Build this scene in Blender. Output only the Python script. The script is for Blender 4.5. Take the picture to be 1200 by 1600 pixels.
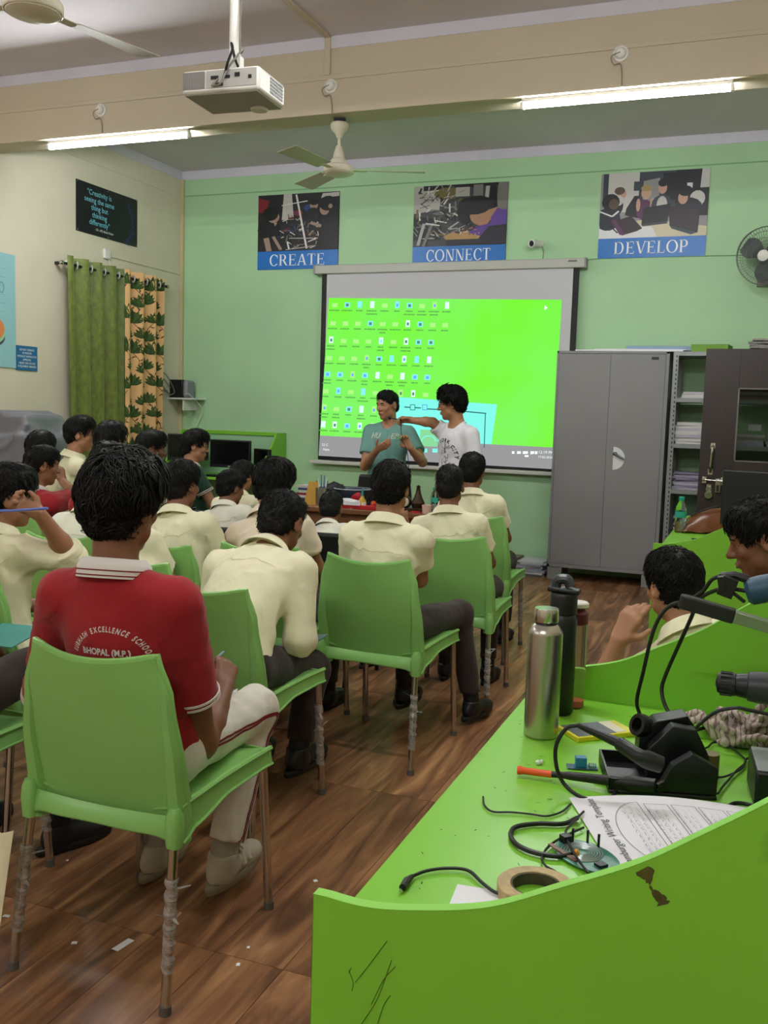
import bpy, bmesh, math, random
import numpy as np
from mathutils import Vector, Matrix, Euler, Quaternion
from mathutils.bvhtree import BVHTree

for o in list(bpy.data.objects):
    bpy.data.objects.remove(o)
scene = bpy.context.scene
COL = scene.collection
PI = math.pi
rnd = random.Random(7)

# ------------------------------------------------------------------ camera, world, exposure
FPX = 1500.0
YAW, PITCH, ROLL = math.radians(21.076), math.radians(5.95), math.radians(-1.749)
CAM = Vector((0.0, 0.0, 1.45))
_f = Vector((-math.sin(YAW) * math.cos(PITCH), math.cos(YAW) * math.cos(PITCH), -math.sin(PITCH)))
_r = Vector((math.cos(YAW), math.sin(YAW), 0))
_d = _f.cross(_r)
_c, _s = math.cos(ROLL), math.sin(ROLL)
_R, _D = _c * _r + _s * _d, -_s * _r + _c * _d
cam_data = bpy.data.cameras.new('camera')
cam = bpy.data.objects.new('camera', cam_data)
COL.objects.link(cam)
cam.matrix_world = Matrix(((_R.x, -_D.x, -_f.x, CAM.x), (_R.y, -_D.y, -_f.y, CAM.y), (_R.z, -_D.z, -_f.z, CAM.z), (0, 0, 0, 1)))
cam_data.sensor_fit = 'VERTICAL'
cam_data.sensor_height = 36.0
cam_data.lens = 36.0 * FPX / 1600.0
cam_data.clip_start = 0.02
scene.camera = cam

world = bpy.data.worlds.new('world')
scene.world = world
world.use_nodes = True
world.node_tree.nodes['Background'].inputs[0].default_value = (0.75, 0.85, 1.0, 1)
world.node_tree.nodes['Background'].inputs[1].default_value = 0.25
scene.view_settings.view_transform = 'Standard'
scene.view_settings.look = 'None'
scene.view_settings.gamma = 1.0
scene.view_settings.use_curve_mapping = False
scene.view_settings.exposure = 0.7
TUBE_POWER = 140.0          # radiance of the fluorescent tubes
SCREEN_GLOW = 0.6         # radiance scale of the projected picture

# ------------------------------------------------------------------ room dimensions (metres)
WX0, WX1 = -5.86, 0.55      # left and right walls
WY0, WY1 = -2.9, 8.97       # wall behind the camera and the green wall
CEIL = 3.915
BEAM_Y, BEAM_B, BEAM_Z = 6.05, 0.24, 3.42

# ------------------------------------------------------------------ materials
def lin(h):
    h = h.lstrip('#')
    v = [int(h[i:i + 2], 16) / 255 for i in (0, 2, 4)]
    return tuple((c / 12.92 if c <= .04045 else ((c + .055) / 1.055) ** 2.4) for c in v)

MATS = {}
def mat(name, color=None, rough=.5, metal=0.0, spec=.5, var=0.0, vscale=6.0, bump=0.0, bscale=40.0, bdist=.002,
        trans=0.0, ior=1.45, alpha=1.0, emit=0.0, coat=0.0, stretch=None, dirt=None, dscale=3.0, dlo=.55, dhi=.75, sheen=0.0,
        rand=0.0, sss=0.0):
    if name in MATS:
        return MATS[name]
    if isinstance(color, str):
        color = lin(color)
    m = bpy.data.materials.new(name)
    m.use_nodes = True
    nt = m.node_tree
    b = nt.nodes['Principled BSDF']
    b.inputs['Base Color'].default_value = (*color, 1)
    b.inputs['Roughness'].default_value = rough
    b.inputs['Metallic'].default_value = metal
    b.inputs['Specular IOR Level'].default_value = spec
    b.inputs['IOR'].default_value = ior
    b.inputs['Transmission Weight'].default_value = trans
    b.inputs['Alpha'].default_value = alpha
    b.inputs['Coat Weight'].default_value = coat
    b.inputs['Sheen Weight'].default_value = sheen
    if sss:
        b.inputs['Subsurface Weight'].default_value = sss
        b.inputs['Subsurface Radius'].default_value = (.012, .005, .003)
    if emit:
        b.inputs['Emission Color'].default_value = (*color, 1)
        b.inputs['Emission Strength'].default_value = emit
    tc = None
    def coords(sc=None):
        nonlocal tc
        if tc is None:
            tc = nt.nodes.new('ShaderNodeTexCoord')
        if sc is None:
            return tc.outputs['Object']
        mp = nt.nodes.new('ShaderNodeMapping')
        mp.inputs['Scale'].default_value = sc
        nt.links.new(tc.outputs['Object'], mp.inputs['Vector'])
        return mp.outputs['Vector']
    col = None
    def noise(scale, detail=4.0, sc=None):
        n = nt.nodes.new('ShaderNodeTexNoise')
        n.inputs['Scale'].default_value = scale
        n.inputs['Detail'].default_value = detail
        nt.links.new(coords(sc), n.inputs['Vector'])
        return n
    if var:
        n = noise(vscale, 5.0, stretch)
        mr = nt.nodes.new('ShaderNodeMapRange')
        mr.inputs['From Min'].default_value = .3
        mr.inputs['From Max'].default_value = .7
        mr.inputs['To Min'].default_value = 1 - var
        mr.inputs['To Max'].default_value = 1 + var
        nt.links.new(n.outputs['Fac'], mr.inputs['Value'])
        mx = nt.nodes.new('ShaderNodeMix')
        mx.data_type = 'RGBA'
        mx.blend_type = 'MULTIPLY'
        mx.inputs['Factor'].default_value = 1
        mx.inputs['A'].default_value = (*color, 1)
        nt.links.new(mr.outputs['Result'], mx.inputs['B'])
        col = mx.outputs['Result']
    if rand:
        oi = nt.nodes.new('ShaderNodeObjectInfo')
        mr = nt.nodes.new('ShaderNodeMapRange')
        mr.inputs['To Min'].default_value = 1 - rand
        mr.inputs['To Max'].default_value = 1 + rand
        nt.links.new(oi.outputs['Random'], mr.inputs['Value'])
        mx = nt.nodes.new('ShaderNodeMix')
        mx.data_type = 'RGBA'
        mx.blend_type = 'MULTIPLY'
        mx.inputs['Factor'].default_value = 1
        if col is None:
            mx.inputs['A'].default_value = (*color, 1)
        else:
            nt.links.new(col, mx.inputs['A'])
        nt.links.new(mr.outputs['Result'], mx.inputs['B'])
        col = mx.outputs['Result']
    if dirt:
        dc = lin(dirt) if isinstance(dirt, str) else dirt
        n = noise(dscale, 8.0)
        rp = nt.nodes.new('ShaderNodeMapRange')
        rp.inputs['From Min'].default_value = dlo
        rp.inputs['From Max'].default_value = dhi
        nt.links.new(n.outputs['Fac'], rp.inputs['Value'])
        mx = nt.nodes.new('ShaderNodeMix')
        mx.data_type = 'RGBA'
        nt.links.new(rp.outputs['Result'], mx.inputs['Factor'])
        if col is None:
            mx.inputs['A'].default_value = (*color, 1)
        else:
            nt.links.new(col, mx.inputs['A'])
        mx.inputs['B'].default_value = (*dc, 1)
        col = mx.outputs['Result']
    if col is not None:
        nt.links.new(col, b.inputs['Base Color'])
    if bump:
        n = noise(bscale, 3.0, stretch)
        bp = nt.nodes.new('ShaderNodeBump')
        bp.inputs['Strength'].default_value = bump
        bp.inputs['Distance'].default_value = bdist
        nt.links.new(n.outputs['Fac'], bp.inputs['Height'])
        nt.links.new(bp.outputs['Normal'], b.inputs['Normal'])
    MATS[name] = m
    return m

def emat(name, color, strength=1.0):
    if name in MATS:
        return MATS[name]
    if isinstance(color, str):
        color = lin(color)
    m = bpy.data.materials.new(name)
    m.use_nodes = True
    nt = m.node_tree
    nt.nodes.remove(nt.nodes['Principled BSDF'])
    e = nt.nodes.new('ShaderNodeEmission')
    e.inputs[0].default_value = (*color, 1)
    e.inputs[1].default_value = strength
    nt.links.new(e.outputs[0], nt.nodes['Material Output'].inputs[0])
    MATS[name] = m
    return m

# ------------------------------------------------------------------ object helpers
def link(o, parent=None):
    COL.objects.link(o)
    if parent is not None:
        o.parent = parent
    return o

def tag(o, label=None, cat=None, group=None, kind=None):
    if label: o['label'] = label
    if cat: o['category'] = cat
    if group: o['group'] = group
    if kind: o['kind'] = kind
    return o

def thing(name, label, cat, loc=(0, 0, 0), rotz=0.0, group=None):
    o = bpy.data.objects.new(name, None)
    o.empty_display_size = .05
    link(o)
    o.location = loc
    o.rotation_euler = (0, 0, rotz)
    return tag(o, label, cat, group)

def raw_mesh(name, V, Q, smooth=True):
    """fast quad mesh from numpy arrays"""
    me = bpy.data.meshes.new(name)
    n, q = len(V), len(Q)
    k = Q.shape[1]
    me.vertices.add(n)
    me.vertices.foreach_set('co', np.ascontiguousarray(V, dtype=np.float32).ravel())
    me.loops.add(q * k)
    me.loops.foreach_set('vertex_index', np.ascontiguousarray(Q, dtype=np.int32).ravel())
    me.polygons.add(q)
    me.polygons.foreach_set('loop_start', np.arange(0, q * k, k, dtype=np.int32))
    me.polygons.foreach_set('loop_total', np.full(q, k, dtype=np.int32))
    me.polygons.foreach_set('use_smooth', np.full(q, smooth, dtype=bool))
    me.update(calc_edges=True)
    return me

def rot_to(d):
    """matrix whose z axis points along d"""
    return Vector(d).to_track_quat('Z', 'Y').to_matrix().to_4x4()

class MB:
    def __init__(s):
        s.v, s.f, s.m, s.T = [], [], [], None
    def add(s, vs, fs, mi=0):
        b = len(s.v)
        if s.T is not None:
            vs = [s.T @ Vector(p) for p in vs]
        s.v += [tuple(p) for p in vs]
        s.f += [tuple(b + i for i in f) for f in fs]
        s.m += [mi] * len(fs)
        return s
    def box(s, c, d, rot=None, mi=0, taper=1.0):
        x, y, z = d[0] / 2, d[1] / 2, d[2] / 2
        t = taper
        vs = [Vector(p) for p in ((-x, -y, -z), (x, -y, -z), (x, y, -z), (-x, y, -z), (-x * t, -y * t, z), (x * t, -y * t, z), (x * t, y * t, z), (-x * t, y * t, z))]
        if rot is not None:
            R = Euler(rot).to_matrix() if not isinstance(rot, Matrix) else rot.to_3x3()
            vs = [R @ p for p in vs]
        vs = [p + Vector(c) for p in vs]
        return s.add(vs, [(0, 3, 2, 1), (4, 5, 6, 7), (0, 1, 5, 4), (1, 2, 6, 5), (2, 3, 7, 6), (3, 0, 4, 7)], mi)
    def b2(s, x0, x1, y0, y1, z0, z1, mi=0):
        return s.box(((x0 + x1) / 2, (y0 + y1) / 2, (z0 + z1) / 2), (abs(x1 - x0), abs(y1 - y0), abs(z1 - z0)), mi=mi)
    def loft(s, rings, closed=True, caps=True, mi=0):
        n = len(rings[0])
        vs = [p for r in rings for p in r]
        fs = []
        for i in range(len(rings) - 1):
            for j in range(n if closed else n - 1):
                k = (j + 1) % n
                fs.append((i * n + j, i * n + k, (i + 1) * n + k, (i + 1) * n + j))
        if caps and closed:
            fs.append(tuple(range(n - 1, -1, -1)))
            fs.append(tuple(range((len(rings) - 1) * n, len(rings) * n)))
        return s.add(vs, fs, mi)
    def tube(s, pts, r, n=8, caps=True, mi=0, closed=False):
        pts = [Vector(p) for p in pts]
        N = len(pts)
        rr = r if isinstance(r, (list, tuple)) else [r] * N
        rings, up = [], None
        for i, p in enumerate(pts):
            if closed:
                t = pts[(i + 1) % N] - pts[i - 1]
            else:
                t = pts[min(i + 1, N - 1)] - pts[max(i - 1, 0)]
            if t.length < 1e-9:
                t = Vector((0, 0, 1))
            t.normalize()
            if up is None:
                up = Vector((0, 0, 1)) if abs(t.z) < .9 else Vector((1, 0, 0))
            a = t.cross(up)
            if a.length < 1e-6:
                a = t.orthogonal()
            a.normalize()
            up = a.cross(t).normalized()
            rings.append([p + (a * math.cos(2 * PI * j / n) + up * math.sin(2 * PI * j / n)) * rr[i] for j in range(n)])
        if closed:
            rings.append(rings[0])
            return s.loft(rings, True, False, mi)
        return s.loft(rings, True, caps, mi)
    def cyl(s, a, b, r1, r2=None, n=16, mi=0, caps=True):
        return s.tube([a, b], [r1, r1 if r2 is None else r2], n, caps, mi)
    def lathe(s, prof, c=(0, 0, 0), axis=None, n=24, mi=0, caps=False):
        M = rot_to(axis) if axis is not None else Matrix()
        rings = []
        for r, z in prof:
            rings.append([Vector(c) + (M @ Vector((r * math.cos(2 * PI * j / n), r * math.sin(2 * PI * j / n), z))) for j in range(n)])
        return s.loft(rings, True, caps, mi)
    def ell(s, c, r, n=16, m=10, rot=None, mi=0):
        R = Euler(rot).to_matrix() if rot is not None else Matrix.Identity(3)
        rings = []
        for i in range(m + 1):
            a = -PI / 2 + PI * i / m
            ca = max(math.cos(a), 1e-4)
            rings.append([Vector(c) + R @ Vector((r[0] * ca * math.cos(2 * PI * j / n), r[1] * ca * math.sin(2 * PI * j / n), r[2] * math.sin(a))) for j in range(n)])
        return s.loft(rings, True, True, mi)
    def grid(s, fn, nu, nv, mi=0):
        vs = [fn(i / nu, j / nv) for j in range(nv + 1) for i in range(nu + 1)]
        fs = [(j * (nu + 1) + i, j * (nu + 1) + i + 1, (j + 1) * (nu + 1) + i + 1, (j + 1) * (nu + 1) + i) for j in range(nv) for i in range(nu)]
        return s.add(vs, fs, mi)
    def slab(s, fn, nu, nv, t, mi=0):
        """grid surface with thickness t along its normals, closed"""
        P = [[Vector(fn(i / nu, j / nv)) for i in range(nu + 1)] for j in range(nv + 1)]
        def nrm(i, j):
            a = P[j][min(i + 1, nu)] - P[j][max(i - 1, 0)]
            b = P[min(j + 1, nv)][i] - P[max(j - 1, 0)][i]
            n = a.cross(b)
            return n.normalized() if n.length > 1e-12 else Vector((0, 0, 1))
        top = [P[j][i] for j in range(nv + 1) for i in range(nu + 1)]
        tt = t if callable(t) else (lambda u, v: t)
        bot = [P[j][i] - nrm(i, j) * tt(i / nu, j / nv) for j in range(nv + 1) for i in range(nu + 1)]
        N = len(top)
        w = nu + 1
        fs = []
        for j in range(nv):
            for i in range(nu):
                q = (j * w + i, j * w + i + 1, (j + 1) * w + i + 1, (j + 1) * w + i)
                fs.append(q)
                fs.append(tuple(N + k for k in reversed(q)))
        per = [i for i in range(nu)] + [j * w + nu for j in range(nv)] + [nv * w + i for i in range(nu, 0, -1)] + [j * w for j in range(nv, 0, -1)]
        for a, b in zip(per, per[1:] + per[:1]):
            fs.append((b, a, N + a, N + b))
        return s.add(top + bot, fs, mi)
    def prism(s, poly, z0, z1, M=None, mi=0):
        """2D polygon extruded from z0 to z1 and moved by M"""
        n = len(poly)
        vs = [Vector((p[0], p[1], z0)) for p in poly] + [Vector((p[0], p[1], z1)) for p in poly]
        if M is not None:
            vs = [M @ p for p in vs]
        fs = [tuple(range(n - 1, -1, -1)), tuple(range(n, 2 * n))] + [(i, (i + 1) % n, n + (i + 1) % n, n + i) for i in range(n)]
        return s.add(vs, fs, mi)
    def mesh(s, name, mats, smooth=35, recalc=True):
        me = bpy.data.meshes.new(name)
        me.from_pydata(s.v, [], s.f)
        for m in (mats if isinstance(mats, (list, tuple)) else [mats]):
            me.materials.append(m)
        me.polygons.foreach_set('material_index', s.m)
        if recalc and len(s.f) < 12000:
            bm = bmesh.new()
            bm.from_mesh(me)
            bmesh.ops.recalc_face_normals(bm, faces=bm.faces)
            bm.to_mesh(me)
            bm.free()
        if smooth:
            me.polygons.foreach_set('use_smooth', [True] * len(me.polygons))
            me.set_sharp_from_angle(angle=math.radians(smooth))
        me.update()
        return me
    def build(s, name, mats, parent=None, loc=None, rotz=None, smooth=35, recalc=True, bevel=0.0):
        o = bpy.data.objects.new(name, s.mesh(name, mats, smooth, recalc))
        link(o, parent)
        if loc is not None: o.location = loc
        if rotz is not None: o.rotation_euler = (0, 0, rotz)
        if bevel:
            md = o.modifiers.new('bevel', 'BEVEL')
            md.width = bevel
            md.segments = 2
            md.limit_method = 'ANGLE'
        return o

def struct(o, label=None, cat=None):
    o['kind'] = 'structure'
    if label: o['label'] = label
    if cat: o['category'] = cat
    return o

def bez(pts, n=8):
    """Catmull-Rom polyline through points"""
    P = [Vector(p) for p in pts]
    P = [P[0] * 2 - P[1]] + P + [P[-1] * 2 - P[-2]]
    out = []
    for i in range(1, len(P) - 2):
        for k in range(n):
            t = k / n
            a, b, c, d = P[i - 1], P[i], P[i + 1], P[i + 2]
            out.append(.5 * ((2 * b) + (c - a) * t + (2 * a - 5 * b + 4 * c - d) * t * t + (3 * b - a - 3 * c + d) * t ** 3))
    out.append(P[-2])
    return out

# ------------------------------------------------------------------ lettering
_glyph = {}
def glyphs(body, size=1.0, align='CENTER', shear=0.0, bold=0.0, font_x=1.0, spacing=1.0):
    """flat lettering as (verts2d, faces); centred on the origin, baseline y=0"""
    key = (body, align, shear, bold, spacing)
    if key not in _glyph:
        cu = bpy.data.curves.new('lettering', 'FONT')
        cu.body = body
        cu.align_x = align
        cu.size = 1.0
        cu.shear = shear
        cu.offset = bold
        cu.space_character = spacing
        cu.resolution_u = 3
        ob = bpy.data.objects.new('lettering', cu)
        COL.objects.link(ob)
        bpy.context.view_layer.update()
        dg = bpy.context.evaluated_depsgraph_get()
        me = ob.evaluated_get(dg).to_mesh()
        vs = [(v.co.x, v.co.y) for v in me.vertices]
        fs = [tuple(p.vertices) for p in me.polygons]
        ob.evaluated_get(dg).to_mesh_clear()
        bpy.data.objects.remove(ob)
        bpy.data.curves.remove(cu)
        _glyph[key] = (vs, fs)
    vs, fs = _glyph[key]
    return [(x * size * font_x, y * size) for x, y in vs], fs

def letter(mb, body, M, size, mi=0, z=0.0, **kw):
    vs, fs = glyphs(body, size, **kw)
    mb.add([M @ Vector((x, y, z)) for x, y in vs], fs, mi)

def frame(o, x, y):
    """matrix with origin o, local x and y directions"""
    x = Vector(x).normalized(); y = Vector(y).normalized(); z = x.cross(y)
    return Matrix(((x.x, y.x, z.x, o[0]), (x.y, y.y, z.y, o[1]), (x.z, y.z, z.z, o[2]), (0, 0, 0, 1)))
# ------------------------------------------------------------------ pixel helper (1200x1600 frame) used for laying out things at a known distance
def at(px, py, ax, val):
    d = _R * ((px - 600) / FPX) + _D * ((py - 800) / FPX) + _f
    t = (val - CAM[ax]) / d[ax]
    return CAM + d * t
def aX(px, py, v): return at(px, py, 0, v)
def aY(px, py, v): return at(px, py, 1, v)
def aZ(px, py, v): return at(px, py, 2, v)

# ------------------------------------------------------------------ materials of the room
GREENWALL = mat('green wall paint', '#a9cfa2', rough=.55, var=.05, vscale=1.6, bump=.25, bscale=22, bdist=.004)
CREAMWALL = mat('cream wall paint', '#d8cfba', rough=.6, var=.05, vscale=1.4, bump=.25, bscale=18, bdist=.004)
BEAMPAINT = mat('beam paint', '#c2b59e', rough=.6, var=.05, vscale=1.2, bump=.2, bscale=18, bdist=.004)
CEILPAINT = mat('ceiling distemper', '#cfc8cc', rough=.8, var=.06, vscale=.9, bump=.3, bscale=30, bdist=.004)
WHITEBAND = mat('white cornice paint', '#cfcbd6', rough=.7, var=.05, vscale=3)
PVC = mat('white plastic', '#dedcd6', rough=.45, var=.03)
OFFWHITE = mat('off white enamel', '#d8d2bf', rough=.35, var=.04)
BLACKPL = mat('black plastic', '#101112', rough=.42)
DARKMETAL = mat('dark metal', '#26282a', rough=.4, metal=.6)
CHROME = mat('chrome', '#c9c7c2', rough=.16, metal=1.0)
STEEL = mat('brushed steel', '#b7b3ab', rough=.27, metal=1.0, bump=.12, bscale=60, stretch=(60, 60, .6))
WIREMAT = mat('wire grey', '#8d8678', rough=.6)
PAPER = mat('white paper', '#e6e4ea', rough=.75, var=.02)
INK = mat('black print ink', '#15151a', rough=.6)

def plank_material():
    m = bpy.data.materials.new('walnut laminate')
    m.use_nodes = True
    nt = m.node_tree
    b = nt.nodes['Principled BSDF']
    tc = nt.nodes.new('ShaderNodeTexCoord')
    oi = nt.nodes.new('ShaderNodeObjectInfo')
    off = nt.nodes.new('ShaderNodeVectorMath'); off.operation = 'ADD'
    mul = nt.nodes.new('ShaderNodeVectorMath'); mul.operation = 'SCALE'
    mul.inputs['Scale'].default_value = 37.0
    comb = nt.nodes.new('ShaderNodeCombineXYZ')
    nt.links.new(oi.outputs['Random'], comb.inputs[0]); nt.links.new(oi.outputs['Random'], comb.inputs[1])
    nt.links.new(comb.outputs[0], mul.inputs[0])
    nt.links.new(tc.outputs['Object'], off.inputs[0]); nt.links.new(mul.outputs[0], off.inputs[1])
    mp = nt.nodes.new('ShaderNodeMapping')
    mp.inputs['Scale'].default_value = (9.0, 1.1, 1.0)
    nt.links.new(off.outputs[0], mp.inputs[0])
    n1 = nt.nodes.new('ShaderNodeTexNoise'); n1.inputs['Scale'].default_value = 1.3; n1.inputs['Detail'].default_value = 6; n1.inputs['Distortion'].default_value = 1.6
    nt.links.new(mp.outputs[0], n1.inputs['Vector'])
    mp2 = nt.nodes.new('ShaderNodeMapping')
    mp2.inputs['Scale'].default_value = (70.0, 3.0, 1.0)
    nt.links.new(off.outputs[0], mp2.inputs[0])
    n2 = nt.nodes.new('ShaderNodeTexNoise'); n2.inputs['Scale'].default_value = 1.5; n2.inputs['Detail'].default_value = 5
    nt.links.new(mp2.outputs[0], n2.inputs['Vector'])
    cr = nt.nodes.new('ShaderNodeValToRGB')
    e = cr.color_ramp.elements
    e[0].position, e[0].color = .28, (*lin('#563826'), 1)
    e[1].position, e[1].color = .72, (*lin('#bb8d62'), 1)
    k = e.new(.47); k.color = (*lin('#865c3f'), 1)
    k = e.new(.56); k.color = (*lin('#9a6d4b'), 1)
    nt.links.new(n1.outputs['Fac'], cr.inputs[0])
    mr = nt.nodes.new('ShaderNodeMapRange')
    mr.inputs['To Min'].default_value = .72; mr.inputs['To Max'].default_value = 1.2
    nt.links.new(n2.outputs['Fac'], mr.inputs['Value'])
    mx = nt.nodes.new('ShaderNodeMix'); mx.data_type = 'RGBA'; mx.blend_type = 'MULTIPLY'; mx.inputs['Factor'].default_value = 1
    nt.links.new(cr.outputs[0], mx.inputs['A']); nt.links.new(mr.outputs['Result'], mx.inputs['B'])
    mr2 = nt.nodes.new('ShaderNodeMapRange')
    mr2.inputs['To Min'].default_value = .8; mr2.inputs['To Max'].default_value = 1.15
    nt.links.new(oi.outputs['Random'], mr2.inputs['Value'])
    mx2 = nt.nodes.new('ShaderNodeMix'); mx2.data_type = 'RGBA'; mx2.blend_type = 'MULTIPLY'; mx2.inputs['Factor'].default_value = 1
    nt.links.new(mx.outputs['Result'], mx2.inputs['A']); nt.links.new(mr2.outputs['Result'], mx2.inputs['B'])
    nt.links.new(mx2.outputs['Result'], b.inputs['Base Color'])
    b.inputs['Roughness'].default_value = .36
    b.inputs['Specular IOR Level'].default_value = .26
    bp = nt.nodes.new('ShaderNodeBump'); bp.inputs['Strength'].default_value = .06; bp.inputs['Distance'].default_value = .001
    nt.links.new(n2.outputs['Fac'], bp.inputs['Height']); nt.links.new(bp.outputs[0], b.inputs['Normal'])
    return m

# ------------------------------------------------------------------ floor with planks
floor = struct(MB().b2(WX0 - .1, WX1 + .1, WY0 - .1, WY1 + .1, -.06, -.0045).build('floor', mat('floor joint', '#1d120c', rough=.8)), 'brown wood-look plank floor of the classroom', 'floor')
PLANK = plank_material()
PW, PL, PY0 = .2, 1.2, .92
pm = MB().b2(-PW / 2 + .0008, PW / 2 - .0008, -PL / 2 + .001, PL / 2 - .001, -.0045, 0).mesh('plank', PLANK, smooth=0)
nx = int(math.ceil((WX1 - WX0) / PW))
for j in range(7):
    for i in range(nx):
        cx = WX0 + PW * (i + .5)
        if cx > WX1: continue
        o = bpy.data.objects.new('plank', pm)
        link(o, floor)
        o.location = (cx, PY0 + PL * (j - .5), 0)
far_rows = MB()
for j in list(range(-3, 0)):
    for i in range(nx):
        far_rows.b2(WX0 + PW * i + .0008, WX0 + PW * (i + 1) - .0008, PY0 + PL * (j - 1) + .001, PY0 + PL * j - .001, -.0045, 0)
for i in range(nx):
    far_rows.b2(WX0 + PW * i + .0008, WX0 + PW * (i + 1) - .0008, PY0 + PL * 6 + .001, WY1, -.0045, 0)
tag(far_rows.build('plank_field', PLANK, floor, smooth=0), kind='stuff')

# ------------------------------------------------------------------ walls and ceiling
wb = struct(MB().b2(WX0 - .1, WX1 + .1, WY1, WY1 + .12, 0, CEIL).build('wall_back', GREENWALL), 'pale green painted wall behind the projection screen', 'wall')
wl = struct(MB().b2(WX0 - .12, WX0, WY0, WY1, 0, CEIL).build('wall_left', CREAMWALL), 'cream painted wall with the curtains', 'wall')
wr = struct(MB().b2(WX1, WX1 + .12, WY0, WY1, 0, CEIL).build('wall_right', CREAMWALL), 'cream painted wall on the right side', 'wall')
wn = struct(MB().b2(WX0 - .1, WX1 + .1, WY0 - .12, WY0, 0, CEIL).build('wall_near', CREAMWALL), 'cream painted wall behind the viewer', 'wall')
ce = struct(MB().b2(WX0 - .12, WX1 + .12, WY0 - .12, WY1 + .12, CEIL, CEIL + .1).build('ceiling', CEILPAINT), 'grey painted concrete ceiling', 'ceiling')
def cornice(n, x0, x1, y0, y1, label):
    struct(MB().b2(x0, x1, y0, y1, CEIL - .092, CEIL).build('trim_%d' % n, WHITEBAND, bevel=.002), label, 'trim')
cornice(1, WX0, WX1, WY1 - .006, WY1, 'white painted band along the top of the green wall')
cornice(2, WX0, WX0 + .006, BEAM_Y + BEAM_B, WY1 - .006, 'white painted band along the top of the cream wall')
beam = struct(MB().b2(WX0, WX1, BEAM_Y, BEAM_Y + BEAM_B, BEAM_Z, CEIL).build('beam', BEAMPAINT, bevel=.004), 'cream ceiling beam carrying the lit tube lights', 'beam')
struct(MB().b2(WX0, WX1, BEAM_Y - .005, BEAM_Y, CEIL - .08, CEIL).build('trim_3', WHITEBAND, bevel=.002), 'white painted band along the top of the ceiling beam', 'trim')
beam2 = struct(MB().b2(WX0, WX1, 2.55, 2.79, BEAM_Z, CEIL).build('beam', BEAMPAINT, bevel=.004), 'cream ceiling beam above the viewer', 'beam')
struct(MB().b2(WX0, WX0 + .035, WY1 - .035, WY1, 0, CEIL - .09).build('trim_4', mat('corner strip', '#c3b88f', rough=.6), bevel=.003), 'pale strip in the corner of the cream and green walls', 'trim')

# ------------------------------------------------------------------ tube lights
TUBE = emat('lit fluorescent tube', (.95, .985, 1.0), TUBE_POWER)
def tube_light(x0, x1, y, label):
    t = thing('tube_light', label, 'light', ((x0 + x1) / 2, y, BEAM_Z), 0, 'tube lights on the ceiling beams')
    h = (x1 - x0) / 2
    MB().b2(-h - .012, h + .012, -.02, .02, -.022, 0).build('batten', PVC, t, bevel=.003)
    for s in (-1, 1):
        MB().b2(s * h, s * (h + .02), -.018, .018, -.062, -.02).build('end_cap', PVC, t, bevel=.003)
    MB().cyl((-h, 0, -.044), (h, 0, -.044), .0145, n=12).build('tube', TUBE, t)
    return t
tube_light(-5.17, -3.95, BEAM_Y + .06, 'lit white tube light under the beam nearest the cream wall')
tube_light(-1.5, -.28, BEAM_Y + .06, 'lit white tube light under the beam above the grey cabinet')
for x, sd in ((-5.17, 'cream wall'), (-1.5, 'desk')):
    tube_light(x, x + 1.22, 2.6, 'lit white tube light on the beam over the viewer, %s side, out of view' % sd)
beam3 = struct(MB().b2(WX0, WX1, -.95, -.71, BEAM_Z, CEIL).build('beam', BEAMPAINT, bevel=.004), 'cream ceiling beam behind the viewer', 'beam')
for x, sd in ((-5.17, 'cream wall'), (-1.5, 'desk')):  # unseen tubes added behind the camera to brighten the near surfaces
    tube_light(x, x + 1.22, -.89, 'added fill tube light on the beam behind the viewer, %s side, out of view' % sd)

# round junction plates with a cord each, and surface conduit
def ceiling_plate(px, py, drop_to, label):
    p = aY(px, py, BEAM_Y)
    t = thing('junction_plate', label, 'socket', (p.x, BEAM_Y, p.z))
    MB().lathe([(0, .030), (.022, .030), (.030, .024), (.034, .01), (.046, .008), (.048, 0)], axis=(0, -1, 0), n=20).build('plate', PVC, t)
    MB().tube(bez([(0.0, -.03, 0), (-.05, -.028, -.02), (-.035, -.02, -.065), (.0, -.012, -.06), (.012, -.008, -.11), (.016, -.006, drop_to - p.z)], 6), .0035, 6).build('cord', WIREMAT, t)
ceiling_plate(158, 172, BEAM_Z, 'round white junction plate above the left tube light')
ceiling_plate(517, 135, BEAM_Z, 'round white junction plate above the ceiling fan')
ceiling_plate(970, 84, BEAM_Z, 'round white junction plate above the right tube light')
tag(MB().b2(WX0, WX1, BEAM_Y - .008, BEAM_Y, 3.638, 3.668).build('conduit', BEAMPAINT, bevel=.002), 'long painted cable casing running along the face of the beam', 'conduit')
pc = aY(512, 100, BEAM_Y)
tag(MB().b2(pc.x - .022, pc.x + .022, BEAM_Y - .012, BEAM_Y, 3.668, CEIL).b2(pc.x - .022, pc.x + .022, 2.79, BEAM_Y, CEIL - .012, CEIL).build('conduit', BEAMPAINT, bevel=.002), 'cable casing crossing the ceiling and dropping down the beam', 'conduit')
tag(MB().b2(WX0, WX1, WY1 - .006, WY1, 3.652, 3.662).build('cable', mat('green cable', '#7fb07a', rough=.6)), 'thin painted cable running high along the green wall', 'cable')
tag(MB().b2(WX0, WX0 + .008, BEAM_Y + BEAM_B, WY1, 3.64, 3.668).build('conduit', CREAMWALL, bevel=.002), 'cream cable casing high on the cream wall', 'conduit')
p0, p1 = aX(165, 398, WX0), aX(283, 430, WX0)
t = thing('wall_socket', 'small white junction box on the cream wall above the curtain rod', 'socket', (WX0, p0.y, p0.z))
MB().b2(0, .03, -.045, .045, -.04, .05).build('box', PVC, t, bevel=.008)
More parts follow.
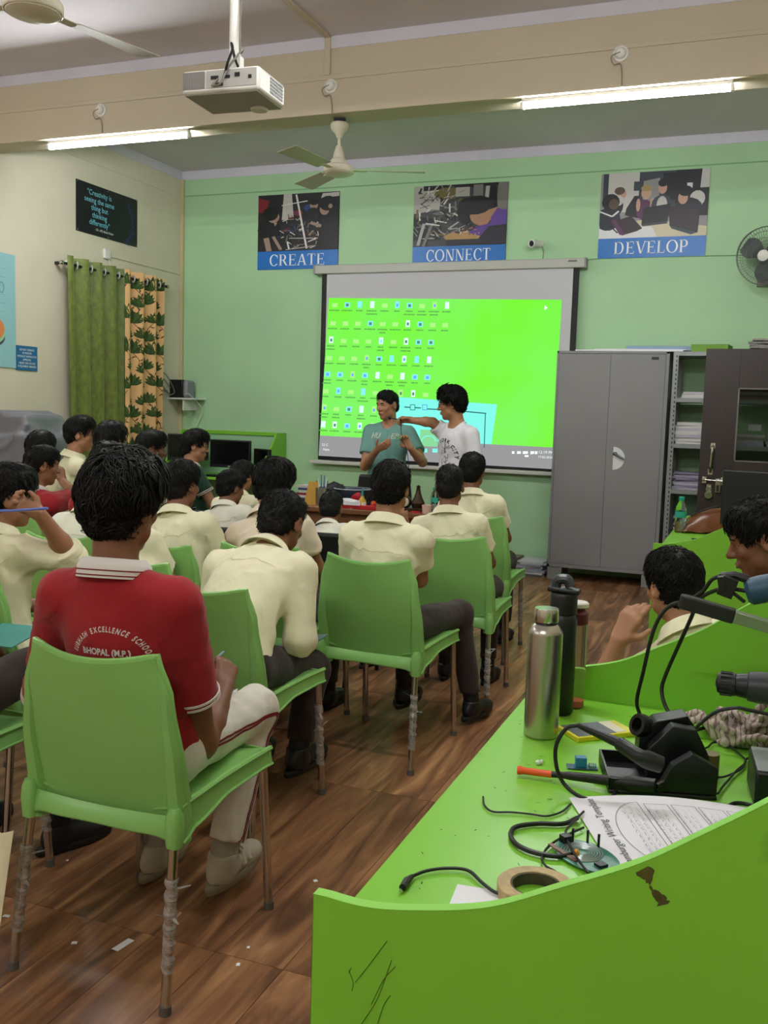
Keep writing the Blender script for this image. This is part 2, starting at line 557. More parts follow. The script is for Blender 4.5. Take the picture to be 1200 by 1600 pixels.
MB().b2(0, .012, .045, WY1 - p0.y - .04, -.012, .012).build('casing', CREAMWALL, t, bevel=.002)
MB().tube(bez([(.02, .02, -.04), (.03, .03, -.1), (.015, .01, -.16)], 5), .003, 6).build('cord', PVC, t)

# ------------------------------------------------------------------ ceiling fans
def ceiling_fan(x, y, top, drop, r, ang, label):
    t = thing('ceiling_fan', label, 'fan', (x, y, top), ang, 'cream ceiling fans')
    MB().b2(-.04, .04, -.02, .02, -.03, 0).build('hook', DARKMETAL, t)
    k = r / .105
    MB().lathe([(0, -.028), (.058, -.03), (.064, -.045), (.056, -.075), (.03, -.1), (.018, -.13), (0, -.13)], n=24).build('canopy', OFFWHITE, t)
    MB().cyl((0, 0, -.1), (0, 0, -drop + .1), .012, n=12).build('rod', OFFWHITE, t)
    MB().lathe([(0, -drop + .15), (.02, -drop + .15), (.036, -drop + .1), (.04, -drop + .07), (.055 * k, -drop + .055), (.062 * k, -drop + .03),
                (.1 * k, -drop + .015), (.105 * k, -drop), (.104 * k, -drop - .018), (.096 * k, -drop - .03), (.095 * k, -drop - .034), (.07 * k, -drop - .046), (.0, -drop - .05)], n=32).build('motor', OFFWHITE, t)
    MB().lathe([(.101 * k, -drop - .024), (.1055 * k, -drop - .026), (.101 * k, -drop - .030)], n=32).build('rim', mat('bright trim', '#e8e2d2', rough=.2), t)
    for i in range(3):
        a = 2 * PI * i / 3
        R = Matrix.Rotation(a, 4, 'Z')
        mb = MB(); mb.T = R
        mb.box((.13 * k, 0, -drop - .012), (.12, .05, .004))
        mb.build('blade_bracket', OFFWHITE, t)
        mb = MB(); mb.T = R
        def fn(u, v):
            x = .17 * k + u * .42
            w = .055 + .02 * u
            return Vector((x, (v - .5) * 2 * w, -drop - .008 + (v - .5) * .025))
        mb.slab(fn, 8, 4, .003)
        mb.build('blade', mat('fan blade enamel', '#b8aea0', rough=.4), t)
    return t
ff = aY(531, 187, BEAM_Y + .12)
ceiling_fan(ff.x, BEAM_Y + .12, BEAM_Z, .33, .105, .35, 'cream ceiling fan hanging under the beam near the screen')
nf = aZ(52, 28, 2.98)
ceiling_fan(nf.x, nf.y, CEIL, CEIL - 2.98 - .05, .118, 1.35, 'cream ceiling fan cut by the top left corner')

# ------------------------------------------------------------------ projector on its pole
pj = aY(366, 146, 3.25)
t = thing('projector', 'white ceiling projector hanging on a white pole with loose cables', 'projector', (pj.x, 3.25, pj.z - .035))
PJT = Matrix.Translation((0, 0, 0)) @ Matrix.Rotation(.06, 4, 'Z')
PJW = mat('projector shell white', '#d5d2cc', rough=.4, var=.02)
PJG = mat('projector grey', '#9c9993', rough=.5, var=.04)
def pjb(): 
    m = MB(); m.T = PJT; return m
prof = [(-.15, .0), (.15, 0), (.15, .075), (-.15, .075)]
m = pjb(); m.slab(lambda u, v: Vector(((u - .5) * .31, (v - .5) * .23, .088)), 1, 1, .085); m.build('body', PJW, t, bevel=.012)
m = pjb(); m.b2(-.145, .145, -.108, .108, .0, .004); m.build('underside', PJG, t, bevel=.002)
m = pjb(); m.b2(-.15, -.06, -.1165, -.1145, .02, .08); [m.b2(-.146 + i * .009, -.143 + i * .009, -.1175, -.116, .022, .078) for i in range(10)]; m.build('vent', mat('vent grey', '#7d7a76', rough=.6), t)
m = pjb(); m.b2(-.055, .145, -.1165, -.1145, .02, .08); m.build('port_panel', mat('port panel grey', '#a5a29c', rough=.5), t)
for (x, z, w, h) in ((-.02, .055, .03, .012), (.03, .055, .022, .01), (.0, .03, .028, .012), (.07, .06, .02, .014), (.12, .05, .012, .012)):
    m = pjb(); m.b2(x - w / 2, x + w / 2, -.1185, -.116, z - h / 2, z + h / 2); m.build('port', BLACKPL, t)
m = pjb(); [m.b2(.1545, .1565, -.02 + i * .013, -.012 + i * .013, .02 + k * .012, .028 + k * .012) for i in range(9) for k in range(5)]; m.build('side_grille', BLACKPL, t)
m = pjb(); m.lathe([(.0, 0), (.03, 0), (.034, -.006), (.03, -.012), (0, -.012)], c=(.07, .07, .0), n=20); m.build('adjuster_foot', PJW, t)
m = pjb(); m.lathe([(.0, .02), (.034, .02), (.036, 0), (0, 0)], c=(-.06, .115, .045), axis=(0, 1, 0), n=20); m.build('lens_ring', BLACKPL, t)
m = pjb(); m.b2(-.05, .05, -.05, .05, .088, .1); m.cyl((0, 0, .1), (0, 0, .15), .03, n=16); m.box((.03, -.02, .13), (.02, .03, .05)); m.build('mount', PJW, t)
MB().cyl((0, 0, .13), (0, 0, .62), .021, n=14).cyl((0, 0, .6), (0, 0, CEIL - pj.z + .035), .027, n=14).build('pole', PVC, t)
MB().cyl((0, 0, .595), (0, 0, .615), .029, n=14).build('clamp_band', BLACKPL, t)
MB().tube(bez([(.03, -.12, .06), (.06, -.15, .09), (.055, -.11, .15), (.02, -.06, .19), (.03, -.05, .14), (.06, -.08, .1)], 6), .005, 6).build('cable', BLACKPL, t)
MB().tube(bez([(0.0, -.115, .05), (-.01, -.14, .02), (.03, -.15, .02), (.05, -.13, .08), (.09, -.1, .15), (.05, -.05, .17), (.03, -.01, .4), (.035, 0, .9), (.03, 0, 1.2)], 6), .004, 6).build('cable', mat('grey cable', '#6f6a60', rough=.6), t)

# ------------------------------------------------------------------ projection screen and projected desktop
SY = WY1 - .075
def sp(px, py, dy=0.0):
    p = aY(px, py, SY - dy)
    return p
tl, br = sp(507, 432), sp(861, 722)
x0, x1 = sp(509, 500).x, sp(903, 480).x
xl, xr = sp(497, 700).x, sp(903, 430).x + .012
z1, z0 = sp(700, 422).z, sp(500, 718).z
t = thing('projection_screen', 'white pull-down projection screen with black borders on the green wall', 'screen', ((xl + xr) / 2, SY, z0))
ox, oz = (xl + xr) / 2, z0
def q(mb, pts, y, mi=0):
    mb.add([(p.x - ox, y, p.z - oz) for p in pts], [tuple(range(len(pts)))], mi)
W2 = (xr - xl) / 2
MB().b2(-W2, W2, .002, .006, .0, z1 - oz).build('border', mat('screen black border', '#0c0c0e', rough=.6), t)
MB().b2(-W2 + .055, W2 - .055, -.001, .0015, .055, z1 - oz).build('fabric', mat('screen fabric', '#c9c7cc', rough=.8), t)
MB().b2(-W2 - .08, W2 + .06, -.035, .06, z1 - oz - .01, z1 - oz + .075).build('housing', mat('housing enamel', '#b9b8b0', rough=.45, var=.03), t, bevel=.008)
MB().b2(-W2 - .082, -W2 - .06, -.036, .061, z1 - oz - .012, z1 - oz + .077).b2(W2 + .045, W2 + .063, -.036, .061, z1 - oz - .012, z1 - oz + .077).build('housing_cap', mat('cap grey', '#8e8d88', rough=.5), t)
MB().b2(W2 - .1, W2 - .02, -.0365, -.035, z1 - oz + .04, z1 - oz + .055).build('badge', mat('badge grey', '#6d6c6a', rough=.5), t)
MB().b2(-W2 - .09, W2 + .03, -.012, .022, -.045, -.005).build('bottom_bar', mat('bar white', '#cfcdc6', rough=.4), t, bevel=.01)
# projected picture
def pm_(nm, h, k=1.0): 
    return emat(nm, lin(h), SCREEN_GLOW * k)
def wallpaper():
    m = bpy.data.materials.new('projected green wallpaper')
    m.use_nodes = True
    nt = m.node_tree
    nt.nodes.remove(nt.nodes['Principled BSDF'])
    e = nt.nodes.new('ShaderNodeEmission')
    tc = nt.nodes.new('ShaderNodeTexCoord')
    n = nt.nodes.new('ShaderNodeTexNoise'); n.inputs['Scale'].default_value = .8; n.inputs['Detail'].default_value = 3
    nt.links.new(tc.outputs['Object'], n.inputs['Vector'])
    cr = nt.nodes.new('ShaderNodeValToRGB')
    cr.color_ramp.elements[0].color = (*lin('#86fb6c'), 1); cr.color_ramp.elements[0].position = .35
    cr.color_ramp.elements[1].color = (*lin('#7dff35'), 1); cr.color_ramp.elements[1].position = .62
    nt.links.new(n.outputs['Fac'], cr.inputs[0])
    nt.links.new(cr.outputs[0], e.inputs[0])
    e.inputs[1].default_value = SCREEN_GLOW
    nt.links.new(e.outputs[0], nt.nodes['Material Output'].inputs[0])
    return m
# picture corners (keystoned as thrown by the projector)
PC = [(514, 465.5), (878, 468.5), (862.5, 733), (498, 712)]
def pic(u, v):
    """u to the right, v down -> pixel inside the keystoned picture"""
    a = Vector(PC[0]).lerp(Vector(PC[1]), u); b = Vector(PC[3]).lerp(Vector(PC[2]), u)
    return a.lerp(b, v)
def pq(mb, u0, v0, u1, v1, y, mi=0):
    q(mb, [sp(*pic(u, v)) for u, v in ((u0, v1), (u1, v1), (u1, v0), (u0, v0))], y, mi)
m = MB(); pq(m, 0, 0, 1, .872, -.003); pi_ = m.build('projected_picture', wallpaper(), t, smooth=0)
m = MB(); pq(m, 0, .872, 1, 1, -.0035); m.build('task_bar', pm_('projected grey', '#b4b4b6', .75), pi_, smooth=0)
MI = [pm_('icon white', '#dcfff2', 1.1), pm_('icon cyan', '#8ff8ff'), pm_('icon blue', '#6fb4ff'), pm_('icon pale green', '#b6ff8c'), pm_('icon dark', '#5d8f74'), pm_('icon caption', '#5f9f58', .95)]
ir = random.Random(5)
rows = [(0.045, 10), (.16, 10), (.27, 9), (.38, 9), (.485, 9), (.59, 9), (.70, 7), (.805, 6)]
for r_, (v, n) in enumerate(rows):
    for c_ in range(n):
        u = .028 + c_ * .0535 + (-.012 * r_ * .25)
        if u < .012: u = .012
        ic = MB()
        k = ir.random()
        dk = ir.choice([0, 0, 0, 1, 1, 3, 2])
        if k < .55:
            pq(ic, u - .009, v - .026, u + .009, v + .016, -.0045, dk if dk != 2 else 0)
            if ir.random() < .6: pq(ic, u - .004, v - .012, u + .005, v + .006, -.0052, ir.choice([2, 4, 1]))
        elif k < .8:
            pq(ic, u - .012, v - .012, u + .012, v + .014, -.0045, 3)
        else:
            pq(ic, u - .012, v - .018, u + .012, v + .014, -.0045, 1)
            pq(ic, u - .006, v - .01, u + .006, v + .008, -.0052, ir.choice([2, 4]))
        for ln in range(ir.choice([1, 1, 2])):
            w = .012 + ir.random() * .012
            x = u - w
            while x < u + w - .002:
                d = .002 + ir.random() * .004
                pq(ic, x, v + .03 + ln * .02, min(x + d, u + w), v + .038 + ln * .02, -.0045, 5)
                x += d + .0015
        ic.build('desktop_icon', MI, pi_, smooth=0, recalc=False)
# schematic window
m = MB(); MS = [pm_('projected cyan', '#86fff0', 1.02), pm_('schematic line', '#3f7f86', .8), pm_('schematic blue', '#5fa0e8'), pm_('schematic green', '#8fe0a0'), pm_('white text', '#f4fffa', 1.1)]
def wq(u0, v0, u1, v1, y, mi): pq(m, u0, v0, u1, v1, y, mi)
qpts = [pic(.26, .872), pic(.735, .872), (777, 632), (628, 620)]
q(m, [sp(*p) for p in (qpts[0], qpts[1], qpts[2], (618, 620))], -.0055, 0)
for (a, b) in (((632, 636), (642, 636.5)), ((649, 637), (658, 637.5)), ((668, 639), (690, 640)), ((728, 643), (760, 646))):
    q(m, [sp(a[0], a[1] + .9), sp(b[0], b[1] + .9), sp(b[0], b[1] - .9), sp(a[0], a[1] - .9)], -.0062, 1)
q(m, [sp(756, 700), sp(757.5, 700), sp(759.5, 645), sp(758, 645)], -.0062, 1)
for (x, mi) in ((645, 1), (664, 2)):
    for (a, b, c, d) in ((x - 4, 632, x + 4, 633), (x - 4, 640, x + 4, 641), (x - 4, 632, x - 3, 641), (x + 3, 632, x + 4, 641)):
        q(m, [sp(a, d), sp(c, d), sp(c, b), sp(a, b)], -.0062, mi)
q(m, [sp(656, 697), sp(684, 698), sp(685, 672), sp(657, 671)], -.0058, 3)
for i in range(12):
    a0, a1 = PI * i / 12, PI * (i + 1) / 12
    pp = [(670 + r * math.cos(a), 690 - r * .8 * math.sin(a)) for r, a in ((12, a0), (12, a1), (10.4, a1), (10.4, a0))]
    q(m, [sp(*p) for p in pp], -.0063, 0)
for (a, b) in ((660, 668), (676, 684)):
    q(m, [sp(a, 707), sp(b, 707), sp(b, 701), sp(a, 701)], -.0063, 0)
m.build('schematic_window', MS, pi_, smooth=0, recalc=False)
m = MB()
for x, w in ((800, 4), (808, 6), (817, 8), (829, 6), (836, 4)):
    q(m, [sp(x, 709 + (x - 800) * .03), sp(x + w, 709), sp(x + w, 705), sp(x, 705)], -.0045, 0)
q(m, [sp(820, 714), sp(826, 714), sp(826, 711), sp(820, 711)], -.0045, 0)
letter(m, '12:19 PM', frame((sp(853, 708).x - ox, -.0045, sp(853, 709).z - oz), (1, 0, 0), (0, 0, 1)), .038, 0)
letter(m, '17-05-2024', frame((sp(852, 714).x - ox, -.0045, sp(852, 716).z - oz), (1, 0, 0), (0, 0, 1)), .03, 0)
letter(m, '33 C', frame((sp(508, 696).x - ox, -.0045, sp(508, 697).z - oz), (1, 0, 0), (0, 0, 1)), .036, 0)
letter(m, 'Haze', frame((sp(510, 702).x - ox, -.0045, sp(510, 704).z - oz), (1, 0, 0), (0, 0, 1)), .036, 0)
m.build('task_bar_text', [MS[4]], pi_, smooth=0, recalc=False)
# mouse pointer
m = MB(); q(m, [sp(851, 485), sp(856, 481), sp(851, 477)], -.0045, 0); m.build('mouse_pointer', MS[4], pi_, smooth=0)
# ------------------------------------------------------------------ serif capitals for the three posters
def serif(ch):
    """polygons (unit height) and advance width of a high-contrast serif capital"""
    P = []
    T, H, S = .15, .055, .05
    def bx(x0, y0, x1, y1): P.append([(x0, y0), (x1, y0), (x1, y1), (x0, y1)])
    def arc(cx, cy, rx, ry, a0, a1, tx=T, ty=H, n=14):
        for i in range(n):
            a, b = math.radians(a0 + (a1 - a0) * i / n), math.radians(a0 + (a1 - a0) * (i + 1) / n)
            P.append([(cx + rx * math.cos(a), cy + ry * math.sin(a)), (cx + rx * math.cos(b), cy + ry * math.sin(b)),
                      (cx + (rx - tx) * math.cos(b), cy + (ry - ty) * math.sin(b)), (cx + (rx - tx) * math.cos(a), cy + (ry - ty) * math.sin(a))])
    def diag(x0, y0, x1, y1, w): P.append([(x0 - w / 2, y0), (x0 + w / 2, y0), (x1 + w / 2, y1), (x1 - w / 2, y1)])
    def stem(x=.1): bx(x, 0, x + T, 1); bx(x - .07, 0, x + T + .07, S); bx(x - .07, 1 - S, x + T + .07, 1)
    if ch == 'C': arc(.46, .5, .42, .52, 42, 318); bx(.74, .66, .79, .95); bx(.75, .12, .79, .2); return P, .9
    if ch == 'O': arc(.5, .5, .47, .52, 0, 360, n=28); return P, 1.05
    if ch == 'R': stem(); bx(.25, 1 - H, .42, 1); bx(.25, .47, .42, .47 + H); arc(.42, .735, .26, .265, -90, 90); diag(.44, .49, .74, 0, .17); bx(.66, 0, .86, S); return P, .9
    if ch == 'P': stem(); bx(.25, 1 - H, .42, 1); bx(.25, .43, .42, .43 + H); arc(.42, .715, .28, .285, -90, 90); return P, .8
    if ch == 'D': stem(); bx(.25, 1 - H, .45, 1); bx(.25, 0, .45, H); arc(.42, .5, .42, .5, -90, 90, n=20); return P, 1.0
    if ch == 'E': stem(); bx(.25, 1 - H, .66, 1); bx(.25, .48, .55, .48 + H); bx(.25, 0, .7, H); bx(.62, .78, .66, 1); bx(.66, 0, .7, .23); bx(.51, .4, .55, .62); return P, .82
    if ch == 'L': stem(); bx(.25, 0, .66, H); bx(.62, 0, .66, .25); return P, .76
    if ch == 'T': bx(.32, 0, .32 + T, 1); bx(.24, 0, .55, S); bx(.03, 1 - H, .76, 1); bx(.03, .76, .07, 1); bx(.72, .76, .76, 1); return P, .85
    if ch == 'A': diag(.1, 0, .42, 1, .06); diag(.74, 0, .44, 1, .16); bx(.22, .3, .62, .3 + H); bx(0, 0, .22, S); bx(.6, 0, .9, S); return P, .92
    if ch == 'V': diag(.45, 0, .14, 1, .16); diag(.47, 0, .78, 1, .06); bx(0, 1 - S, .28, 1); bx(.68, 1 - S, .9, 1); return P, .92
    if ch == 'N': bx(.14, 0, .2, 1); bx(.76, 0, .82, 1); diag(.74, 0, .2, 1, .16); bx(.04, 0, .3, S); bx(.04, 1 - S, .3, 1); bx(.68, 1 - S, .92, 1); return P, 1.0
    return P, .5
def serif_word(mb, word, M, h, width):
    tot = sum(serif(c)[1] for c in word)
    sx = width / tot
    x = -width / 2
    for c in word:
        P, w = serif(c)
        for p in P:
            mb.add([M @ Vector((x + a * sx, b * h, 0)) for a, b in p], [tuple(range(len(p)))])
        x += w * sx

BLUEBAND = mat('poster blue', '#1a6fc2', rough=.4)
WHITEINK = mat('poster white', '#eef0f4', rough=.5)
def ellp(cx, cy, rx, ry, n=14, rot=0.0):
    c, s = math.cos(rot), math.sin(rot)
    return [(cx + rx * math.cos(2 * PI * i / n) * c - ry * math.sin(2 * PI * i / n) * s, cy + rx * math.cos(2 * PI * i / n) * s + ry * math.sin(2 * PI * i / n) * c) for i in range(n)]
def line(x0, y0, x1, y1, w):
    dx, dy = x1 - x0, y1 - y0
    l = math.hypot(dx, dy) or 1
    nx_, ny_ = -dy / l * w / 2, dx / l * w / 2
    return [(x0 + nx_, y0 + ny_), (x0 - nx_, y0 - ny_), (x1 - nx_, y1 - ny_), (x1 + nx_, y1 + ny_)]

def poster(tlpx, brpx, word, band, shapes, palette, label):
    a, b = aY(*tlpx, WY1 - .012), aY(*brpx, WY1 - .012)
    w, h = b.x - a.x, a.z - b.z
    t = thing('poster', label, 'poster', ((a.x + b.x) / 2, WY1 - .006, b.z), 0, 'word posters on the green wall')
    MB().b2(-w / 2, w / 2, -.005, .006, 0, h).build('panel', mat('poster backing', '#15161a', rough=.45), t, smooth=0)
    MB().b2(-w / 2, w / 2, -.0058, -.005, 0, band * h).build('caption_band', BLUEBAND, t, smooth=0)
    m = MB()
    serif_word(m, word, frame((0, -.0066, band * h * .2), (1, 0, 0), (0, 0, 1)), band * h * .62, w * .7)
    m.build('lettering', WHITEINK, t, smooth=0, recalc=False)
    m = MB()
    for k, (poly, ci) in enumerate(shapes):
        poly = [(min(max(x, 0), 1), min(max(y, 0), 1)) for x, y in poly]
        m.add([(-w / 2 + x * w, -.0056 - .00008 * k, band * h + y * h * (1 - band)) for x, y in poly], [tuple(range(len(poly)))], ci)
    m.build('picture', [mat('print ' + c, c, rough=.45) for c in palette], t, smooth=0, recalc=False)
    return t
pr = random.Random(11)
# picture one: two young people in black bending over a metal machine
pal = ['#1b1a1e', '#0c0c0f', '#b9b3ac', '#9c8272', '#6d6560', '#7a1d24', '#2c3f7d', '#d9d4cf']
sh = [([(0, 0), (1, 0), (1, 1), (0, 1)], 0), ([(.3, .55), (.45, .55), (.42, 1), (.32, 1)], 2), ([(0, .7), (.1, .68), (.14, .9), (0, .95)], 5), (ellp(.62, .74, .05, .06), 6), (ellp(.5, .66, .06, .05), 5), ([(.78, .9), (1, .92), (1, .99), (.8, .98)], 2)]
for i in range(90):
    x, y = pr.uniform(.26, .82), pr.uniform(.03, .62)
    a = pr.choice([0.1, 1.45, 1.7, .5, 2.4]); l = pr.uniform(.03, .12)
    sh.append((line(x, y, x + l * math.cos(a), y + l * math.sin(a), pr.uniform(.006, .018)), pr.choice([2, 4, 4, 7, 0, 1, 5, 6])))
sh += [(line(.48, .98, .62, .03, .022), 7), (line(.3, .8, .62, .86, .016), 7), (line(.38, .15, .4, .03, .02), 7), (line(.4, .22, .8, .2, .014), 2), (line(.36, .02, .8, .08, .012), 2),
       (ellp(.7, .78, .05, .08), 3), (ellp(.7, .83, .055, .05), 1), (ellp(.69, .6, .09, .14), 0),
       (ellp(.14, .38, .14, .2), 1), (ellp(.2, .6, .075, .1), 3), (ellp(.16, .66, .1, .12), 1), (line(.11, .24, .15, 0, .07), 3), (line(.2, .26, .3, .02, .04), 3), ([(.2, .52), (.25, .5), (.22, .44)], 3),
       (ellp(.92, .35, .16, .42), 1), (ellp(.83, .7, .06, .1), 3), (ellp(.87, .8, .11, .13), 1), (ellp(.9, .75, .025, .04), 3), (line(.85, .38, .66, .48, .05), 3), (line(.7, .34, .64, .26, .02), 3), ([(.72, 0), (1, 0), (1, .5), (.8, .45)], 1)]
poster((404, 306), (527.5, 418.5), 'CREATE', .245, sh, pal, 'poster reading CREATE with two people in black at a machine')
# picture two
pal = ['#3a3a3e', '#121216', '#a9a59f', '#a4785a', '#74706c', '#5b3c8c', '#b08a54', '#6d6233', '#d2cec8', '#c9836a', '#26222e']
sh = [([(0, 0), (1, 0), (1, 1), (0, 1)], 0), ([(0, .55), (.28, .6), (.3, 1), (0, 1)], 2), ([(.1, .92), (1, .96), (1, 1), (0.1, 1)], 1), (ellp(.36, .86, .14, .1), 7), ([(.45, .8), (.6, .8), (.6, .95), (.45, .95)], 2), ([(.64, .75), (.74, .75), (.74, .98), (.64, .98)], 4), ([(.76, .7), (.8, .7), (.81, .95), (.77, .95)], 2), ([(.88, .5), (1, .5), (1, 1), (.9, 1)], 4), ([(.6, .6), (.9, .6), (.88, .95), (.82, .95), (.8, .7), (.62, .72)], 1), ([(0, .1), (.3, .1), (.32, .45), (0, .5)], 1)]
for i in range(110):
    x, y = pr.uniform(.02, .5), pr.uniform(.12, .95)
    a = pr.uniform(0, PI); l = pr.uniform(.04, .16)
    sh.append((line(x, y, x + l * math.cos(a), y + l * math.sin(a), pr.uniform(.006, .022)), pr.choice([2, 4, 8, 1, 0, 7, 4, 2])))
sh += [(line(.06, .02, .12, .38, .035), 2), (line(.12, 0, .2, .34, .035), 4), (ellp(.54, .14, .2, .08), 6), ([(.36, .1), (.72, .1), (.7, .02), (.38, .0)], 10), (ellp(.55, .17, .18, .06), 6),
       (ellp(.68, .6, .2, .2), 1), (ellp(.56, .54, .08, .2), 1), (ellp(.72, .44, .1, .14, rot=.4), 3), ([(.78, .55), (.9, .6), (.86, .4), (.74, .36)], 3), (ellp(.7, .57, .035, .05), 3), (ellp(.66, .64, .18, .15), 1),
       ([(.68, .3), (.84, .34), (.84, .1), (.6, .2)], 5), ([(.84, .45), (.9, .58), (1, .55), (1, .3), (.82, .28)], 5), ([(.82, .3), (1, .32), (1, 0), (.7, .0), (.72, .12)], 10)]
for i in range(26):
    x, y = pr.uniform(.46, .72), pr.uniform(.16, .32)
    sh.append((line(x, y, x + pr.uniform(-.05, .05), y + pr.uniform(-.04, .04), .012), pr.choice([9, 1, 8, 9, 10])))
poster((648, 292), (789, 411), 'CONNECT', .235, sh, pal, 'poster reading CONNECT with a boy in purple over a wire model')
# picture three
pal = ['#8f8c8d', '#1d1b22', '#c5c1bd', '#c49a85', '#5d4a40', '#232633', '#cfc3a6', '#5a2f52', '#3a3f4a', '#e0dde0', '#34222c', '#a48f5a']
sh = [([(0, 0), (1, 0), (1, 1), (0, 1)], 0), ([(.02, .5), (.07, .5), (.07, 1), (.02, 1)], 8), ([(.07, .4), (.36, .4), (.36, 1), (.07, 1)], 2), ([(.31, .72), (.36, .72), (.36, .86), (.31, .86)], 8), ([(.36, .3), (.7, .3), (.7, 1), (.36, 1)], 8), ([(.4, .5), (.55, .5), (.55, .9), (.4, .86)], 0), ([(.58, .55), (.7, .55), (.7, .97), (.58, .97)], 1), ([(.7, .3), (1, .3), (1, 1), (.7, 1)], 1), ([(.92, .72), (1, .72), (1, 1), (.93, 1)], 2), ([(.8, .72), (.85, .72), (.85, .8), (.8, .8)], 9),
      ([(0, 0), (1, 0), (1, .14), (.7, .22), (.4, .27), (.0, .18)], 6), ([(0, 0), (.55, 0), (.5, .16), (.0, .2)], 9),
      (ellp(.16, .5, .06, .14), 1), (ellp(.2, .68, .045, .08), 3), (ellp(.18, .73, .05, .06), 4), (ellp(.17, .58, .05, .08), 2),
      (ellp(.08, .3, .12, .18), 5), (ellp(.1, .56, .085, .13), 1), (ellp(.13, .53, .05, .08), 4), (line(.0, .42, .12, .34, .02), 9), (line(.12, .34, .18, .42, .02), 9),
      ([(.25, .45), (.32, .64), (.37, .64), (.36, .3), (.24, .35)], 1), (ellp(.42, .42, .08, .16), 7), (ellp(.43, .68, .047, .1), 3), (ellp(.43, .75, .05, .05), 11), (ellp(.36, .5, .02, .1), 3), (ellp(.49, .5, .02, .1), 3),
      (ellp(.58, .48, .1, .16), 8), (ellp(.58, .48, .05, .14), 2), (ellp(.58, .74, .04, .09), 3), (ellp(.58, .82, .045, .06), 1),
      (ellp(.9, .56, .07, .12), 2), (ellp(.82, .42, .13, .16), 5), (ellp(.77, .58, .045, .1), 3), (ellp(.79, .68, .065, .08), 1),
      ([(.4, .2), (.41, .45), (.66, .5), (.64, .24)], 1), ([(.4, .2), (.64, .24), (.64, .2), (.41, .17)], 8), ([(.66, .17), (.65, .46), (.93, .4), (.92, .05)], 1), ([(.665, .19), (.66, .45), (.92, .39), (.91, .08)], 10), ([(.66, .17), (.92, .05), (.86, .02), (.68, .12)], 8),
      ([(.12, .25), (.3, .34), (.41, .14), (.36, .1), (.22, .04)], 10), ([(.11, .28), (.15, .3), (.25, .06), (.2, .05)], 7), (line(.1, .2, .18, .08, .015), 1)]
poster((940.5, 272.5), (1101.5, 399.5), 'DEVELOP', .235, sh, pal, 'poster reading DEVELOP with five people around laptops')

# ------------------------------------------------------------------ quote poster, blue notice and pale blue chart on the cream wall
def wall_panel(name, label, y0, y1, z0, z1, matr, th=.008):
    t = thing(name, label, 'poster', (WX0 + .001, (y0 + y1) / 2, z0))
    MB().b2(0, th, -(y1 - y0) / 2, (y1 - y0) / 2, 0, z1 - z0).build('panel', matr, t, smooth=0)
    return t
YW, ZW = (0, 1, 0), (0, 0, 1)
t = wall_panel('quote_poster', 'black poster with a blue quotation about creativity on the cream wall', 7.254, 8.164, 2.997, 3.449, mat('poster black', '#15161c', rough=.35))
m = MB()
for i, s in enumerate(['"Creativity is', 'seeing the same', 'thing but', 'thinking', 'differently"']):
    letter(m, s, frame((.0096, -.13, .355 - i * .066), YW, ZW), .068, bold=.006)
m.build('lettering', mat('quote blue', '#7cc4d8', rough=.5), t, smooth=0, recalc=False)
m = MB(); letter(m, '- Dr. APJ Abdul Kalam', frame((.0096, -.06, .045), YW, ZW), .03, bold=.008)
m.build('lettering', WHITEINK, t, smooth=0, recalc=False)
m = MB()
for i in range(130):
    a = pr.uniform(-1.25, 1.1); r_ = .16 + abs(pr.gauss(0, .03))
    m.add([Vector((.0094, .22 + (r_ - .0) * math.cos(a) * .9 + u, .2 + r_ * math.sin(a) * 1.05 + v)) for u, v in line(0, 0, pr.uniform(-.02, .02), pr.uniform(-.02, .02), .004)], [(0, 1, 2, 3)])
m.build('swirl', mat('poster swirl blue', '#2c4a8a', rough=.4), t, smooth=0, recalc=False)
m = MB(); [m.lathe([(0, .004), (.006, .003), (.007, 0)], c=(.008, y, z), axis=(1, 0, 0), n=8) for y in (-.44, 0, .44) for z in (.012, .44)]
m.build('pins', CHROME, t)
t = wall_panel('safety_notice', 'small blue notice with white capitals beside the pale blue chart', 6.48, 6.735, 1.708, 1.915, mat('notice blue', '#1f5f93', rough=.4))
m = MB()
for i, s in enumerate(['DO NOT OPERATE', '3D PRINTER', 'WITHOUT INSTRUCTOR', 'APPROVAL', 'INJURY CAN OCCUR', 'IF EQUIPMENT MISUSED']):
    letter(m, s, frame((.0092, 0, .166 - i * .028), YW, ZW), .024, bold=.006, font_x=.86)
m.build('lettering', WHITEINK, t, smooth=0, recalc=False)
t = wall_panel('chart_poster', 'pale blue chart poster cut by the left edge', 5.55, 6.477, 1.722, 2.65, mat('chart pale blue', '#93c2c8', rough=.4, var=.03))
m = MB()
MCH = [mat('chart orange', '#d9844a', rough=.4), mat('chart green', '#8fc79a', rough=.4), mat('chart plum', '#4a3450', rough=.4), mat('chart grey', '#6f9aa4', rough=.5)]
def disc(y, z, ry, rz, x, mi, lo=0, hi=2 * PI, n=24):
    m.add([Vector((x, y, z))] + [Vector((x, y + ry * math.cos(lo + (hi - lo) * i / n), z + rz * math.sin(lo + (hi - lo) * i / n))) for i in range(n + 1)], [(0, i + 1, i + 2) for i in range(n)], mi)
disc(.17, .245, .17, .09, .0088, 2); disc(.17, .27, .17, .09, .0092, 1); disc(.17, .31, .165, .105, .0096, 0)
letter(m, 'SKILLS', frame((.0088, .22, .80), YW, ZW), .05, 3)
letter(m, '20', frame((.0088, .27, .60), YW, ZW), .14, 3)
for i in range(6):
    m.add([Vector((.0088, -.3, .45 + i * .07)), Vector((.0088, .35, .45 + i * .07)), Vector((.0088, .35, .453 + i * .07)), Vector((.0088, -.3, .453 + i * .07))], [(0, 1, 2, 3)], 3)
m.build('chart', MCH, t, smooth=0, recalc=False)

